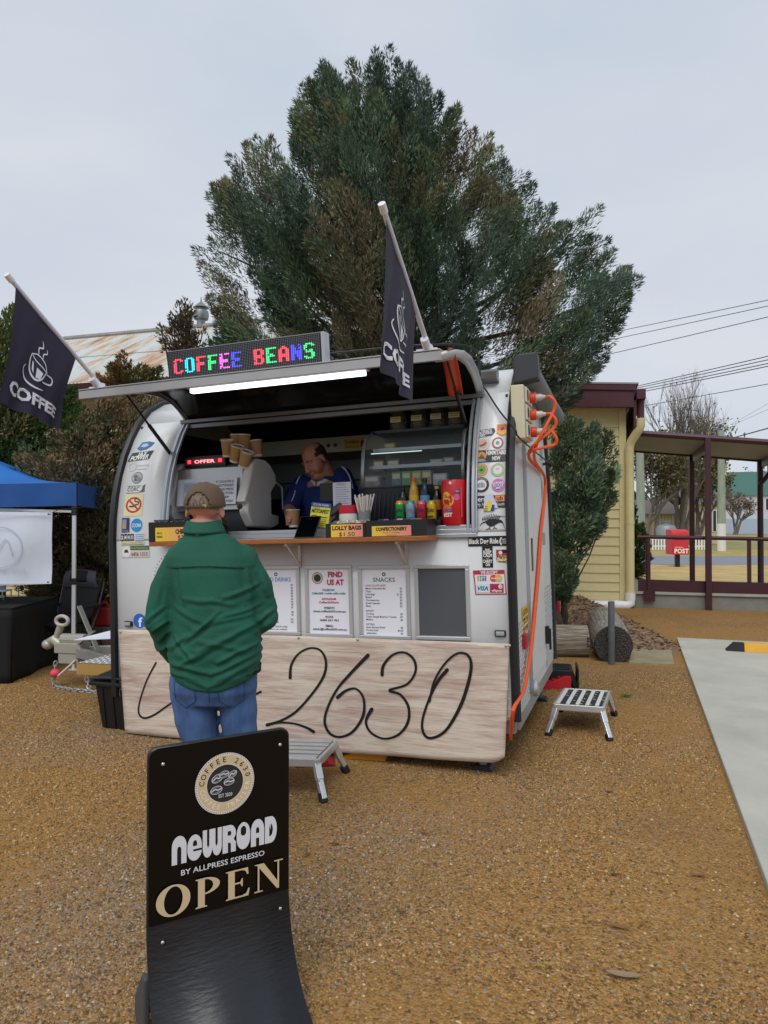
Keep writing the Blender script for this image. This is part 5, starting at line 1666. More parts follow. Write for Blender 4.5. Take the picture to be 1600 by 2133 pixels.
sticker(1048, 1157, lambda p: (p.rect(-14, -2, 13, 12, '#b03038'), p.rect(-2, 5, 13, 12, BK), p.disc(-5, 6, 4, '#e4dcd2'), p.poly([(-13, -2), (13, -1), (15, -7), (8, -14), (-8, -13), (-14, -8)], '#5a2d1e'), p.text('Chum', -1, -4, 8, '#e8c9b0', width=17, shear=0.2), p.text('Baldy', 0, -11.5, 10, '#ecd98a', bold=0.04, width=24)))
def st(p):
    p.poly([(-34, 26), (32, 27), (35, -24), (-30, -25)], '#b2323f'); p.poly([(-31, 17), (31, 18), (32.5, -22), (-28, -23)], '#dfe3e6'); p.text('WE ACCEPT', 0, 19, 8.5, '#f0e9e9', bold=0.03, width=36)
    for k, c in enumerate(('#c9a040', '#4a8f5a', '#3a62a8', '#8a4a8f')):
        p.rect(-25 + k * 5, 4, -21.5 + k * 5, 15, c, up=False)
    p.up(); p.text('EFT', -15, 6, 9, '#e8ecf2', width=14)
    p.disc(9, 9.5, 7.5, '#cf4a44'); p.disc(19, 9.5, 7.5, '#e0b066'); p.text('MasterCard', 14, 8, 4.6, '#f4eeea', width=20, bold=0.02)
    p.rect(-27, -20, -1.5, -2, '#cfe0ec'); p.text('VISA', -14, -15.5, 12, '#1f4a78', bold=0.03, shear=0.25, width=22)
    p.rect(1, -20, 29, -2, '#a52a48'); p.text('e', 22.5, -11.5, 18, '#efe6ea', bold=0.02); p.text('eftpos', 15, -18, 7, '#efe6ea', width=21, bold=0.02)
sticker(1020, 1214, st, 'payment_sticker')

# ---------------------------------------------------------------- printed banner along the bottom of the trailer
def banner_mat():
    m = bpy.data.materials.new('printed_vinyl'); m.use_nodes = True
    nt = m.node_tree; N = nt.nodes; L = nt.links
    p = N['Principled BSDF']; p.inputs['Roughness'].default_value = 0.55
    tc = N.new('ShaderNodeTexCoord'); mp = N.new('ShaderNodeMapping'); mp.inputs['Scale'].default_value = (1.0, 1.0, 9.0); L.new(tc.outputs['Object'], mp.inputs['Vector'])
    n1 = N.new('ShaderNodeTexNoise'); n1.inputs['Scale'].default_value = 1.7; n1.inputs['Detail'].default_value = 9; n1.inputs['Roughness'].default_value = 0.68; n1.inputs['Distortion'].default_value = 0.5
    L.new(mp.outputs['Vector'], n1.inputs['Vector'])
    r = N.new('ShaderNodeValToRGB'); e = r.color_ramp.elements
    e[0].position = 0.30; e[0].color = (*lin('#a8897f'), 1); e[1].position = 0.70; e[1].color = (*lin('#dad2c6'), 1)
    q = e.new(0.44); q.color = (*lin('#c0aca0'), 1); q = e.new(0.53); q.color = (*lin('#cfc3b4'), 1)
    L.new(n1.outputs['Fac'], r.inputs['Fac'])
    mp2 = N.new('ShaderNodeMapping'); mp2.inputs['Scale'].default_value = (2.0, 1.0, 55.0); L.new(tc.outputs['Object'], mp2.inputs['Vector'])
    n2 = N.new('ShaderNodeTexNoise'); n2.inputs['Scale'].default_value = 2.2; n2.inputs['Detail'].default_value = 4; L.new(mp2.outputs['Vector'], n2.inputs['Vector'])
    r2 = N.new('ShaderNodeValToRGB'); r2.color_ramp.elements[0].position = 0.33; r2.color_ramp.elements[0].color = (.62, .52, .46, 1); r2.color_ramp.elements[1].position = 0.5; r2.color_ramp.elements[1].color = (1, 1, 1, 1)
    L.new(n2.outputs['Fac'], r2.inputs['Fac'])
    mu = N.new('ShaderNodeMix'); mu.data_type = 'RGBA'; mu.blend_type = 'MULTIPLY'; mu.inputs['Factor'].default_value = 0.6
    L.new(r.outputs['Color'], mu.inputs['A']); L.new(r2.outputs['Color'], mu.inputs['B']); L.new(mu.outputs['Result'], p.inputs['Base Color'])
    return m
BT0, BT1 = (247, 1311), (1061, 1341)
BB0, BB1 = (262, 1526), (1052, 1590)
def ban_w(u, z):
    return -.026 - .010 * (1 - math.exp(-3 * max(0, 1 - z))) * (1 + 0.6 * math.sin(u * 5 + z * 3)) - .006 * noise.noise(V((u * 2.2, z * 3, 1)))
def ban(px, py, lift=0.0):
    q = P(px, py, -.03)
    return V((q.x, ban_w(q.x, q.z) - lift, q.z))
def banf(s, t):
    k = t
    x = (BT0[0] * (1 - s) + BT1[0] * s) * (1 - k) + (BB0[0] * (1 - s) + BB1[0] * s) * k
    y = (BT0[1] * (1 - s) + BT1[1] * s) * (1 - k) + (BB0[1] * (1 - s) + BB1[1] * s) * k
    if s > 0.96:
        y -= 14 * ((s - 0.96) / 0.04) ** 2 * max(0, t - 0.75) * 4     # worn, rounded lower corner
    y += 5 * math.sin(s * math.pi) * t
    return ban(x, y)
bn = thing('printed_banner', 'pale woodgrain vinyl banner with black handwritten numerals along the trailer bottom', 'banner', TM)
MB().grid(90, 24, banf).build('vinyl', banner_mat(), bn, smooth='all', solid=0.002, fix=False)
pr = Print(0.5)
INK = '#0f0f10'
k = 1.0
pr.stroke([(326, 1380), (306, 1420), (292, 1465), (292, 1487), (304, 1495), (325, 1487), (352, 1468), (385, 1445), (415, 1415), (430, 1380), (420, 1360), (405, 1380), (400, 1430), (420, 1460), (460, 1465), (510, 1455), (545, 1440)], [3.5, 3, 3, 3.5, 4, 4, 3.5, 3, 3, 3, 3, 3, 3, 3, 4, 4, 4.5], INK)
pr.stroke([(606, 1411), (608, 1385), (622, 1362), (645, 1350), (667, 1354), (679, 1375), (676, 1405), (655, 1440), (620, 1480), (587, 1500), (558, 1509)], [6.5, 5, 4, 4, 4, 5, 5.5, 5, 5, 5, 6.5], INK)
pr.stroke([(558, 1509), (585, 1504), (615, 1506), (640, 1514), (655, 1523)], [6, 4, 4, 5, 6.5], INK)
pr.stroke([(767, 1365), (735, 1398), (703, 1435), (683, 1475), (678, 1505), (690, 1528), (712, 1534), (737, 1522), (757, 1490), (758, 1455), (743, 1435), (722, 1438), (704, 1452)], [8, 6.5, 5, 5, 5.5, 5, 4.5, 5.5, 6, 5, 4, 5.5, 7.5], INK)
pr.stroke([(797, 1405), (800, 1385), (820, 1363), (845, 1359), (864, 1375), (866, 1400), (848, 1425), (812, 1437), (835, 1446), (852, 1472), (850, 1505), (830, 1530), (800, 1538), (773, 1525), (763, 1502), (775, 1477)], [7, 6, 4.5, 4.5, 5.5, 5, 4.5, 5, 5, 5.5, 6, 5, 4, 4.5, 5.5, 8], INK)
pr.stroke([(932, 1395), (912, 1420), (894, 1458), (881, 1500), (884, 1527), (900, 1536), (930, 1520), (960, 1470), (978, 1415), (982, 1380), (972, 1362), (950, 1362), (925, 1385), (905, 1420), (896, 1460)], [8, 6.5, 5, 5, 5.5, 5.5, 6, 7.5, 7, 6.5, 5, 4.5, 4.5, 4.5, 5], INK)
pr.build('handwritten_numerals', bn, lambda x, y, l: ban(x, y, 0.004 + l))
for px, py in ((252, 1316), (425, 1321), (622, 1328), (745, 1332), (1054, 1345), (1062, 1345)):
    q = ban(px, py)
    MB().ball((q.x, q.y - 0.004, q.z), (0.009, 0.006, 0.009), 10, 6).build('snap_fastener', silver, bn, smooth=True)
# ---------------------------------------------------------------- things on and in the trailer (placed in its frame)
def on(u, w, z, rz=0.0, rx=0.0, ry=0.0):
    return TM @ Matrix.Translation((u, w, z)) @ Matrix.Rotation(rz, 4, 'Z') @ Matrix.Rotation(ry, 4, 'Y') @ Matrix.Rotation(rx, 4, 'X')
XF = lambda o: (V((1, 0, 0)), V((0, 0, 1)), V((0, -1, 0)))

# ---- lit dot-matrix sign on the hatch
sa, sb = P(352, 800, -.60), P(672, 767, -.60)
sw = sb.x - sa.x
shh = 0.20
led = thing('led_sign', 'black dot matrix sign spelling coffee beans in coloured lights on the raised hatch', 'sign', on(sa.x, -.60, 2.499, rx=R(4)))
MB().box2((0, 0, 0), (sw, 0.06, shh)).build('case', mat('#0c0d10', 0.45), led, bevel=0.004)
MB().box2((sw + 0.001, -0.004, -0.004), (sw + 0.022, 0.07, shh + 0.004)).build('end_cap', mat('#b4b8bc', 0.35, 0.6), led)
MB().box2((-0.004, 0.01, shh + 0.001), (sw, 0.064, shh + 0.006)).build('top_rail', mat('#8f9397', 0.35, 0.6), led)
GL = {'C': [" #### ", "##  ##", "##    ", "##    ", "##    ", "##    ", "##    ", "##    ", "##  ##", " #### "], 'O': [" #### ", "##  ##", "##  ##", "##  ##", "##  ##", "##  ##", "##  ##", "##  ##", "##  ##", " #### "],
      'F': ["######", "##    ", "##    ", "##    ", "##### ", "##### ", "##    ", "##    ", "##    ", "##    "], 'E': ["######", "##    ", "##    ", "##    ", "##### ", "##### ", "##    ", "##    ", "##    ", "######"],
      'B': ["##### ", "##  ##", "##  ##", "##  ##", "##### ", "##### ", "##  ##", "##  ##", "##  ##", "##### "], 'A': ["  ##  ", " #### ", "##  ##", "##  ##", "##  ##", "######", "######", "##  ##", "##  ##", "##  ##"],
      'N': ["##  ##", "##  ##", "### ##", "### ##", "######", "######", "## ###", "## ###", "##  ##", "##  ##"], 'S': [" #### ", "##  ##", "##    ", "##    ", " #### ", " #### ", "    ##", "    ##", "##  ##", " #### "]}
NCOL, NROW = 88, 20
cw, chh_ = sw * 0.985 / NCOL, shh * 0.93 / NROW
lit = {}
seq = [('C', '#ff4a5c'), ('O', '#38d6ff'), ('F', '#ff4a5c'), ('F', '#3ee07a'), ('E', '#ff6cf0'), ('E', '#4a50ff'), (' ', 0), ('B', '#ff4a5c'), ('E', '#3ee07a'), ('A', '#ff4a5c'), ('N', '#4a50ff'), ('S', '#3ee07a')]
c_ = 3
for ch, colr in seq:
    if ch == ' ':
        c_ += 6; continue
    for r_, row in enumerate(GL[ch]):
        for k, s in enumerate(row):
            if s == '#' and rnd.random() > 0.04:
                lit[(c_ + k, 5 + r_)] = colr
    c_ += 7
un, pr = Print(), Print()
for i in range(NCOL):
    for j in range(NROW):
        x, y = sw * 0.008 + (i + .5) * cw, shh * 0.965 - (j + .5) * chh_
        if (i, j) in lit:
            pr.rect(x - cw * .33, y - cw * .33, x + cw * .33, y + cw * .33, mat(lit[(i, j)], 0.5, emit=1.5), up=False)
        else:
            un.rect(x - cw * .17, y - cw * .17, x + cw * .17, y + cw * .17, '#8d909a', up=False)
f_ = plane_map((0, 0, 0), (1, 0, 0), (0, 0, 1), (0, -1, 0))
un.build('unlit_dots', led, f_)['kind'] = 'stuff'
pr.build('lit_letters', led, f_)['kind'] = 'stuff'
for k, x in enumerate((0.1, sw - 0.1)):
    MB().tube([(x, 0.05, shh * 0.7), (x + 0.02, 0.26, 0.065)], 0.008, 6).build('stay', mat('#8f9397', 0.4, 0.5), led)

# ---- two flags on angled white poles
purple = mat('#29253a', 0.75, var=0.12, vscale=3)
def flag(pxb, pyb, label, wind, drop, seed):
    b = P(pxb, pyb, -.62)
    o = V((b.x, -.62, 2.512))
    d = V((0, -.70, .50)).normalized()
    L = 0.87
    t = thing('coffee_flag', label, 'flag', TM @ Matrix.Translation(o), 'coffee flags on the hatch')
    MB().tube([(0, 0, 0.03), d * L], 0.0135, 10).build('pole', mat('#cfd1dc', 0.45), t, smooth=True)
    MB().tube([d * L * 0.985, d * (L + 0.035)], 0.019, 10).build('pole_cap', mat('#e1e2e6', 0.45), t, smooth=True)
    MB().box2((-0.06, -.03, -.002), (0.06, .06, .008)).tube([(0, 0.01, 0.0), d * 0.09], 0.023, 10).box2((-.022, -.02, .006), (.022, .03, .035)).build('mount', mat('#dfe1ec', 0.4), t, smooth=True)
    A, B_ = d * L * 0.955, d * L * 0.30
    D_, C_ = A + V((wind * .5, -.12, -drop[0])), B_ + V((wind * .5, -.14, -drop[1]))
    def f(s, t_):                                   # s: along the pole from its top, t_: downward
        q = A.lerp(B_, s).lerp(D_.lerp(C_, s), t_)
        k = t_ * 0.5 + 0.12
        return q + V((.028 * k * math.sin(s * 9 + t_ * 2.2 + seed) + .014 * k * math.sin(s * 21 + seed * 2 + t_ * 4), .01 * math.sin(t_ * 4 + s * 3), 0))
    MB().grid(36, 30, f).build('cloth', purple, t, smooth='all', fix=False)
    # printed cup and word, following the cloth on both faces
    pr = Print(0.7)
    wh_ = '#d9dbe2'
    def X(x, y):
        return (x, y)
    pr.stroke([(.37, .40), (.36, .47), (.39, .57), (.47, .63), (.55, .59), (.60, .50)], [.012, .02, .022, .022, .02, .012], wh_)
    pr.stroke([(.37, .40), (.45, .44), (.55, .47), (.61, .49)], .012, wh_); pr.stroke([(.38, .40), (.46, .37), (.56, .41), (.61, .48)], .012, wh_)
    pr.poly([(.47, .50), (.56, .52), (.53, .60), (.47, .61)], wh_); pr.poly([(.40, .46), (.42, .47), (.44, .58), (.41, .54)], wh_)
    pr.stroke([(.62, .50), (.71, .50), (.71, .57), (.63, .60), (.57, .61)], [.012, .016, .02, .016, .01], wh_)
    pr.stroke([(.30, .55), (.27, .60), (.34, .67), (.47, .71), (.60, .69)], [.008, .014, .02, .02, .008], wh_)
    pr.stroke([(.46, .36), (.45, .30), (.50, .27), (.48, .21)], [.008, .018, .016, .006], wh_); pr.stroke([(.52, .38), (.52, .33), (.56, .30), (.55, .26)], [.006, .014, .012, .004], wh_)
    pr.text('COFFEE', 0.5, 0.0, 1.0, wh_, bold=0.04, width=0.78)
    n0 = len(text_polys('COFFEE', 0.04)[0])
    for i in range(len(pr.v) - n0, len(pr.v)):
        x, y, l = pr.v[i]
        pr.v[i] = (x, 0.885 - y * 0.165 + 0.0 * x, l)
    # finer faces so the print bends with the cloth
    def nrm(s, t_):
        e = .01
        a_ = f(min(1, s + e), t_) - f(max(0, s - e), t_); b__ = f(s, min(1, t_ + e)) - f(s, max(0, t_ - e))
        v_ = a_.cross(b__).normalized()
        return v_
    for sgn in (1, -1):
        o_ = pr.build('printed_cup', t, lambda x, y, l: f(x, y) + nrm(x, y) * sgn * (.004 + l), gap=0.0002)
    return t
flag(207, 806, 'dark purple coffee flag on a white pole at the left end of the hatch', 0.0, (.70, .47), 0.5)
flag(892, 741, 'dark purple coffee flag on a white pole at the right end, seen nearly edge on', 0.0, (.74, .50), 2.1)

# ---- espresso machine
zw = ZS - 0.045  # worktop
mL, mR = P(354, 1030, .12).x, P(498, 1030, .12).x
mach = thing('espresso_machine', 'large white and steel espresso machine behind the customer at the counter', 'coffee machine', on(0, 0, 0))
wp = mat('#d3d4d0', 0.35, coat=0.3)
zt = lambda py: P(500, py, .15).z
SP = [(.00, 1046), (.055, 1050), (.045, 1068), (.13, 1098), (.40, 1103), (.54, 1092), (.54, 1074), (.42, 1070), (.42, 1022), (.51, 1000), (.50, 982), (.42, 962), (.34, 953), (.20, 953), (.14, 965), (.07, 1010)]
prof = [(.08 + w, zt(py)) for w, py in SP]
MB().prism(prof, lambda a, b: V((mR - 0.01, a, b)), lambda a, b: V((mR + 0.065, a, b))).build('side_panel', wp, mach, bevel=0.014, smooth=True)
MB().prism(prof, lambda a, b: V((mL - 0.055, a, b)), lambda a, b: V((mL + 0.02, a, b))).build('side_panel', wp, mach, bevel=0.014, smooth=True)
MB().prism([(.11, 1060), (.14, 970), (.22, 962), (.50, 985), (.50, 1020), (.3, 1060)], lambda a, b: V((mL + .021, .06 + a, zt(b))), lambda a, b: V((mR - .011, .06 + a, zt(b)))).build('steel_back', mat('#b5b6b4', 0.28, 0.7), mach)
MB().box2((mL + .02, .25, zw + 0.002), (mR - .012, .55, zt(1090))).box2((mL + .02, .34, zt(1090)), (mR - .012, .5, zt(1060))).build('drip_tray', mat('#4a4c4e', 0.3, 0.7), mach)
MB().box2((mL + .04, .20, zw + .002), (mR + .02, .26, zw + .06)).build('feet', mat('#7d8184', 0.35, 0.6), mach)
MB().tube([(mR + .10, .5, zt(1000)), (mR + .13, .55, zt(1012)), (mR + .13, .56, zt(1060))], 0.006, 6).build('steam_wand', silver, mach, smooth=True)
MB().lathe([(0.0, 0), (.02, 0), (.02, .012), (0, .014)], 14, M=Matrix.Translation((mR + .03, .082, zt(1056))) @ Matrix.Rotation(R(90), 4, 'X')).build('panel_bolt', black, mach)
nt_ = thing('counter_notice', 'white paper notice about the unattended counter taped to the espresso machine', 'notice', on(0, 0, 0))
pr = Print(0.6)
nW, nH = (mR - mL) * 0.86, zt(992) - zt(1050)
pr.rect(-nW / 2, -nH / 2, nW / 2, nH / 2, '#dfe3ef'); pr.rect(-nW * .4, -nH * .45, nW * .05, nH * .38, '#bfcadf')
for k, s in enumerate(('IF COUNTER IS', 'UNATTENDED', 'PLEASE PRESS', 'BLUE BUTTON', 'BELOW', 'THANK YOU')):
    pr.text(s, nW * .3, nH * .30 - k * nH * .145, nH * .13, '#2b2d38', shear=0.15, bold=0.01, width=nW * (.30 if len(s) > 6 else .17))
for k in range(5):
    pr.rect(-nW * .38, nH * (.28 - k * .06), nW * (-.12 + .1 * (k % 2)), nH * (.30 - k * .06), '#7f90b5', up=False)
a_ = V((0, .05, zt(970) - zt(1060))).normalized()
pr.build('paper', nt_, plane_map((mL + (mR - mL) * .5, .168, zt(1021)), (1, 0, 0), a_, V((0, -a_.z, a_.y)), 0.012))
q0, q1 = P(394, 960, .3), P(478, 955, .3)
ld = thing('red_display', 'small black display with red glowing letters on top of the espresso machine', 'display', on(q0.x, .24, zt(966) + .004))
dw = q1.x - q0.x
MB().box2((0, 0, 0), (dw, .06, .085)).build('case', mat('#0d0d0f', 0.4), ld, bevel=0.004)
MB().box2((-.05, .02, -.012), (dw + .06, .16, .0)).box2((-.05, .15, -.002), (dw + .06, .156, .10)).build('perspex_shelf', mat('#5d676a', 0.2, alpha=0.6), ld)
pr = Print(); pr.rect(.012, .02, dw - .012, .066, mat('#5a1218', 0.4, emit=0.5))
for x in (.03, dw - .06):
    pr.rect(x, .03, x + .03, .058, mat('#ff3a46', 0.5, emit=1.5))
pr.text('OFFER', dw / 2, .030, .036, mat('#ff9aa2', 0.5, emit=1.5), width=dw * .5, bold=0.02)
pr.build('lit_text', ld, f_)
bt = MB().lathe([(.022, 0), (.022, .03), (.015, .045), (.008, .06), (.003, .075), (0, .076)], 12).build('white_nozzle', mat('#cfd0cd', 0.5), ld, smooth=True)
bt.location = (dw * .18, .1, .0)
# paper cups leaning on the machine
def cup(u, w, z, ry, rx, label, group='kraft cups on the espresso machine'):
    t = thing('paper_cup', label, 'cup', on(u, w, z, 0, rx, ry) @ Matrix.Scale(1.25, 4), group)
    MB().lathe([(.027, 0), (.028, .004), (.039, .098)], 22).build('kraft_sleeve', mat('#b08a5c', 0.75, var=0.06), t, smooth=True)
    MB().lathe([(.0395, .098), (.0415, .100), (.0415, .104), (.038, .104), (.036, .09), (.028, .01), (0, .01)], 22).build('white_rim', mat('#e2ded6', 0.6), t, smooth=True)
    MB().lathe([(.0272, -.001), (.0285, .0), (.0292, .012), (.0275, .0125)], 22).build('base_band', mat('#ddd9d0', 0.6), t, smooth=True)
    return t
def cup_at(px, py, w, ry, rx, label):
    q = P(px, py, w)
    return cup(q.x, w, q.z, ry, rx, label)
cup_at(474, 951, .24, R(8), R(12), 'leftmost of the three kraft cups leaning in front on the machine')
cup_at(488, 962, .22, R(22), R(12), 'middle of the three kraft cups leaning in front on the machine')
cup_at(506, 973, .20, R(27), R(12), 'rightmost and nearest kraft cup leaning on the machine')
cup_at(494, 940, .36, 0, 0, 'upright kraft cup behind the leaning cups, left of two')
cup_at(508, 940, .36, R(3), 0, 'upright kraft cup behind the leaning cups, right of two')
cup_at(537, 952, .40, R(-8), 0, 'kraft cup set apart at the right behind the leaning cups')

# ---- curved glass display fridge
fU0, fU1 = P(752, 960, .24).x, P(968, 960, .24).x
fzb, fzt = P(860, 1012, .24).z, P(860, 897, .46).z
fg = thing('display_fridge', 'black cake display fridge with curved glass front at the right of the counter', 'fridge', on(0, 0, 0))
MB().box2((fU0, .24, zw + .002), (fU1, .80, fzb - .005)).build('base', mat('#111214', 0.4), fg, bevel=0.005)
for k in range(9):
    MB().bar((fU0 + .05 + k * .032, .236, zw + .06), (fU0 + .08 + k * .032, .236, fzb - .05), .008, .004, up=(0, 1, 0)).build('grille_bar', mat('#33363a', 0.4), fg)
MB().box2((fU0, .77, fzb), (fU1, .80, fzt)).box2((fU0, .48, fzt), (fU1, .80, fzt + .02)).build('carcass', mat('#1b1d20', 0.35), fg)
GC = [(.245, fzb), (.25, fzb + (fzt - fzb) * .3), (.275, fzb + (fzt - fzb) * .6), (.33, fzb + (fzt - fzb) * .85), (.48, fzt + .012)]
mb = MB(); mb.add([V((u, a, b)) for a, b in GC for u in (fU0 + .02, fU1 - .02)], [(2 * i, 2 * i + 1, 2 * i + 3, 2 * i + 2) for i in range(4)])
mb.build('glass_front', mat('#9fb4b8', 0.04, alpha=0.13), fg, smooth='all', fix=False)
for u in (fU0 + .01, fU1 - .012):
    mb = MB(); mb.add([V((u + s, a - .008, b)) for a, b in GC for s in (-.012, .012)], [(2 * i, 2 * i + 1, 2 * i + 3, 2 * i + 2) for i in range(4)])
    mb.build('glass_rail', mat('#a5a9ab', 0.35, 0.5), fg, smooth='all', solid=0.01)
for k, wq in ((.36, .33), (.68, .42)):
    z = fzb + (fzt - fzb) * k
    MB().box2((fU0 + .03, wq, z), (fU1 - .03, .76, z + .006)).build('wire_shelf', mat('#7d8588', 0.3, 0.6), fg)
    MB().box2((fU0 + .03, wq - .004, z - .012), (fU1 - .03, wq, z + .012)).build('ticket_rail', mat('#8f999b', 0.25, 0.5), fg)
MB().box2((fU0 + .04, .34, fzb + (fzt - fzb) * .60), (fU0 + .42, .35, fzb + (fzt - fzb) * .615)).build('light_strip', mat('#cfe6e2', 0.4, emit=0.8), fg)
def shelf_box(px0, py0, px1, py1, w, c, label, name='snack_box', cat='box', c2=None, dp=.06):
    a, b = P(px0, py1, w), P(px1, py0, w)
    t = thing(name, label, cat, on(a.x, w, a.z), 'snacks in the display fridge')
    W_, H_ = b.x - a.x, b.z - a.z
    MB().box2((0, 0, 0), (W_, dp, H_)).build('carton', mat(c, 0.6, var=0.1, vscale=20), t, bevel=0.003)
    pr = Print(); pr.rect(W_ * .12, H_ * .5, W_ * .88, H_ * .85, c2 or '#d8d6b8'); pr.poly([(W_ * .3, H_ * .08), (W_ * .75, H_ * .12), (W_ * .5, H_ * .42)], '#6a8a4a')
    pr.build('front_print', t, f_)
for k, (c, c2) in enumerate((('#5d6f9a', '#c9cf8a'), ('#5f9a4f', '#cdd08a'), ('#8fa05a', '#c7cf8f'), ('#a98f76', '#cbd09a'))):
    shelf_box(816 + k * 21, 982 - k, 835 + k * 21, 1012 - k, .34, c, 'tea carton number %s from the left in the display fridge' % ('one two three four'.split()[k]), c2=c2)
shelf_box(758, 990, 790, 1015, .33, '#8f8a86', 'grey patterned carton in the lower left of the display fridge', c2='#cfc9c9')
shelf_box(902, 985, 931, 1011, .34, '#a9b4bd', 'pale framed tub in the lower right of the display fridge', c2='#cdd6dc')
shelf_box(800, 922, 823, 944, .46, '#c08a3c', 'orange carton alone on the top fridge shelf', c2='#cfc79a')
shelf_box(777, 957, 800, 985, .44, '#6f5a48', 'brown cake on the middle fridge shelf, left of two', c2='#c7cfae', name='cake')
shelf_box(806, 955, 832, 983, .44, '#6a5346', 'brown cake on the middle fridge shelf, right of two', c2='#c7cfae', name='cake')
shelf_box(896, 955, 922, 974, .42, '#8fa3a0', 'wrapped slice on the middle fridge shelf, left of two', c2='#c4cfb0', name='wrapped_slice')
shelf_box(924, 951, 946, 970, .42, '#8a7a66', 'wrapped slice on the middle fridge shelf, right of two', c2='#c4cfc0', name='wrapped_slice')
# cookie jars on the fridge
for k, (px, nm) in enumerate(((829, 'leftmost cookie jar on the fridge, with a cream label'), (872, 'second cookie jar from the left on the fridge, behind the flag tip'), (912, 'third cookie jar from the left on the fridge, with small cream label'), (950, 'rightmost jar on the fridge, holding biscotti'))):
    q = P(px, 890, .58)
    t = thing('cookie_jar', nm, 'jar', on(q.x, .60, fzt + .022), 'cookie jars on the fridge')
    MB().lathe([(.0, 0), (.06, 0), (.068, .01), (.07, .05), (.066, .10), (.052, .125), (.05, .135)], 20).build('glass', mat('#8fa2a0', 0.05, alpha=0.22), t, smooth=True)
    MB().lathe([(.054, .135), (.056, .14), (.055, .16), (.02, .168), (0, .168)], 20).build('lid', mat('#5a2426' if k != 3 else '#8a7a4a', 0.4), t, smooth=True)
    for j in range(4):
        MB().lathe([(0, 0), (.045, 0), (.05, .006), (.045, .013), (0, .014)], 14, ((j % 2) * .008 - .004, 0, .006 + j * .018)).build('cookie', mat('#8a6238', 0.9, var=0.25, vscale=40), t, smooth=True)
    pr = Print(); pr.rect(-.04, .06, .04, .10, '#cfcc9f'); pr.rect(-.03, .085, .03, .09, '#6a6850'); pr.rect(-.03, .072, .03, .076, '#6a6850')
    pr.build('label', t, plane_map((0, -.071, 0), (1, 0, 0), (0, 0, 1), (0, -1, 0)))

# ---- trays with price cards on the shelf
def grad(pr, x0, y0, x1, y1, a='#ecc93a', b='#e58a7d', n=14):
    A_, B_ = lin(a), lin(b)
    for i in range(n):
        t = i / (n - 1)
        pr.rect(x0 + (x1 - x0) * i / n, y0, x0 + (x1 - x0) * (i + 1) / n, y1, mat(tuple(round(A_[k] * (1 - t) + B_[k] * t, 4) for k in range(3)), 0.5), up=False)
    pr.up()
def tray(px0, px1, pyt, label, card, draw):
    a, b = P(px0, 1126, -.235), P(px1, 1126, -.235)
    H_ = P((px0 + px1) / 2, pyt, -.235).z - ZT
    t = thing('snack_tray', label, 'tray', on(a.x, -.235, ZT), 'black snack trays along the shelf')
    W_ = b.x - a.x
    mb = MB().box2((0, 0, 0), (W_, .008, H_)).box2((0, .205, 0), (W_, .213, H_ * 1.05)).box2((0, .008, 0), (.008, .205, H_)).box2((W_ - .008, .008, 0), (W_, .205, H_)).box2((.008, .008, 0), (W_ - .008, .205, .006))
    mb.build('tray', mat('#16171a', 0.5), t)
    c0_, c1_ = P(card[0], 1110, -.235).x - a.x, P(card[1], 1110, -.235).x - a.x
    ch_ = P(sum(card[:2]) / 2, card[2], -.235).z - ZT
    pr = Print(); grad(pr, c0_, .004, c1_, ch_); draw(pr, c0_, c1_, ch_)
    pr.build('price_card', t, f_)
    return t, a.x, W_, H_
def d1(p, a, b, h):
    p.text('CHIPS', (a + b) / 2 + .02, h * .55, h * .42, '#1d1612', bold=0.05, width=.085); p.text('$3', (a + b) / 2 + .02, h * .12, h * .46, '#2a201a', width=.045); p.text('SALT &', a + .035, h * .55, h * .2, '#2a201a', bold=.02, width=.04); p.text('VINEGAR', a + .035, h * .3, h * .2, '#2a201a', bold=.02, width=.05)
tray(310, 440, 1086, 'black tray of chips at the left end of the shelf with a three dollar card', (324, 420, 1098), d1)
def d2(p, a, b, h):
    p.text('LOLLY BAGS', (a + b) / 2, h * .58, h * .42, '#1d1612', bold=0.05, width=(b - a) * .92); p.text('$1.50', (a + b) / 2, h * .12, h * .42, '#2a201a', width=(b - a) * .5)
T2 = tray(679, 762, 1090, 'black tray of lolly bags mid shelf with a gradient price card', (690, 756, 1092), d2)
def d3(p, a, b, h):
    p.text('CONFECTIONERY', (a + b) / 2, h * .55, h * .44, '#1d1612', bold=0.05, width=(b - a) * .8); p.text('Choc bars, Turkish delight', (a + b) / 2, h * .32, h * .16, '#3a2a20', width=(b - a) * .45); p.text('from $1.50', (a + b) / 2, h * .08, h * .16, '#3a2a20', width=(b - a) * .24)
T3 = tray(763, 890, 1083, 'black confectionery tray at the right end of the shelf', (775, 857, 1095), d3)
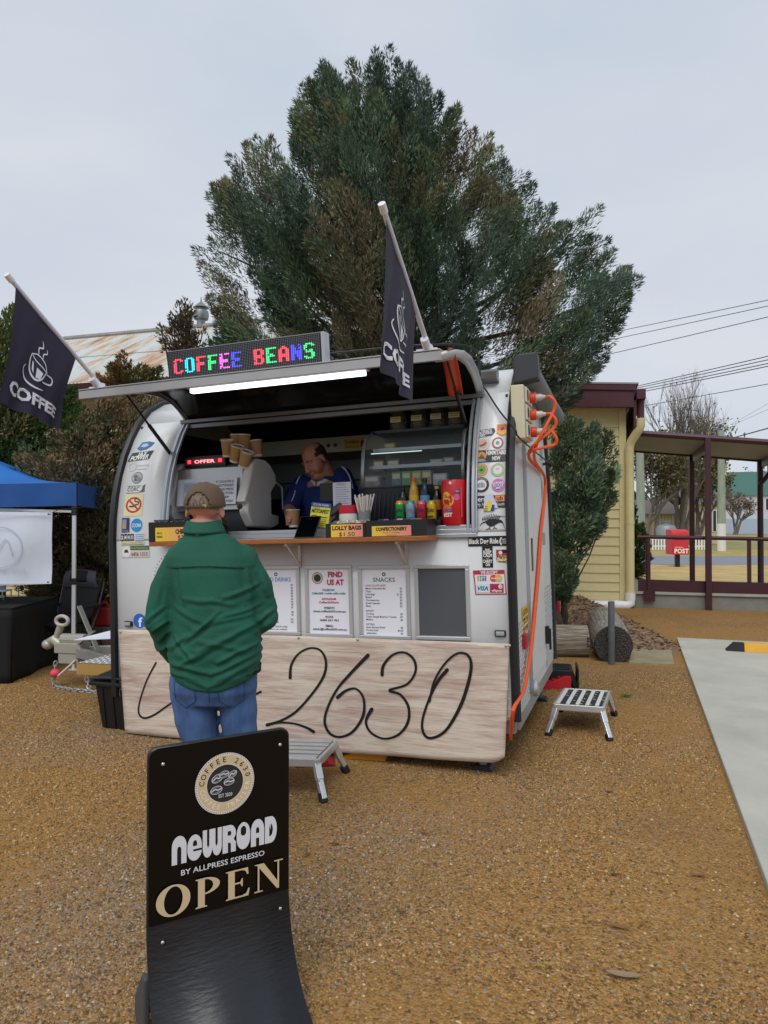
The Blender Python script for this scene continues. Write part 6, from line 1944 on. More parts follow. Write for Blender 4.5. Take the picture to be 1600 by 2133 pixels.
# crisp packets
for k, (px, c, c2) in enumerate(((330, '#2a2c33', '#8a3f9a'), (362, '#15161b', '#2456b8'), (398, '#15161b', '#2456b8'))):
    q = P(px, 1090, -.12)
    t = thing('chip_packet', ['dark purple banded chip packet at the left of the chips tray', 'black and blue chip packet in the middle of the chips tray', 'black and blue chip packet beside the customer shoulder'][k], 'chip packet', on(q.x, -.12 + .02 * k, ZT + .01, rx=R(-12)), 'chip packets in the tray')
    def pk_(s, tt):
        x = (s - .5) * .13; z = tt * .155
        y = -.028 * math.sin(s * math.pi) * math.sin(min(1, tt * 1.02) * math.pi) ** .7 + .004 * math.sin(s * 20 + tt * 9)
        return V((x * (1 - .06 * math.sin(tt * math.pi)), y, z))
    MB().grid(14, 14, pk_).build('bag', mat(c, 0.25, 0.2), t, smooth='all', solid=0.03)
    pr = Print(0.3); pr.rect(-.055, .03, .055, .075, c2); pr.text('Kettle', 0, .10, .045, '#e4e4ea', width=.075, shear=.2, bold=.02); pr.text('CHIPS', 0, .045, .025, '#cfd8ee', width=.05)
    pr.build('front_print', t, plane_map((0, -.040, 0), (1, 0, 0), (0, 0, 1), (0, -1, 0)))
# lolly bags, chocolate bars
for k in range(5):
    t = thing('lolly_bag', 'clear bag of mixed sweets in the lolly tray, %s from the left' % 'first second third fourth fifth'.split()[k], 'sweets bag', on(T2[1] + .02 + T2[2] * (.1 + .18 * k), -.16 + .04 * (k % 2), ZT + .055), 'bags of sweets')
    mb = MB()
    for j in range(16):
        mb.use(mat(('#d8474e', '#e6d36a', '#6fae5a', '#e7e2dc', '#d98aa8')[(j + k) % 5], 0.4)).ball((rnd.uniform(-.028, .028), rnd.uniform(-.03, .03), rnd.uniform(0, .05)), (.015, .008, .006), 6, 4, Euler((rnd.random() * 3, rnd.random() * 3, 0)).to_matrix().to_4x4())
    mb.build('sweets', None, t, smooth=True)['kind'] = 'stuff'
    MB().ball((0, 0, .025), (.042, .04, .034), 10, 6).build('bag', mat('#dfe4e6', 0.08, alpha=0.15), t, smooth=True)
for k in range(7):
    c = ('#6a3f8f', '#b08ac9', '#2f6f9a', '#d8d8dc', '#7a3a2a', '#2aa0c9', '#e07a2a')[k]
    t = thing('chocolate_bar', ['purple', 'lilac', 'blue', 'silver', 'brown', 'sky blue', 'orange'][k] + ' wrapped chocolate bar lying in the confectionery tray', 'chocolate bar', on(T3[1] + .05 + k * .042, -.13 + .02 * (k % 3), ZT + T3[3] * .8, rz=R(20 * math.sin(k * 2)), rx=R(14)), 'chocolate bars in the tray')
    MB().box2((-.02, -.06, 0), (.02, .06, .018)).build('wrapper', mat(c, 0.25, 0.2), t, bevel=0.006)
    MB().box2((-.022, -.072, .007), (.022, -.0605, .010)).build('end_crimp', mat('#c9cbd0', 0.3, 0.5), t)

# ---- bits along the sill
def lathe_thing(name, label, cat, u, w, z, parts, group=None, **k):
    t = thing(name, label, cat, on(u, w, z, **k), group)
    for nm, prof_, m in parts:
        MB().lathe(prof_, 20).build(nm, m, t, smooth=True)
    return t
zs = ZS + .0505
def can(px, c, cap, label, word, wc):
    q = P(px, 1080, .03); zs = P(px, 1084, .03).z
    t = lathe_thing('drink_can', label, 'can', q.x, .03, zs, [('body', [(.0, 0), (.024, 0), (.032, .012), (.032, .108)], mat(c, 0.25, 0.3)), ('shoulder', [(.0322, .108), (.026, .126), (.026, .130), (.024, .128), (0, .127)], mat(cap, 0.25, 0.4))], 'drink cans on the sill')
    pr = Print(.3); pr.text(word, 0, .055, .04, wc, bold=.03, width=.05, shear=.15); pr.rect(-.02, .02, .02, .03, wc)
    pr.build('printed_word', t, plane_map((0, -.0325, 0), (1, 0, 0), (0, 0, 1), (0, -1, 0)))
can(834, '#2fa55a', '#d89a3a', 'green lemonade can at the left of the can row', 'Sprite', '#16401f')
can(856, '#9fb8c8', '#5a93b5', 'pale blue soda can second from the left in the row', 'soda', '#6a86b0')
can(879, '#c9384f', '#d0687a', 'red cola can third in the row', 'Coke', '#5a1622')
can(900, '#d9bb2f', '#b9a24a', 'yellow can at the right of the can row', 'Solo', '#2d2812')
def bottle(px, h, c, cap, lc, label):
    q = P(px, 1050, .13); zs = P(px, 1078, .13).z
    lathe_thing('drink_bottle', label, 'bottle', q.x, .13, zs, [('body', [(0, 0), (.03, 0), (.033, .01), (.033, h * .62), (.026, h * .75), (.014, h * .86), (.014, h * .9)], mat(c, 0.15)),
                ('label', [(.0336, h * .25), (.0338, h * .26), (.0338, h * .55), (.0336, h * .56)], mat(lc, 0.5)), ('cap', [(.016, h * .9), (.017, h * .91), (.017, h * .985), (.015, h), (0, h)], mat(cap, 0.4))], 'bottles behind the cans')
bottle(840, .20, '#1b1a1c', '#141416', '#b9a02f', 'black capped dark bottle behind the green can')
bottle(863, .27, '#c99a2a', '#d2552c', '#e0b53a', 'yellow iced tea bottle with an orange cap behind the cans')
bottle(886, .265, '#1d2a3f', '#1c1f26', '#5f9ac8', 'dark blue bottle with a pale blue label behind the cans')
bottle(911, .21, '#15140f', '#a89a3a', '#c9742f', 'dark bottle with an orange label beside the red lollipop tub')
q = P(945, 1095, .02)
lt = lathe_thing('lollipop_tub', 'tall red lollipop tub at the right end of the sill', 'tub', q.x, .06, zs, [('body', [(0, 0), (.078, 0), (.083, .006), (.083, .285), (.079, .292), (0, .294)], mat('#c81e28', 0.3))])
pr = Print(.4)
pr.disc(-.025, .16, .042, '#e6ac2e'); pr.disc(-.035, .19, .026, '#e8c23a'); pr.text('Chupa', -.027, .175, .032, '#b2231f', width=.055, bold=.02); pr.text('Chups', -.027, .145, .032, '#b2231f', width=.055, bold=.02); pr.disc(.035, .178, .02, '#dd5a9a'); pr.rect(.02, .205, .06, .225, '#3a2a6a'); pr.text('150+', .04, .21, .018, '#eeeeee', width=.03); pr.disc(-.03, .105, .03, '#e0702a')
pr.text('KIDS', -.02, .085, .03, '#3a4fa8', bold=.03, width=.06); pr.text('BEST', -.025, .055, .034, '#eeeeee', bold=.03, width=.06); pr.rect(-.01, .262, .005, .28, '#f0ead8'); pr.rect(.06, .05, .068, .24, '#dd5560')
pr.build('label', lt, lambda x, y, l: V(((.0838 + l) * math.sin(x / .083), -(.0838 + l) * math.cos(x / .083), y)))
q = P(722, 1086, -.06)
jr = lathe_thing('lolly_jar', 'clear jar with a bright red lid behind the lolly tray', 'jar', q.x, -.02, ZT + .075, [('glass', [(0, 0), (.062, 0), (.066, .01), (.066, .075), (.062, .085)], mat('#d5d3cc', 0.2)), ('lid', [(.0665, .085), (.067, .09), (.066, .135), (.06, .14), (0, .141)], mat('#c3182c', 0.35))])
q = P(758, 1083, -.03)
sc_ = lathe_thing('straw_cup', 'clear cup packed with white paper straws', 'cup', q.x, -.02, ZT + .085, [('cup', [(.04, 0), (.046, .09), (.047, .092), (.044, .09), (.038, .004), (0, .004)], mat('#9fa5a6', 0.12, alpha=0.5))])
for k in range(24):
    a = k * 2.4; r_ = .033 * math.sqrt((k + .5) / 24)
    x, y = r_ * math.cos(a), r_ * math.sin(a)
    MB().tube([(x * .7, y * .7, .008), (x * 2.3, y * 2.1, .19 + .014 * math.sin(k * 3.1))], .0052, 6).build('straw', mat('#dcd8cc', 0.7), sc_)
a, b = P(612, 1127, -.23), P(656, 1127, -.23)
tb = thing('tablet', 'black tablet propped face out on the shelf', 'tablet', on(a.x, -.235, ZT, rx=R(-38)))
tw = b.x - a.x
MB().box2((0, 0, 0), (tw, .009, .19)).build('case', mat('#1a1b1e', 0.4), tb, bevel=0.004)
MB().box2((.008, -.0015, .014), (tw - .008, -.0002, .182)).build('screen', mat('#040506', 0.08), tb)
MB().bar((tw / 2, .009, .15), (tw / 2, .11, .06), .05, .004).build('prop', black, tb)
q = P(666, 1083, -.05)
fy_ = thing('motorfest_flyer', 'yellow motorfest flyer in a clear stand behind the tablet', 'flyer', on(q.x, -.07, ZT + .085, rz=R(6), ry=R(7), rx=R(-8)))
MB().box2((-.07, 0, -.08), (.07, .004, .15)).box2((-.07, 0, -.085), (.07, .07, -.08)).build('clear_stand', mat('#c9d2d6', 0.05, alpha=0.25), fy_)
pr = Print(.5); pr.rect(-.068, -.01, .068, .125, '#dcd431'); pr.rect(-.068, .125, .068, .155, '#2d3f8c'); pr.text("IT'S ON AGAIN", 0, .133, .022, '#e8e8f0', width=.11); pr.text('MOTORFEST', 0, .085, .035, '#22231a', bold=.04, width=.125, shear=.1); pr.text("COOMA'S", -.03, .112, .016, '#4a4a20', width=.05); pr.stroke([(-.06, .06), (-.03, .068), (-.01, .058), (.05, .058)], .006, '#4a4a2a')
for k in range(4):
    pr.rect(-.055, .04 - k * .012, .05, .043 - k * .012, '#8f8a2a', up=False)
pr.build('flyer', fy_, f_)
q = P(637, 1082, .0)
lathe_thing('milk_jug', 'small steel milk jug behind the yellow flyer', 'jug', q.x, .02, ZT + .01, [('body', [(0, 0), (.042, 0), (.045, .01), (.036, .09), (.04, .115), (.038, .115), (.034, .09), (0, .02)], mat('#c3c5c4', 0.25, 0.7))])
a, b = P(667, 1030, .12), P(731, 1004, .12)
ps = thing('till_stand', 'black till screen back with a white price sheet on its right half', 'till', on(a.x, .12, zw + .002))
zz = a.z - zw
W_ = b.x - a.x; H_ = b.z - a.z
MB().box2((0, 0, zz - .05), (W_, .018, zz + H_)).tube([(W_ * .5, .03, 0), (W_ * .5, .03, zz)], .02, 10).box2((W_ * .2, -.04, 0), (W_ * .8, .12, .012)).build('stand', mat('#131417', 0.45), ps)
pr = Print(.6); pr.rect(W_ * .42, zz - .12, W_, zz + H_, '#cfd2df'); pr.text('MENU', W_ * .7, zz + H_ * .7, .025, '#6a6a78', width=W_ * .3)
for k in range(9):
    pr.rect(W_ * .5, zz + H_ * .5 - k * .016, W_ * (.85 + .05 * (k % 3)), zz + H_ * .5 + .004 - k * .016, '#8f93a6', up=False)
pr.build('price_sheet', ps, f_)
q = P(700, 1035, -.02)
cr = thing('card_reader', 'small dark card reader tilted on an arm above the shelf', 'card reader', on(q.x, -.03, ZT + .19, ry=R(-32), rx=R(-20)))
MB().box2((-.055, -.012, -.026), (.055, .012, .026)).build('body', mat('#34373d', 0.4), cr, bevel=0.008)
MB().tube([(-.05, .0, 0), (-.09, .02, -.05), (-.07, .04, -.16)], .008, 8).build('arm', mat('#777a7e', 0.4, 0.5), cr, smooth=True)

rz0 = ZS + .052
rs0 = P(822, 1084, .0); rs1 = P(918, 1084, .0)
rz = thing('display_riser', 'low black riser carrying the drink cans behind the confectionery tray', 'riser', on(rs0.x, -.005, rz0))
MB().box2((0, 0, 0), (rs1.x - rs0.x, .075, P(860, 1084, .03).z - rz0 - .002)).build('front_step', mat('#131417', 0.5), rz, bevel=0.003)
MB().box2((0, .08, 0), (rs1.x - rs0.x, .18, P(860, 1078, .13).z - rz0 - .002)).build('rear_step', mat('#131417', 0.5), rz, bevel=0.003)
q2 = P(740, 1086, -.03)
rj = thing('counter_block', 'low dark block carrying the red lidded jar and straw cup', 'block', on(q2.x, -.02, ZT + .001))
MB().box2((-.16, -.055, 0), (.14, .05, .073)).build('block', mat('#1a1b1e', 0.5), rj, bevel=0.004)
# ---- cords
def cord(pts, r, name, label, cat, c, n=8):
    P_ = []
    k = len(pts)
    pts = [V(p) for p in pts]
    for i in range(k - 1):
        p0, p1, p2, p3 = pts[max(i - 1, 0)], pts[i], pts[i + 1], pts[min(i + 2, k - 1)]
        for j in range(n):
            t = j / n
            P_.append(0.5 * ((2 * p1) + (p2 - p0) * t + (2 * p0 - 5 * p1 + 4 * p2 - p3) * t * t + (3 * p1 - p0 - 3 * p2 + p3) * t ** 3))
    P_.append(pts[-1])
    o = MB().tube(P_, r, 8).build(name, mat(c, 0.5), smooth=True)
    o.matrix_basis = TM
    return tag(o, label, cat, 'orange power cords' if c == '#e5571c' else None)
for k in range(3):
    s = SOCK[k]
    dx = .012 * (k - 1)
    cord([s, s + V((.04, -.01, -.01)), s + V((.055, .0, -.09)), (TL + .07 + .04 * (k == 0), .40 + dx, zc - .26)] + [(TL + .03, PS(a_, b_, TL + .03).y + dx * 2.2, PS(a_, b_, TL + .03).z) for a_, b_ in ((1136, 1000), (1127, 1110), (1121, 1200), (1113, 1290), (1104, 1370), (1090, 1440), (1070, 1478))] + [(TL - .04, -.0 + dx, .20 + dx)],
         .0105, 'extension_cord', ['orange power cord from the top socket down the trailer end', 'orange power cord from the middle socket down the trailer end', 'orange power cord from the lowest socket down the trailer end'][k], 'cord', '#e5571c')
h0 = V((hU1 - 0.03, -.58, 2.515))
cord([(sw * .9 + sa.x, -.42, 2.62), (U1 - .2, -.3, 2.635), (U1 + .05, -.05, 2.635), *[surf(*p)[0] + surf(*p)[2] * .05 for p in ((1003, 806), (1018, 828), (1045, 868))], (TL + .045, .02, surf(1066, 895)[0].z - .02), (TL + .05, .2, (hk.z + surf(1066, 895)[0].z) / 2 - .01), (TL + .06, hk.y, hk.z)],
     .006, 'black_cable', 'thin black cable running from the hatch across the pillar to a hook', 'cable', '#17181a')
# ---------------------------------------------------------------- people
from mathutils.bvhtree import BVHTree
def limb(mb, pts, rs, n=14):
    mb.tube(pts, rs, n)
    for p, r in zip(pts, rs):
        mb.ball(p, r, n, 8)
def rings(mb, data, n=28):
    """Lofted trunk: (z, cx, cy, rx, ry) rings, closed."""
    vs, fs = [], []
    for z, cx, cy, rx, ry in data:
        for j in range(n):
            t = 2 * math.pi * j / n
            c, s = math.cos(t), math.sin(t)
            e = 0.86
            vs.append(V((cx + rx * math.copysign(abs(c) ** e, c), cy + ry * math.copysign(abs(s) ** e, s), z)))
    k = len(data)
    for i in range(k - 1):
        for j in range(n):
            fs.append((i * n + j, i * n + (j + 1) % n, (i + 1) * n + (j + 1) % n, (i + 1) * n + j))
    fs += [tuple(range(n - 1, -1, -1)), tuple((k - 1) * n + j for j in range(n))]
    mb.add(vs, fs)
def head_shapes(mb, M, heavy=1.0):
    """Face looks along +y of M, origin at ear level."""
    X = mb.X; mb.X = X @ M
    mb.ball((0, -.012, .035), (.078, .098, .084), 20, 14)
    mb.ball((0, .03, -.03), (.064 * heavy, .066, .084), 18, 12)
    mb.ball((0, .058, -.098), (.042 * heavy, .036, .030), 14, 10)
    for s in (-1, 1):
        mb.ball((.034 * s * heavy, .055, -.045), (.032, .036, .036), 12, 8)
        mb.ball((.03 * s, .084, .022), (.026, .013, .010), 10, 6)
        mb.ball((.080 * s, -.008, -.002), (.011, .024, .034), 12, 8, Euler((0, R(-10 * s), R(-18 * s))).to_matrix().to_4x4())
        mb.ball((.013 * s, .106, -.036), (.012, .011, .010), 8, 6)
    mb.tube([(0, .090, .022), (0, .104, -.008), (0, .116, -.034)], [.010, .013, .016], 10)
    mb.ball((0, .114, -.034), .016, 10, 8)
    mb.ball((0, .090, -.066), (.026, .012, .007), 12, 6); mb.ball((0, .088, -.078), (.023, .012, .008), 12, 6)
    mb.tube([(0, -.02, -.05), (0, -.035, -.20)], [.062 * heavy, .066 * heavy], 16)
    if heavy > 1.02:
        mb.ball((0, .03, -.115), (.055, .05, .03), 14, 8)
    mb.X = X
def hand_shapes(mb, M, curl, side, spread=.0):
    """Fingers along +y of M, back of the hand up; side=+1 puts the thumb at +x."""
    X = mb.X; mb.X = X @ M
    mb.ball((0, .045, 0), (.041, .052, .015), 14, 8)
    mb.tube([(0, -.02, 0), (0, .03, 0)], [.027, .032], 12)
    for k, (x, L) in enumerate(((-.03, .062), (-.010, .078), (.011, .084), (.031, .074))):
        x = x * (1 if side > 0 else -1)
        p = V((x, .085, 0)); a = curl * .5
        pts = [V((x * .9, .055, 0)), p]
        for f_ in (.45, .32, .23):
            p = p + V((x * spread, math.cos(a) * L * f_, -math.sin(a) * L * f_)); pts.append(p); a += curl
        mb.tube(pts, [.0095, .0092, .0088, .0082, .0072], 8); mb.ball(pts[-1], .0074, 8, 6)
    t = side
    pts = [V((.026 * t, .012, -.004)), V((.048 * t, .036, -.016)), V((.052 * t, .062, -.034)), V((.044 * t, .083, -.05))]
    mb.tube(pts, [.014, .0115, .010, .0085], 8); mb.ball(pts[-1], .0087, 8, 6)
    mb.X = X
def aim(p, fwd, up=(0, 0, 1)):
    f = V(fwd).normalized(); s = f.cross(V(up)).normalized(); u = s.cross(f)
    m = Matrix((s, f, u)).transposed().to_4x4(); m.translation = V(p)
    return m
skin_m = mat('#c08a76', 0.55, var=0.08, vscale=14, bump=0.15, bscale=120)
skin2 = mat('#b98069', 0.5, var=0.10, vscale=12, bump=0.15, bscale=120)

# ---- customer, seen from behind
CX = at(445, 1087, 3.3)
cu = thing('person', 'person in a green work shirt, blue jeans and brown cap waiting at the counter', 'person', (CX.x, CX.y, 0))
def CL(px, py, y=0.0):
    q = at(px, py, CX.y + y) - V((CX.x, CX.y, 0))
    return q
HM_ = Matrix.Translation((-.047, .03, 1.650)) @ Euler((R(-8), 0, R(-4))).to_matrix().to_4x4()
sL, eL, wL = V((-.180, 0, 1.425)), V((-.238, -.015, 1.15)), V((-.205, .10, .955))
sR, eR, wR = V((.160, 0, 1.425)), V((.222, .03, 1.16)), V((.12, .27, 1.06))
hL, kL, aL = V((-.090, 0, .86)), V((-.055, .02, .49)), V((-.07, -.02, .09))
hR, kR, aR = V((.115, 0, .86)), V((.125, .03, .49)), V((.125, 0, .09))
mb = MB()
head_shapes(mb, HM_)
rings(mb, [(.84, .01, 0, .15, .11), (1.0, .01, 0, .165, .12), (1.2, .01, 0, .16, .115), (1.38, -.01, 0, .14, .09), (1.45, -.03, 0, .08, .06)])
for s_, e_, w_ in ((sL, eL, wL), (sR, eR, wR)):
    limb(mb, [s_.lerp(e_, .12) + V((0, 0, -.02)), e_, w_], [.042, .038, .03])
for h_, k_, a_ in ((hL, kL, aL), (hR, kR, aR)):
    limb(mb, [h_, k_, a_], [.085, .06, .045])
    mb.ball(a_ + V((0, .08, -.045)), (.04, .12, .04), 12, 8)
hand_shapes(mb, aim(wL, (.35, .9, -.15)), .5, 1)
hand_shapes(mb, aim(wR, (-.6, .7, .1)), .5, -1)
me = remeshed(mb, .0065, 3); me.materials.append(skin_m)
link('body', me, cu)
# shirt
mb = MB()
rings(mb, [(.862, .012, 0, .198, .150), (.90, .012, 0, .208, .158), (1.0, .010, -.005, .214, .165), (1.12, .012, -.005, .205, .160), (1.25, .012, -.008, .190, .152), (1.37, -.004, -.010, .196, .136), (1.44, -.012, -.008, .192, .118), (1.485, -.020, -.004, .160, .100), (1.525, -.030, .0, .115, .086), (1.555, -.040, .005, .085, .078), (1.578, -.044, .008, .074, .076)])
limb(mb, [sL + V((.03, 0, -.01)), sL.lerp(eL, .5) + V((-.006, 0, 0)), eL + V((-.004, -.01, 0)), eL.lerp(wL, .55), wL + V((0, -.02, .01))], [.078, .074, .070, .066, .050], 18)
limb(mb, [sR + V((-.03, 0, -.01)), sR.lerp(eR, .5) + V((.012, 0, 0)), eR + V((.012, -.01, 0)), eR.lerp(wR, .55), wR], [.078, .072, .066, .060, .046], 18)
me = remeshed(mb, .0068, 5)
FOLD = [((470, 1365), (548, 1330)), ((395, 1372), (500, 1318)), ((430, 1345), (545, 1290)), ((365, 1345), (430, 1300)), ((420, 1300), (530, 1272)), ((400, 1330), (470, 1270)), ((380, 1260), (450, 1290)),
        ((455, 1285), (545, 1255)), ((372, 1390), (450, 1408)), ((450, 1408), (542, 1372)), ((368, 1372), (455, 1388)), ((455, 1388), (545, 1352)), ((400, 1240), (500, 1252)), ((480, 1240), (540, 1215)), ((392, 1180), (402, 1250)), ((520, 1180), (528, 1240)),
        ((335, 1330), (362, 1310)), ((322, 1310), (360, 1290)), ((330, 1352), (362, 1340)), ((318, 1285), (350, 1262)), ((545, 1290), (570, 1270)), ((540, 1310), (566, 1296)), ((345, 1200), (338, 1260)), ((548, 1190), (560, 1240)), ((440, 1325), (520, 1345)), ((378, 1318), (420, 1358))]
FOLD = [(V((CL(*a).x, CL(*a).z)), V((CL(*b).x, CL(*b).z)), rnd.uniform(.006, .012), rnd.uniform(.007, .013)) for a, b in FOLD]
def folds(c, n):
    x, y, z = c
    low = max(0.0, min(1.0, (1.36 - z) / .3))
    d = .010 * low * noise.noise(V((x * 3.2 + z * 1.6, y * 3, z * 11 - x * 6))) + .0045 * low * noise.noise(V((x * 9 - z * 7, y * 6, z * 26 + x * 9)))
    if y < .06:
        p = V((x, z + .012 * noise.noise(V((x * 9, z * 9, 5)))))
        for a, b, h, w in FOLD:
            ab = b - a
            t = max(0, min(1, (p - a).dot(ab) / ab.length_squared))
            q = a + ab * t
            e = (p - q).length
            if e < .04:
                k = h * (.35 + .65 * math.sin(math.pi * min(1, max(0, .1 + t * .8))))
                up_ = 1 if p.y > q.y else -1
                d += k * math.exp(-(e / w) ** 2) - .55 * k * math.exp(-((e - .017) / w) ** 2) * (up_ < 0)
    d += .0025 * noise.noise(V((x * 16, y * 16, z * 8)))
    if z > 1.395 and y < .02 and z < 1.52 and abs(x) < .2:           # the yoke is a second layer
        d += .004
    return d
displace(me, folds)
for v in me.vertices:                                                 # hem dips at the middle of the back
    if v.co.z < .93 and abs(v.co.x) < .24 and v.co.z < .905:
        v.co.z += .055 * (min(1, abs(v.co.x - .01) / .2)) ** 2 - .015
green = mat('#0a5240', 0.8, var=0.18, vscale=5, bump=0.25, bscale=160, c2=None)
me.materials.append(green)
shirt = link('shirt', me, cu)
cl_ = MB()                                                             # folded collar
def colf(s, t):
    a = R(-205 + 230 * s)
    r1, r2 = .073, .098
    r = r1 + (r2 - r1) * t
    return V((-.046 + r * 1.05 * math.cos(a), .006 + r * math.sin(a), 1.604 - .062 * t - .010 * math.sin(a) * t + .006 * math.cos(2 * a)))
cl_.grid(28, 5, colf)
cl_.build('collar', green, shirt, smooth='all', solid=0.006, fix=False)
st_ = MB()
bv = BVHTree.FromPolygons([v.co.copy() for v in me.vertices], [tuple(p.vertices) for p in me.polygons])
pts = []
for i in range(25):
    x = -.17 + .33 * i / 24
    h = bv.ray_cast(V((x, -.5, 1.392 + .010 * math.sin(i / 24 * math.pi))), V((0, 1, 0)))
    if h[0]:
        pts.append(h[0] + V((0, -.001, 0)))
st_.tube(pts, .0032, 5).build('yoke_seam', mat('#083f31', 0.85), shirt, smooth=True)
# jeans
mb = MB()
rings(mb, [(.77, .005, 0, .16, .12), (.83, .005, 0, .198, .142), (.92, .008, 0, .196, .142), (1.0, .008, 0, .185, .135)])
limb(mb, [hL + V((-.005, 0, -.01)), V((-.078, .0, .70)), V((-.048, .005, .56)), kL, aL + V((0, 0, .03))], [.108, .098, .084, .080, .078], 18)
limb(mb, [hR + V((-.008, 0, -.01)), V((.120, .0, .70)), V((.127, .005, .56)), kR, aR + V((0, 0, .03))], [.094, .085, .074, .074, .074], 18)
me = remeshed(mb, .0085, 4)
displace(me, lambda c, n: .005 * noise.noise(V((c[0] * 7 + c[2] * 4, c[1] * 6, c[2] * 16 - c[0] * 8))) + .003 * noise.noise(V((c[0] * 20, c[1] * 20, c[2] * 12))))
den = mat('#33507f', 0.85, c2='#4c6c9c', vscale=6, stretch=(1.6, 1.6, .5), bump=0.3, bscale=220)
me.materials.append(den)
jn = link('jeans', me, cu)
bvj = BVHTree.FromPolygons([v.co.copy() for v in me.vertices], [tuple(p.vertices) for p in me.polygons])
def drape(bvh, pts2, r, name, m, parent, off=.001, y0=-.6):
    out = []
    for x, z in pts2:
        h = bvh.ray_cast(V((x, y0, z)), V((0, 1, 0)))
        if h[0]:
            out.append(h[0] + V((0, -off, 0)))
    if len(out) > 1:
        MB().tube(out, r, 5).build(name, m, parent, smooth=True)
stc = mat('#274064', 0.85)
for x0, x1 in ((-.15, -.045), (.055, .165)):
    q_ = [(x0, .885), (x0 + .004, .80), ((x0 + x1) / 2, .765), (x1 - .004, .80), (x1, .885)]
    P2 = []
    for (a, b), (c, d) in zip(q_, q_[1:]):
        P2 += [(a + (c - a) * t / 6, b + (d - b) * t / 6) for t in range(6)]
    drape(bvj, P2 + [q_[-1]], .0022, 'back_pocket', stc, jn)
drape(bvj, [(.016, .90 - i * .01) for i in range(11)], .0025, 'seat_seam', stc, jn)
for a_ in (aL, aR):
    sh_ = MB()
    sh_.ball(a_ + V((0, .075, -.045)), (.05, .145, .05), 16, 10); sh_.ball(a_ + V((0, -.01, -.03)), (.048, .06, .06), 14, 8)
    me = remeshed(sh_, .01, 3); me.materials.append(mat('#2b2520', 0.6, var=0.15))
    for v in me.vertices:
        v.co.z = max(v.co.z, .0)
    link('shoe', me, cu)
# cap with the rear opening, strap and hair below it
cp = thing_cap = None
def capf(a, e, k=1.0):
    """a: azimuth from the back (0) round, e: 0 rim .. 1 crown."""
    ph = e * math.pi / 2
    rx, ry, rz = .090 * k, .113 * k, .113 * k
    return V((rx * math.cos(ph) ** .8 * math.sin(a), -.010 - ry * math.cos(ph) ** .8 * math.cos(a), (.018 - .022 * math.cos(a)) * (1 - e) + .018 * e + rz * math.sin(ph) ** .95))
mb = MB(HM_)
na, ne = 64, 16
vs = [capf(2 * math.pi * i / na, j / ne) for j in range(ne + 1) for i in range(na)]
fs = []
for j in range(ne):
    for i in range(na):
        a = 2 * math.pi * (i + .5) / na
        a = a if a < math.pi else a - 2 * math.pi
        e = (j + .5) / ne
        if (a / .66) ** 2 + (e / .36) ** 2 < 1:
            continue
        fs.append((j * na + i, j * na + (i + 1) % na, (j + 1) * na + (i + 1) % na, (j + 1) * na + i))
mb.add(vs, fs)
capm = mat('#5d4c3a', 0.9, var=0.12, vscale=12, bump=0.2, bscale=200)
cap = mb.build('cap', capm, cu, smooth='all', solid=0.004, fix=True)
mb = MB(HM_)
mb.tube([capf(R(-40 + 80 * i / 14), 0.035, 1.015) + V((0, 0, -.004)) for i in range(15)], .0065, 6)
mb.build('strap', mat('#51422f', 0.85), cap, smooth=True)
mb = MB(HM_)
mb.box(capf(R(22), .035, 1.04), (.018, .004, .014))
mb.build('buckle', mat('#a58a52', 0.35, 0.8), cap)
MB(HM_).ball((0, -.010, .133), (.009, .009, .006), 10, 6).build('button', mat('#3c3024', 0.9), cap, smooth=True)
mb = MB(HM_)
for s in (-1, 1):
    for az in (28, 75):
        c_ = capf(R(az * s), .52, 1.012)
        mb.ball(c_, .0035, 8, 5)
mb.build('eyelets', mat('#32281e', 0.9), cap)['kind'] = 'stuff'
mb = MB(HM_)
mb.grid(16, 8, lambda s, t: V(((s - .5) * .165 * (1 - .25 * t * abs(s - .5)), .085 + .085 * t * math.cos((s - .5) * 2.2), -.004 - .02 * t - .03 * (s - .5) ** 2 * 4)))
mb.build('peak', capm, cap, smooth='all', solid=0.004, fix=False)
mb = MB(HM_)
mb.ball((0, -.014, .030), (.0815, .1015, .086), 36, 24)
me = mb.mesh('hair')
bm = bmesh.new(); bm.from_mesh(me)
HMI = HM_.inverted()
bmesh.ops.delete(bm, geom=[v for v in bm.verts if (HMI @ v.co).y > .0 or (HMI @ v.co).z < -.012], context='VERTS')
bm.to_mesh(me); bm.free()
displace(me, lambda c, n: .003 * noise.noise(V((c[0] * 90, c[1] * 60, c[2] * 40))))
me.materials.append(mat('#5c4a40', 0.8, c2='#8a7a6e', vscale=60, stretch=(2, 2, .6), bump=0.6, bscale=150))
me.polygons.foreach_set('use_smooth', [True] * len(me.polygons))
link('hair', me, cu)

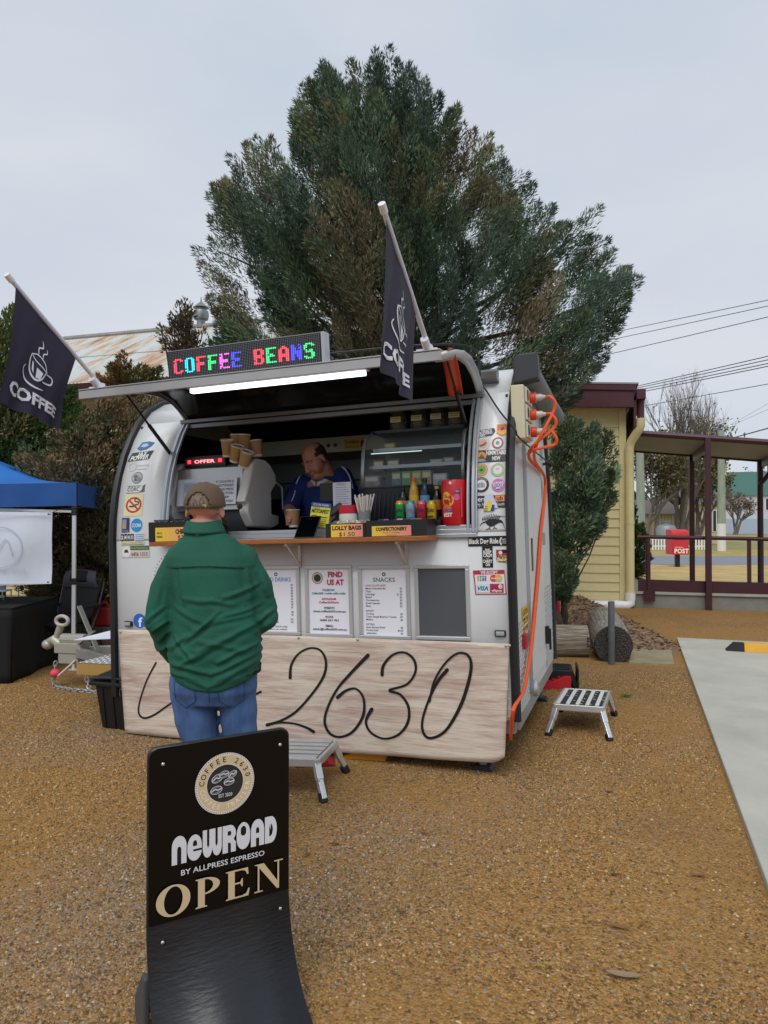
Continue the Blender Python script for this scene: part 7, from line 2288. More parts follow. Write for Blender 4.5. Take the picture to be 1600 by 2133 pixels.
# ---- barista behind the counter
ub, wb, FLO = P(672, 1000, .85).x, .88, .432
ba = thing('person', 'balding person in a navy polo shirt pouring coffee inside the trailer', 'person', TM @ Matrix.Translation((ub, wb, FLO)) @ Matrix.Rotation(math.pi, 4, 'Z'))
def BLp(px, py, w):
    q = P(px, py, w)
    return V((-(q.x - ub), wb - q.y, q.z - FLO))
hc = BLp(656, 958, .70)
HB = Matrix.Translation(hc) @ Euler((R(-30), R(4), R(-22))).to_matrix().to_4x4() @ Matrix.Scale(1.12, 4)
rs_, ls_ = BLp(626, 1010, .80), BLp(718, 992, .84)
re_, rw_ = BLp(603, 1058, .62), BLp(604, 1082, .36)
le_, lw_ = BLp(732, 1050, .66), BLp(705, 1075, .45)
nk = hc + V((-.02, -.09, -.15))
mb = MB()
head_shapes(mb, HB, 1.12)
rings(mb, [(.80, 0, -.02, .19, .15), (1.0, 0, 0, .20, .17), (1.2, -.01, .02, .19, .15), (rs_.z - .02, -.01, .04, .16, .12), (rs_.z + .06, nk.x, nk.y, .09, .08)])
limb(mb, [rs_, re_, rw_], [.062, .052, .034]); limb(mb, [ls_, le_, lw_], [.062, .052, .034])
for s in (-1, 1):
    limb(mb, [V((.1 * s, -.02, .84)), V((.11 * s, .0, .47)), V((.11 * s, -.03, .08))], [.09, .062, .046])
    mb.ball((.11 * s, .05, .045), (.042, .12, .04), 12, 8)
cq = BLp(612, 1098, .26)
cupc = V((cq.x, cq.y, cq.z))
pal = cupc + V((.062, -.012, .05))
hand_shapes(mb, aim(pal + V((.0, -.07, .0)), (-.10, 1, 0.0), (1, 0.1, 0)), .62, -1)
hand_shapes(mb, aim(lw_, (.3, .9, -.2)), .4, 1)
limb(mb, [rw_, pal + V((0, -.07, .0))], [.034, .028])
me = remeshed(mb, .0065, 2); me.materials.append(skin2)
bo_ = link('body', me, ba)
# polo shirt
mb = MB()
rings(mb, [(.82, 0, -.02, .205, .165), (1.0, 0, 0, .215, .185), (1.2, -.01, .02, .205, .165), (rs_.z - .06, -.01, .04, .20, .135), (rs_.z + .0, -.01, .03, .165, .11), (rs_.z + .055, nk.x, nk.y + .01, .10, .085)])
limb(mb, [rs_ + V((-.02, 0, 0)), rs_.lerp(re_, .5), rs_.lerp(re_, .95)], [.082, .08, .078], 16)
limb(mb, [ls_ + V((.02, 0, 0)), ls_.lerp(le_, .5), ls_.lerp(le_, .95)], [.082, .08, .078], 16)
me = remeshed(mb, .0085, 5)
displace(me, lambda c, n: .006 * noise.noise(V((c[0] * 8, c[1] * 8, c[2] * 13))) + .003 * noise.noise(V((c[0] * 22, c[1] * 20, c[2] * 20))))
me.materials.append(mat('#1b2f72', 0.75, var=0.12, vscale=6))
po = link('polo_shirt', me, ba)
bvs = BVHTree.FromPolygons([v.co.copy() for v in me.vertices], [tuple(p.vertices) for p in me.polygons])
BI = ba.matrix_basis.inverted()
def cam_drape(bvh, pix, r, name, m, parent, off=.003):
    out = []
    o_ = BI @ CAM
    for (a, b), (c, d) in zip(pix, pix[1:]):
        for t in range(6):
            dr = (BI.to_3x3() @ ray(a + (c - a) * t / 6, b + (d - b) * t / 6)).normalized()
            h = bvh.ray_cast(o_, dr)
            if h[0]:
                out.append(h[0] - dr * off)
    if len(out) > 2:
        MB().tube(out, r, 6).build(name, m, parent, smooth=True)
wpi = mat('#d4d8e0', 0.7)
cam_drape(bvs, [(697, 964), (708, 970), (719, 977), (727, 990), (732, 1004), (735, 1020)], .006, 'white_piping', wpi, po)
cam_drape(bvs, [(640, 980), (630, 986), (622, 996), (616, 1010)], .005, 'white_piping', wpi, po)
cam_drape(bvs, [(615, 1022), (612, 1034), (606, 1046)], .004, 'sleeve_piping', wpi, po)
cb = MB()
for s in (-1, 1):
    cb.grid(8, 3, lambda a, t, s=s: nk + V((s * (.006 + .085 * math.sin(a * 1.9)) , .115 - .135 * a + .012 * t, -.03 + .075 * a - .032 * t + .01 * a)))
cb.build('collar', mat('#ccd0da', 0.7), po, smooth='all', solid=0.004, fix=False)
tr_ = MB(); rings(tr_, [(.70, 0, -.02, .18, .14), (.85, 0, -.02, .198, .158), (.98, 0, -.01, .19, .15)])
for s in (-1, 1):
    limb(tr_, [V((.1 * s, -.02, .82)), V((.11 * s, .0, .47)), V((.11 * s, -.03, .1))], [.105, .082, .075])
me = remeshed(tr_, .012, 3); me.materials.append(mat('#20232b', 0.8)); link('trousers', me, ba)
# eyes, brows, mouth, receding hair
for s in (-1, 1):
    ey = MB(HB).ball((.030 * s, .079, .002), (.012, .010, .008), 12, 8).build('eye', mat('#d9d2ca', 0.25), ba, smooth=True)
    MB(HB).ball((.029 * s, .0865, -.002), (.0055, .0035, .005), 10, 6).build('iris', mat('#2b1c14', 0.2), ey, smooth=True)
    MB(HB).ball((.030 * s, .0805, .007), (.0145, .0105, .0062), 12, 6).build('eyelid', skin2, ey, smooth=True)
    MB(HB).tube([(.012 * s, .097, .024), (.03 * s, .094, .031), (.048 * s, .080, .026)], [.003, .0042, .002], 6).build('eyebrow', mat('#3f2d24', 0.9), ba, smooth=True)
MB(HB).tube([(-.022, .0925, -.073), (-.01, .1015, -.0715), (.01, .1015, -.0715), (.022, .0925, -.073)], [.0015, .003, .003, .0015], 6).build('mouth', mat('#7d3d38', 0.5), ba, smooth=True)
mb = MB(HB); mb.ball((0, -.016, .032), (.0805, .099, .0865), 30, 20)
me = mb.mesh('hair'); bm = bmesh.new(); bm.from_mesh(me); HBI = HB.inverted()
def bald(p):
    q = HBI @ p
    front = .03 - .9 * max(0, q.z - .07) + (.02 if abs(q.x) > .06 else 0) - (.045 if q.z > .085 else 0)
    return q.y > front or (q.z < -.03) or (q.z < .03 and q.y > .012 and abs(q.x) < .085)
bmesh.ops.delete(bm, geom=[v for v in bm.verts if bald(v.co)], context='VERTS'); bm.to_mesh(me); bm.free()
displace(me, lambda c, n: .002 * noise.noise(V((c[0] * 90, c[1] * 60, c[2] * 40))))
me.materials.append(mat('#2f231d', 0.7, var=0.3, vscale=50, bump=0.6, bscale=150)); me.polygons.foreach_set('use_smooth', [True] * len(me.polygons))
link('hair', me, ba)
wc = ba.matrix_basis @ cupc
tl = TI @ wc
cup(tl.x, tl.y, tl.z, 0, 0, 'kraft paper cup gripped in the hand of the navy shirted person', 'kraft cup in hand')
# ---------------------------------------------------------------- curved pavement sign in front
SY = R(30)
s1_ = V((math.cos(SY), math.sin(SY), 0)); s2_ = V((math.sin(SY), -math.cos(SY), 0))     # s2_ points to the viewer
SW = 0.467
so_ = at(310, 1087, 2.2); so_.z = 0
SM = Matrix((s1_, -s2_, V((0, 0, 1)))).transposed().to_4x4(); SM.translation = so_
sg = thing('pavement_sign', 'curved black pavement sign reading newroad and open in front of the customer', 'sign', SM)
def sg_y(z):                                          # the board sweeps forward near the ground (towards -y)
    if z > .36:
        return 0.0
    t = (.36 - z) / .36
    return -.30 * (1 - math.sqrt(max(0, 1 - (t * .985) ** 2.0))) ** 0.95
zt_ = .897
zs_ = [zt_ - i * .03 for i in range(18)] + [.36 - .358 * (1 - math.cos(i / 22 * math.pi / 2)) ** .0 * math.sin(i / 22 * math.pi / 2) for i in range(23)]
zs_ = sorted(set(round(z, 4) for z in zs_), reverse=True)
path = [(sg_y(z), z) for z in zs_] + [(-.42, .001), (-.50, .003)]
mb = MB()
r_ = .03
def sgx(z, s):
    ins = 0.0
    if z > zt_ - r_:
        ins = r_ - math.sqrt(max(0, r_ * r_ - (z - (zt_ - r_)) ** 2))
    return (ins, SW - ins)[s]
path = [(0, zt_ - r_ * (1 - math.sin(k * math.pi / 12))) for k in range(6, 0, -1)] + [p for p in path if p[1] < zt_ - r_]
mb.add([V((sgx(z, s), y, z + .003)) for y, z in path for s in (0, 1)], [(2 * i, 2 * i + 1, 2 * i + 3, 2 * i + 2) for i in range(len(path) - 1)])
ply = mat('#1d1f24', 0.36, var=0.2, vscale=5, bump=0.25, bscale=22, stretch=(1, 1, 5))
mb.build('bent_board', ply, sg, smooth='all', solid=0.014, fix=False)
zp = .352
pc = MB()
poly = [(.004, zp), (SW - .004, zp), (SW - .004, zt_ - .03), (SW - .012, zt_ - .012), (SW - .03, zt_ - .004), (.03, zt_ - .004), (.012, zt_ - .012), (.004, zt_ - .03)]
pc.prism(poly, lambda a, b: V((a, -.0005, b + .003)), lambda a, b: V((a, -.0045, b + .003)))
panel = pc.build('poster_panel', mat('#060607', 0.3, spec=0.3), sg)
# lettering
W_, H_ = '#d5d7de', '#cdb893'
pr = Print(.5)
cxs, czs = .243, zt_ - .148
pr.disc(cxs, czs, .098, '#d9d6cf', n=60)
for i in range(80):
    a = 2 * math.pi * i / 80
    pr.raw([(cxs + .0945 * math.cos(a) + .0017 * math.cos(t * math.pi / 3), czs + .0945 * math.sin(a) + .0017 * math.sin(t * math.pi / 3)) for t in range(6)], [tuple(range(6))], '#1a1a1c')
pr.up(); pr.disc(cxs, czs, .090, H_, n=60); pr.disc(cxs, czs, .062, '#d9d6cf', n=48); pr.disc(cxs, czs, .060, '#232428', n=48)
def ring_text(s, r, a0, a1, size, c, inside=False):
    for i, ch in enumerate(s):
        a = R(a0 + (a1 - a0) * i / (len(s) - 1))
        if ch != ' ':
            pr.text(ch, cxs + r * math.cos(a), czs + r * math.sin(a), size, c, rot=(a - math.pi / 2) if not inside else (a + math.pi / 2), up=False, bold=.01)
    pr.up()
ring_text('COFFEE 2630', .069, 172, 12, .024, '#1c1a17')
ring_text('COFFEE TRAILER', .083, 192, 352, .022, '#ece4d4', True)
for (bx, bz, rr, tilt) in ((-.026, .020, .020, .4), (-.004, .030, .017, .2), (.024, .026, .016, .5), (.012, .004, .018, .1), (-.030, -.016, .020, .2)):
    pts = lambda k: [(cxs + bx + k * rr * math.cos(t) * math.cos(tilt) - k * rr * .66 * math.sin(t) * math.sin(tilt), czs + bz + k * rr * math.cos(t) * math.sin(tilt) + k * rr * .66 * math.sin(t) * math.cos(tilt)) for t in [2 * math.pi * i / 20 for i in range(20)]]
    pr.poly(pts(1.0), '#c9cbd0'); pr.poly(pts(.86), '#3a3c42')
    pr.stroke([(cxs + bx - rr * .8 * math.cos(tilt), czs + bz - rr * .8 * math.sin(tilt)), (cxs + bx - .2 * rr, czs + bz + .12 * rr), (cxs + bx + .25 * rr, czs + bz - .02 * rr), (cxs + bx + rr * .8 * math.cos(tilt), czs + bz + rr * .8 * math.sin(tilt))], .0034, '#d5d7db')
    for k in (-.38, .40):
        pr.stroke([(cxs + bx - rr * .55, czs + bz + k * rr - .15 * rr), (cxs + bx, czs + bz + k * rr), (cxs + bx + rr * .55, czs + bz + k * rr + .15 * rr)], .0013, '#a9abb1')
pr.text('EST 2020', cxs, czs - .042, .016, '#d5d7db', width=.045, bold=.01)
# chunky rounded wordmark, drawn letter by letter on a 1 x 1 cell
def glyph(polys, x, y, w, h, c=W_):
    for p in polys:
        if p[0] == 's':
            pr.stroke([(x + a * w, y + b * h) for a, b in p[1]], [q * w for q in p[2]] if isinstance(p[2], list) else p[2] * w, c, smooth=p[3] if len(p) > 3 else 6, up=False)
        else:
            pr.poly([(x + a * w, y + b * h) for a, b in p[1]], p[2] if len(p) > 2 else c)
def arch(x0, x1, y0, y1, n=14, a0=180, a1=0):
    cx_, rx = (x0 + x1) / 2, (x1 - x0) / 2
    return [(cx_ + rx * math.cos(R(a0 + (a1 - a0) * i / n)), y0 + (y1 - y0) * math.sin(R(a0 + (a1 - a0) * i / n))) for i in range(n + 1)]
K = '#060607'
def slot(x0, x1, ya, yb, top=True):
    """Round-ended counter of a letter."""
    return ('p', ([(x0, ya)] + arch(x0, x1, yb - .1, yb) + [(x1, ya)]), K)
N_ = {
    'n': [('p', [(0, 0)] + arch(0, 1, .62, 1.0) + [(1, 0)]), slot(.36, .64, -.02, .62)],
    'e': [('p', arch(0, 1, .55, 1.0, 14, 180, 0) + arch(0, 1, .42, 0.0, 14, 0, 180)), ('p', [(.38, .56)] + arch(.38, .66, .66, .78) + [(.66, .56)], K), ('p', [(.40, .36), (1.02, .36), (1.02, .44), (.40, .44)], K)],
    'w': [('p', [(0, 1), (1, 1), (1, .35)] + arch(.5, 1, .34, 0, 10, 0, 180) + arch(0, .5, .34, 0, 10, 0, 180) + [(0, .35)]), ('p', [(.22, 1.02), (.34, 1.02), (.34, .45), (.28, .34), (.22, .45)], K), ('p', [(.66, 1.02), (.78, 1.02), (.78, .45), (.72, .34), (.66, .45)], K)],
    'R': [('p', [(0, 0), (0, 1), (.55, 1)] + arch(.1, 1, .68, 1.0, 10, 80, 0) + [(1, .62), (.84, .46), (1, .34), (1, 0)]), ('p', [(.38, .62), (.62, .62), (.66, .70), (.62, .78), (.38, .78)], K), ('p', [(.40, -.02), (.62, -.02), (.62, .30), (.55, .36), (.40, .36)], K)],
    'O': [('p', arch(0, 1, .55, 1.0) + arch(0, 1, .42, 0.0, 14, 0, 180)), ('p', arch(.3, .7, .72, .86) + arch(.3, .7, .62, .50, 14, 0, 180), K)],
    'A': [('p', [(0, 0)] + arch(0, 1, .58, 1.0) + [(1, 0)]), ('p', [(.38, -.02), (.38, .30), (.62, .30), (.62, -.02)], K), ('p', [(.38, .48)] + arch(.38, .62, .60, .70) + [(.62, .48)], K)],
    'D': [('p', [(0, 0), (0, 1), (.4, 1)] + arch(0, 1, .5, 1.0, 12, 80, -80) + [(.4, 0)]), ('p', [(.36, .25)] + arch(.1, .66, .5, .76, 10, 62, -62) + [(.36, .75)], K)]}
x = .072
zb_ = zt_ - .372
for ch, w in zip('newROAD', (.046, .046, .062, .044, .046, .046, .042)):
    h = .088 if ch != 'e' else .082
    glyph(N_[ch], x, zb_, w, h)
    x += w + .0025
pr.up()
pr.text('BY ALLPRESS ESPRESSO', .238, zt_ - .408, .024, W_, bold=.012, width=.275)
# OPEN in a broad-serif face
def serif(ch, x, y, w, h):
    c = H_
    def q(*p):
        pr.poly([(x + a * w, y + b * h) for a, b in p], c)
    def stem(a, b):
        q((a, 0), (b, 0), (b, 1), (a, 1)); q((a - .09, 0), (b + .09, 0), (b + .09, .03), (b, .06), (a, .06), (a - .09, .03)); q((a - .09, 1), (b + .09, 1), (b + .09, .97), (b, .94), (a, .94), (a - .09, .97))
    if ch == 'O':
        n = 36
        o_ = [(.5 + .5 * math.cos(2 * math.pi * i / n), .5 + .53 * math.sin(2 * math.pi * i / n)) for i in range(n)]
        i_ = [(.5 + .27 * math.cos(2 * math.pi * i / n - .0) + .02 * math.sin(2 * math.pi * i / n), .5 + .465 * math.sin(2 * math.pi * i / n)) for i in range(n)]
        pr.raw([(x + a * w, y + b * h) for a, b in o_ + i_], [(i, (i + 1) % n, n + (i + 1) % n, n + i) for i in range(n)], c); pr.up()
    if ch == 'P':
        stem(.14, .40)
        n = 18
        o_ = [(.38 + .60 * math.sin(math.pi * i / n), .715 + .285 * math.cos(math.pi * i / n)) for i in range(n + 1)]
        i_ = [(.38 + .34 * math.sin(math.pi * i / n), .715 + .235 * math.cos(math.pi * i / n)) for i in range(n + 1)]
        pr.raw([(x + a * w, y + b * h) for a, b in o_ + i_], [(i, i + 1, n + 2 + i, n + 1 + i) for i in range(n)], c); pr.up()
    if ch == 'E':
        stem(.14, .40)
        q((.38, 0), (.95, 0), (1.0, .26), (.95, .26), (.86, .10), (.70, .055), (.38, .055)); q((.38, 1), (.93, 1), (.95, .76), (.90, .76), (.82, .90), (.68, .945), (.38, .945)); q((.38, .49), (.62, .49), (.68, .38), (.72, .38), (.72, .66), (.68, .66), (.62, .545), (.38, .545))
    if ch == 'N':
        q((.12, 0), (.18, 0), (.18, 1), (.12, 1)); q((.0, 0), (.30, 0), (.30, .045), (.0, .045)); q((-.02, 1), (.34, 1), (.90, .16), (.90, -.02), (.82, -.02), (.12, 1.0 - .06)); q((.84, 0), (.90, 0), (.90, 1), (.84, 1)); q((.72, 1), (1.04, 1), (1.04, .955), (.72, .955))
zo = zt_ - .525
for ch, x, w in (('O', .024, .106), ('P', .142, .084), ('E', .240, .084), ('N', .340, .096)):
    serif(ch, x, zo, w, .092)
pr.build('lettering', panel, plane_map((0, -.0047, .003), (1, 0, 0), (0, 0, 1), (0, -1, 0), .0006), gap=0.00012)
for x, z in ((.045, zt_ - .05), (SW - .035, zt_ - .05), (.045, .30), (SW - .035, .30)):
    MB().ball((x, sg_y(z) - .006, z), (.006, .004, .006), 10, 6).build('bolt', mat('#c9ccd0', 0.25, 0.8), sg, smooth=True)
for x in (.01, SW - .03):
    lg_ = MB()
    lg_.prism([(.012, .20), (.05, .20), (.15, .08), (.16, .02), (.13, .003), (.05, .003), (.02, .06)], lambda a, b, x=x: V((x - .02, a - .02, b)), lambda a, b, x=x: V((x, a - .02, b)))
    lg_.build('rear_prop', mat('#43464b', 0.6), sg, bevel=0.006)
MB().tube([(0, .08, .05), (SW - .03, .08, .05)], .01, 8).build('prop_rod', mat('#43464b', 0.6), sg)

# ---------------------------------------------------------------- folding step stools
alu = mat('#c9ccce', 0.32, 0.55, var=0.06, vscale=8)
tread = mat('#2b2c2f', 0.85, var=0.2, vscale=30)
rubber = mat('#17181a', 0.7)
def stool(name, label, corners_g, ztop, worn, slat_dir):
    """corners_g: feet on the ground (front-left, front-right, back-right, back-left) in world metres."""
    c = [V(p) for p in corners_g]
    ctr = sum(c, V()) / 4
    t = thing(name, label, 'step stool', (ctr.x, ctr.y, 0), 'folding step stools')
    L = [p - ctr for p in c]
    k = .80
    top = [V((p.x * k, p.y * (k - .06), ztop)) for p in L]
    fr_ = MB()
    for i in range(4):
        a, b = top[i], top[(i + 1) % 4]
        fr_.bar(a - V((0, 0, .022)), b - V((0, 0, .022)), .02, .046)
    fr_.build('deck_frame', alu, t, bevel=0.004)
    dk = MB(); dk.add([p + V((0, 0, -.012)) for p in top], [(0, 1, 2, 3)]).build('deck', tread if worn else mat('#7f8386', 0.4, 0.5), t, solid=0.006)
    n = 5 if worn else 5
    for i in range(n):
        s0, s1 = (i + .14) / n, (i + .14 + (.40 if worn else .62)) / n
        if slat_dir == 'y':
            q = lambda s, u: top[0].lerp(top[1], s).lerp(top[3].lerp(top[2], s), u)
        else:
            q = lambda s, u: top[0].lerp(top[3], s).lerp(top[1].lerp(top[2], s), u)
        sl_ = MB()
        vs = [q(s0, .04), q(s1, .04), q(s1, .96), q(s0, .96)]
        sl_.add([p + V((0, 0, -.004)) for p in vs] + [p + V((0, 0, .006)) for p in vs], [(0, 1, 2, 3), (4, 7, 6, 5), (0, 4, 5, 1), (1, 5, 6, 2), (2, 6, 7, 3), (3, 7, 4, 0)])
        sl_.build('slat', mat('#d9d9d3', 0.45) if worn else alu, t, bevel=0.002)
        if worn and i < n:                               # torn black grip tape between the ribs
            for j in range(6):
                if rnd.random() < .55:
                    s = (i + .60 + rnd.random() * .25) / n; u = .1 + j * .15
                    p = q(s, u); w_ = rnd.uniform(.005, .013)
                    MB().box(p + V((0, 0, .0005)), (w_, rnd.uniform(.012, .04), .001), (0, 0, rnd.random())).build('worn_patch', mat('#b9b9b2', 0.5), t)
    for i in range(4):
        a = top[i] * 1.0; f = L[i]
        a = V((a.x * .93, a.y * .93, ztop - .03))
        m = a.lerp(f, .42)
        lg_ = MB().bar(a, m, .04, .04).build('leg', alu, t, bevel=0.003)
        MB().bar(m.lerp(a, .08), f + V((0, 0, .02)), .032, .032).build('leg_extension', alu, lg_, bevel=0.003)
        d = (f - a).normalized()
        MB().bar(f - d * .055, f + V((0, 0, .0)), .042, .042).build('rubber_foot', rubber, lg_, bevel=0.004)
        MB().ball(m + V((0, -.02, 0)), .006, 8, 5).build('bolt', silver, lg_)
    return t
f0, f1, f2 = gnd(1141, 1533), gnd(1271, 1544), gnd(1281, 1491)
f3 = f0 + (f2 - f1)
stool('step_stool', 'aluminium step stool with worn black grip strips standing right of the trailer', (f0, f1, f2, f3), .222, True, 'y')
g1_, g2_ = gnd(675, 1672), gnd(722, 1609)
dv = V((-1, .08, 0)).normalized() * .50
stool('step_stool', 'ribbed aluminium step stool half hidden behind the pavement sign', (g1_ + dv, g1_, g2_, g2_ + dv), .225, False, 'x')

# ---------------------------------------------------------------- chocks, crate step, tub
def wedge(name, label, px, py, c, L, H, Wd, rz, cat='wheel chock'):
    p = gnd(px, py)
    t = thing(name, label, cat, Matrix.Translation(p) @ Matrix.Rotation(rz, 4, 'Z'))
    MB().prism([(0, 0), (L, 0), (L, H), (L * .86, H), (.0, .012)], lambda a, b: V((a, 0, b)), lambda a, b: V((a, Wd, b))).build('ramp', mat(c, 0.5), t, bevel=0.004)
    for k in range(4):
        x = L * (.2 + .16 * k)
        MB().box((x, Wd / 2, .014 + H * (x / L) * 1.12), (.016, Wd * .9, .012), (0, -math.atan(H / L), 0)).build('tread_rib', mat(c, 0.6), t)
    return t
wedge('levelling_ramp', 'red plastic levelling ramp under the front skirt', 697, 1580, '#8c1a22', .26, .07, .16, R(185))
wedge('levelling_ramp', 'orange yellow plastic levelling ramp beside the red one under the skirt', 712, 1580, '#c9861a', .30, .13, .2, R(-12))
wedge('levelling_ramp', 'bright red levelling ramp by the trailer end near the black step', 1118, 1437, '#c01820', .34, .12, .24, R(5))
q = gnd(1148, 1432)
cs = thing('plastic_step', 'black moulded plastic step lying beside the red ramp at the trailer end', 'step', Matrix.Translation(q) @ Matrix.Rotation(R(-12), 4, 'Z'))
MB().prism([(0, .03), (0, .15), (.03, .17), (.17, .17), (.21, .02), (.18, .0), (.15, .09), (.06, .09), (.05, .03)], lambda a, b: V((a * 1.3 - .02, 0, b)), lambda a, b: V((a * 1.3 - .02, .34, b))).build('body', mat('#131417', 0.55), cs, bevel=0.008)
for k in range(5):
    MB().box2((.04, .04 + k * .06, .172), (.18, .06 + k * .06, .177)).build('grip_rib', mat('#26282c', 0.7), cs)
MB().box2((.245, -.002, .0), (.262, .342, .19)).build('side_flange', mat('#1b1d20', 0.5), cs, bevel=0.004)
tb0 = gnd(196, 1518)
tubM = Matrix((e1, e2, V((0, 0, 1)))).transposed().to_4x4(); tubM.translation = tb0
tub = thing('storage_tub', 'black plastic storage tub with a bowed lid beside the drawbar', 'storage tub', tubM)
blk = mat('#101114', 0.5, var=0.1)
TWd, TDp, TH = .42, .58, .36
mb = MB()
mb.add([V((.04, .04, 0)), V((TWd - .04, .04, 0)), V((TWd - .04, TDp - .04, 0)), V((.04, TDp - .04, 0)), V((0, 0, TH)), V((TWd, 0, TH)), V((TWd, TDp, TH)), V((0, TDp, TH))], [(3, 2, 1, 0), (0, 1, 5, 4), (1, 2, 6, 5), (2, 3, 7, 6), (3, 0, 4, 7), (4, 5, 6, 7)])
mb.build('bin', blk, tub, bevel=0.012)
for k in range(4):
    x = .07 + k * .09
    MB().bar((x + .01, .034, .02), (x, .004, TH - .04), .018, .012, up=(0, 1, 0)).build('rib', blk, tub)
MB().box2((-.03, -.03, TH - .02), (TWd + .02, TDp + .02, TH + .012)).build('rim', blk, tub, bevel=0.008)
MB().grid(10, 12, lambda s, t: V((-.025 + (TWd + .05) * s, -.025 + (TDp + .05) * t, TH + .02 + .055 * math.sin(s * math.pi) * (.3 + .7 * t) + .05 * t))).build('lid', blk, tub, smooth='all', solid=0.012)
q = gnd(215, 1425)
rr_ = thing('red_strap', 'red folded strap lying on the gravel behind the black tub', 'strap', (q.x - .15, q.y, 0))
MB().grid(16, 2, lambda s, t: V((s * .55, t * .05 + .03 * math.sin(s * 7), .012 + .012 * math.sin(s * 11)))).build('webbing', mat('#c8271e', 0.6), rr_, solid=0.006)

# ---------------------------------------------------------------- gazebo, table and things at the left
GYW = R(8)
ga = gnd(153, 1395)
gm = Matrix.Translation((ga.x, ga.y, 0)) @ Matrix.Rotation(GYW, 4, 'Z')
gz = thing('gazebo', 'blue topped pop up gazebo with a white leg at the left edge', 'gazebo', gm)
blue = mat('#1466b8', 0.6, var=0.08, vscale=2)
blue2 = mat('#114e92', 0.65, var=0.12, vscale=4)
gi = gm.inverted()
def GL_(px, py, y=0.0):
    o = gi @ CAM; d = gi.to_3x3() @ ray(px, py)
    return o + d * ((y - o.y) / d.y)
zv1, zv0 = GL_(148, 1006).z, GL_(148, 1054).z
GW = 3.0
zap = zv1 + .42
cv = MB()
cor = [V((.03, -.03, zv1)), V((.03, GW, zv1)), V((-GW, GW, zv1)), V((-GW, -.03, zv1))]
apx = V((-GW / 2, GW / 2, zap))
def can_f(i):
    a, b = cor[i], cor[(i + 1) % 4]
    return lambda s, t: a.lerp(b, s).lerp(apx, t) + V((0, 0, -.10 * math.sin(t * math.pi) - .03 * math.sin(s * math.pi) * (1 - t)))
for i in range(4):
    cv.grid(12, 10, can_f(i))
cv.build('canopy', blue, gz, smooth='all', weld=True)
for i in range(4):
    a, b = cor[i], cor[(i + 1) % 4]
    nn = (b - a).cross(V((0, 0, 1))).normalized() * .006
    MB().grid(40, 4, lambda s, t: a.lerp(b, s) + nn * (1.5 + 1.8 * math.sin(s * 42) * t) + V((0, 0, -(zv1 - zv0) * t - .03 * math.sin(s * math.pi) + .004))).build('valance', blue2, gz, smooth='all', fix=False)
wleg = mat('#d3d7da', 0.4, 0.2)
for x, y in ((0, 0), (0, GW - .05), (-GW + .05, GW - .05), (-GW + .05, 0)):
    lg_ = MB().box2((x - .019, y - .019, 0.3), (x + .019, y + .019, zv1 - .02)).build('leg', wleg, gz, bevel=0.003)
    MB().box2((x - .014, y - .014, .01), (x + .014, y + .014, .35)).build('inner_leg', wleg, lg_)
    MB().box2((x - .045, y - .045, 0), (x + .045, y + .045, .01)).build('foot_plate', wleg, lg_)
    MB().box2((x - .027, y - .027, zv0 - .10), (x + .027, y + .027, zv0 + .0)).build('slider', mat('#15161a', 0.5), lg_, bevel=0.004)
    MB().box2((x - .026, y - .026, .92), (x + .026, y + .026, .99)).build('height_clip', mat('#15161a', 0.5), lg_, bevel=0.004)
MB().bar((0, 0, zv0 - .06), (-GW + .05, 0, zv0 + .02), .012, .025).build('scissor_bar', wleg, gz)
# white sheet hanging under the canopy
hb = MB()
cA, cB = at(108, 1067, 7.35), at(108, 1216, 7.35)
d0 = V((-1, -.22, 0)).normalized()
H0 = cA.z - cB.z
hs = thing('white_banner', 'translucent white printed sheet hanging under the gazebo, print showing through', 'banner', (cA.x, cA.y, cB.z))
hb.grid(26, 14, lambda s, t: d0 * (1.5 * s) + V((.0, .012 * math.sin(s * 14 + t * 3) + .008 * math.sin(t * 8), H0 * t - .03 * s * (1 - t) + .02 * s * t)))
hb.build('sheet', mat('#cfd8e6', 0.6, var=0.06, vscale=3), hs, smooth='all', fix=False)
pr = Print(.6)
for y0_, y1_ in ((.0, .02), (.70, .715)):
    pr.rect(.02, y0_ + .01, 1.5, y1_ + .01, '#dbe3ee', up=False)
pr.up(); pr.ring(.48, .38, .20, .212, '#b9c4d6'); pr.stroke([(.36, .30), (.42, .46), (.52, .34), (.6, .5)], .012, '#bac5d8'); pr.text('yarn and soap', .48, .14, .06, '#b7c2d6', width=.5)
pr.build('faint_print', hs, plane_map((0, -.03, 0), d0, (0, 0, 1), (0, -1, 0), .0))
for t_ in (.02, H0 - .02):
    MB().ball(d0 * .02 + V((0, -.03, t_)), .009, 8, 5).build('eyelet', mat('#1c1e22', 0.5), hs)
MB().tube([d0 * .02 + V((0, 0, H0 - .02)), V((.02, .1, H0 + .03)), V((.28, .4, H0 + .07))], .004, 5).build('tie', mat('#1c1e22', 0.6), hs)
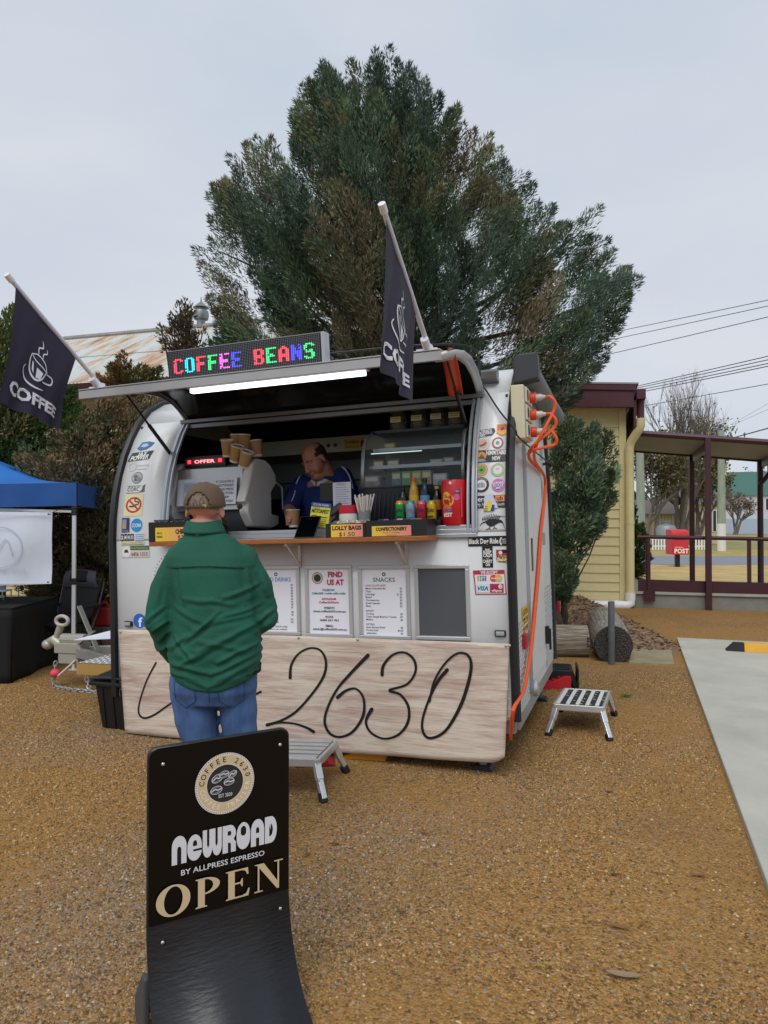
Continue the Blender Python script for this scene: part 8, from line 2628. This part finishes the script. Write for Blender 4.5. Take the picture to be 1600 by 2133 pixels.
# trestle table under a black cloth
ta = gnd(24, 1424); tb_ = gnd(118, 1379)
td = (tb_ - ta).normalized(); tn = V((-td.y, td.x, 0))
tM = Matrix((td, tn, V((0, 0, 1)))).transposed().to_4x4(); tM.translation = ta
tt = thing('trestle_table', 'trestle table draped to the ground in a plain black cloth', 'table', tM)
TLn = (tb_ - ta).length
bcl = mat('#0b0c0f', 0.85, var=0.2, vscale=3)
def clothf(x0, y0, x1, y1):
    return lambda s, t: V((x0 + (x1 - x0) * s + .012 * t * math.sin(s * 16 + 2), y0 + (y1 - y0) * s + .018 * t * math.sin(s * 13), .735 * (1 - t) + .004))
Dp = 1.7
for a in ((0, 0, TLn, 0), (TLn, 0, TLn, Dp), (0, Dp, 0, 0)):
    MB().grid(30, 8, clothf(*a)).build('cloth_side', bcl, tt, smooth='all', solid=0.003)
MB().box2((-.004, -.004, .738), (TLn + .004, Dp, .748)).build('cloth_top', bcl, tt)
for x, y in ((.08, .08), (TLn - .08, .08), (.08, Dp - .08), (TLn - .08, Dp - .08)):
    MB().box2((x - .015, y - .015, 0), (x + .015, y + .015, .735)).build('leg', mat('#6d7074', 0.4, 0.5), tt)
# rack of bottles on the table
rk0 = tM.inverted() @ at(20, 1262, 7.6)
rk = thing('display_rack', 'small stepped white rack on the black table', 'rack', tM @ Matrix.Translation((.55, .42, .75)))
for k in range(3):
    MB().box2((.02 + .18 * k, 0, .03 + .055 * k), (.19 + .18 * k, .2, .045 + .055 * k)).build('shelf', mat('#d5d8da', 0.5), rk)
    for y in (.01, .19):
        MB().box2((.18 + .18 * k - .01, y - .005, 0), (.18 + .18 * k, y + .005, .03 + .055 * k)).build('leg', mat('#c3c6c9', 0.4, 0.3), rk)
for k, (c, nm) in enumerate((('#6f8fae', 'pale blue bottle on the lowest step of the white rack'), ('#7f97b0', 'blue grey bottle on the middle step of the white rack'), ('#b0704a', 'terracotta bottle on the top step of the white rack'))):
    t = thing('soap_bottle', nm, 'bottle', tM @ Matrix.Translation((.55 + .105 + .18 * k, .50, .75 + .046 + .055 * k)), 'bottles on the white rack')
    MB().lathe([(0, 0), (.04, 0), (.045, .01), (.04, .10), (.022, .17), (.02, .2)], 14).build('body', mat(c, 0.4), t, smooth=True)
    MB().lathe([(.021, .2), (.022, .205), (.02, .225), (0, .228)], 12).build('cap', mat('#cfd3d6', 0.4), t, smooth=True)
# reclining camp chair behind the drawbar
cq_ = at(160, 1260, 8.3)
ch_ = thing('camp_chair', 'black and grey padded reclining camp chair standing behind the gazebo leg', 'chair', Matrix.Translation((cq_.x, cq_.y, 0)) @ Matrix.Rotation(R(-10), 4, 'Z'))
zt2 = lambda py: at(160, py, 8.3).z
chm, gry = mat('#101218', 0.8), mat('#4a4b57', 0.8, var=0.1)
Wc = .46
def seatf(z0, z1, y0, y1, w0, w1, bul=.03):
    return lambda s, t: V(((s - .5) * (w0 + (w1 - w0) * t), y0 + (y1 - y0) * t - bul * math.sin(s * math.pi) * math.sin(t * math.pi), z0 + (z1 - z0) * t))
MB().grid(12, 12, seatf(.50, zt2(1222), .0, .12, .44, .47)).build('back_rest', chm, ch_, smooth='all', solid=0.03)
def pil_f(s, t):
    a = (s - .5) * 2
    return V((a * .215 * (1 - .12 * t), .10 - .05 * math.sin(t * math.pi) * (1 - .4 * a * a), zt2(1224) + (zt2(1190) - zt2(1224)) * t * (1 - .12 * a * a)))
MB().grid(16, 10, pil_f).build('head_rest', gry, ch_, smooth='all', solid=0.03)
MB().grid(12, 8, lambda s, t: pil_f(.24 + .52 * s, .35 + .65 * t * (1 - .0)) + V((0, -.032, .004))).build('head_panel', chm, ch_, smooth='all', solid=0.006)
MB().grid(12, 8, seatf(.44, .50, -.50, .0, .46, .44, -.02)).build('seat', chm, ch_, smooth='all', solid=0.03)
frm = mat('#2d3036', 0.4, 0.4)
for s in (-1, 1):
    MB().tube([(s * .26, .14, zt2(1215)), (s * .25, .02, .55), (s * .24, -.30, .02)], .012, 8).build('side_frame', frm, ch_, smooth=True)
    MB().tube([(s * .25, -.45, .46), (s * .25, .05, .25), (s * .25, .22, .01)], .012, 8).build('leg', frm, ch_, smooth=True)
    MB().box2((s * .26 - .03, -.40, .62), (s * .26 + .03, .05, .65)).build('arm_rest', chm, ch_, bevel=0.008)
for z in (.30, .18):
    MB().tube([(-.24, -.18 + z * .3, z), (.24, -.18 + z * .3, z)], .010, 8).build('cross_bar', mat('#5c6066', 0.4, 0.4), ch_, smooth=True)
q = at(214, 1275, 8.6)
fc = thing('fuel_can', 'red plastic fuel can under the brown cypress behind the chair', 'fuel can', (q.x, q.y, .35))
MB().box2((-.11, -.08, 0), (.11, .08, .22)).build('body', mat('#8f1c1c', 0.5), fc, bevel=0.02)
MB().tube([(-.07, 0, .22), (-.05, 0, .27), (.05, 0, .27), (.07, 0, .22)], .014, 8).build('handle', mat('#8f1c1c', 0.5), fc, smooth=True)
MB().box2((.112, -.05, .06), (.114, .05, .15)).build('label', mat('#cfcabb', 0.6), fc)
cr_ = thing('timber_sleepers', 'stacked grey timber sleepers carrying the red fuel can', 'timber stack', (q.x, q.y, 0))
for k in range(3):
    MB().box2((-.5, -.12 + .01 * k, .005 + k * .115), (.45, .12 + .01 * k, .113 + k * .115)).build('sleeper', mat('#5d5446', 0.9, var=0.3, vscale=6, stretch=(.5, 4, 4)), cr_, bevel=0.006)

# ---------------------------------------------------------------- litter on the gravel
lf_m = [mat('#5a3a28', 0.8), mat('#7d5a3c', 0.8), mat('#8f7a62', 0.8)]
def leaf(px, py, L, rz, k):
    p = gnd(px, py)
    mb = MB()
    mb.grid(8, 3, lambda s, t: V(((s - .5) * L, (t - .5) * L * .26 * math.sin(s * math.pi) ** .7 + .12 * L * math.sin(s * 3), .006 + .10 * L * (1 - math.sin(s * math.pi)) + .05 * L * abs(t - .5))))
    o = mb.build('dry_leaf', lf_m[k % 3], smooth='all')
    o.matrix_basis = Matrix.Translation((p.x, p.y, .003)) @ Matrix.Rotation(rz, 4, 'Z')
    return o
LV = [(1290, 1938, .10, -.5, 1, 'curled brown gum leaf at the lower right of the gravel'), (1300, 2042, .13, -.25, 2, 'longest pale dry leaf lying at the bottom right'), (838, 1906, .05, .2, 0, 'reddish leaf on the gravel right of the sign'), (1003, 1955, .05, -1.0, 2, 'small tan leaf mid gravel below the trailer'),
      (1192, 2022, .05, -1.3, 1, 'upright tan leaf left of the longest dry leaf'), (697, 1763, .06, .1, 0, 'dark crumpled leaf just right of the sign wordmark'), (641, 1785, .05, .7, 0, 'dark scrap of leaf beside the sign edge'), (880, 1740, .05, -.6, 0, 'small dark leaf in the middle of the gravel'),
      (1282, 1827, .06, -.2, 0, 'thin purple brown leaf near the concrete pad'), (1456, 1829, .09, -.15, 1, 'long thin leaf close to the pad edge'), (1053, 1618, .05, .0, 0, 'small brown leaf beside the trailer foot pad'), (1270, 1653, .06, .1, 0, 'dark leaf on the gravel below the right stool')]
for px, py, L, rz, k, nm in LV:
    tag(leaf(px, py, L, rz, k), nm, 'leaf', 'dry leaves on the gravel')
wd = gnd(1304, 1452)
rs = np.random.RandomState(4)
n = 60
B = rs.normal(size=(n, 3)) * [.016, .016, 0]
D = rs.normal(size=(n, 3)) * [1, 1, .3] + [0, 0, 1.0]
tf = blades('weed', B, D, rs.uniform(.02, .055, n), rs.uniform(.006, .012, n), np.array([(.10, .2, .05)]) * rs.uniform(.6, 1.2, (n, 1)), seed=2)
tf.location = (wd.x, wd.y, 0); tag(tf, 'tiny green weed growing in the gravel right of the step stool', 'weed')
# dry leaves and bark chips on the mulch bed
rs = np.random.RandomState(9)
n = 2600
x = rs.rand(n); y = rs.rand(n)
B = np.array([tuple(bedf(a, b)) for a, b in zip(x, y)]) + [0, 0, .006]
D = rs.normal(size=(n, 3)) * [1, 1, .25]
ml = blades('bark_mulch', B, D, rs.uniform(.03, .09, n), rs.uniform(.015, .03, n), np.array([(.10, .05, .03), (.2, .13, .08), (.28, .2, .13), (.07, .04, .03)])[rs.randint(4, size=n)], seed=6)
ml['kind'] = 'stuff'; tag(ml, 'brown bark mulch and dead leaves under the downpipe', 'mulch')
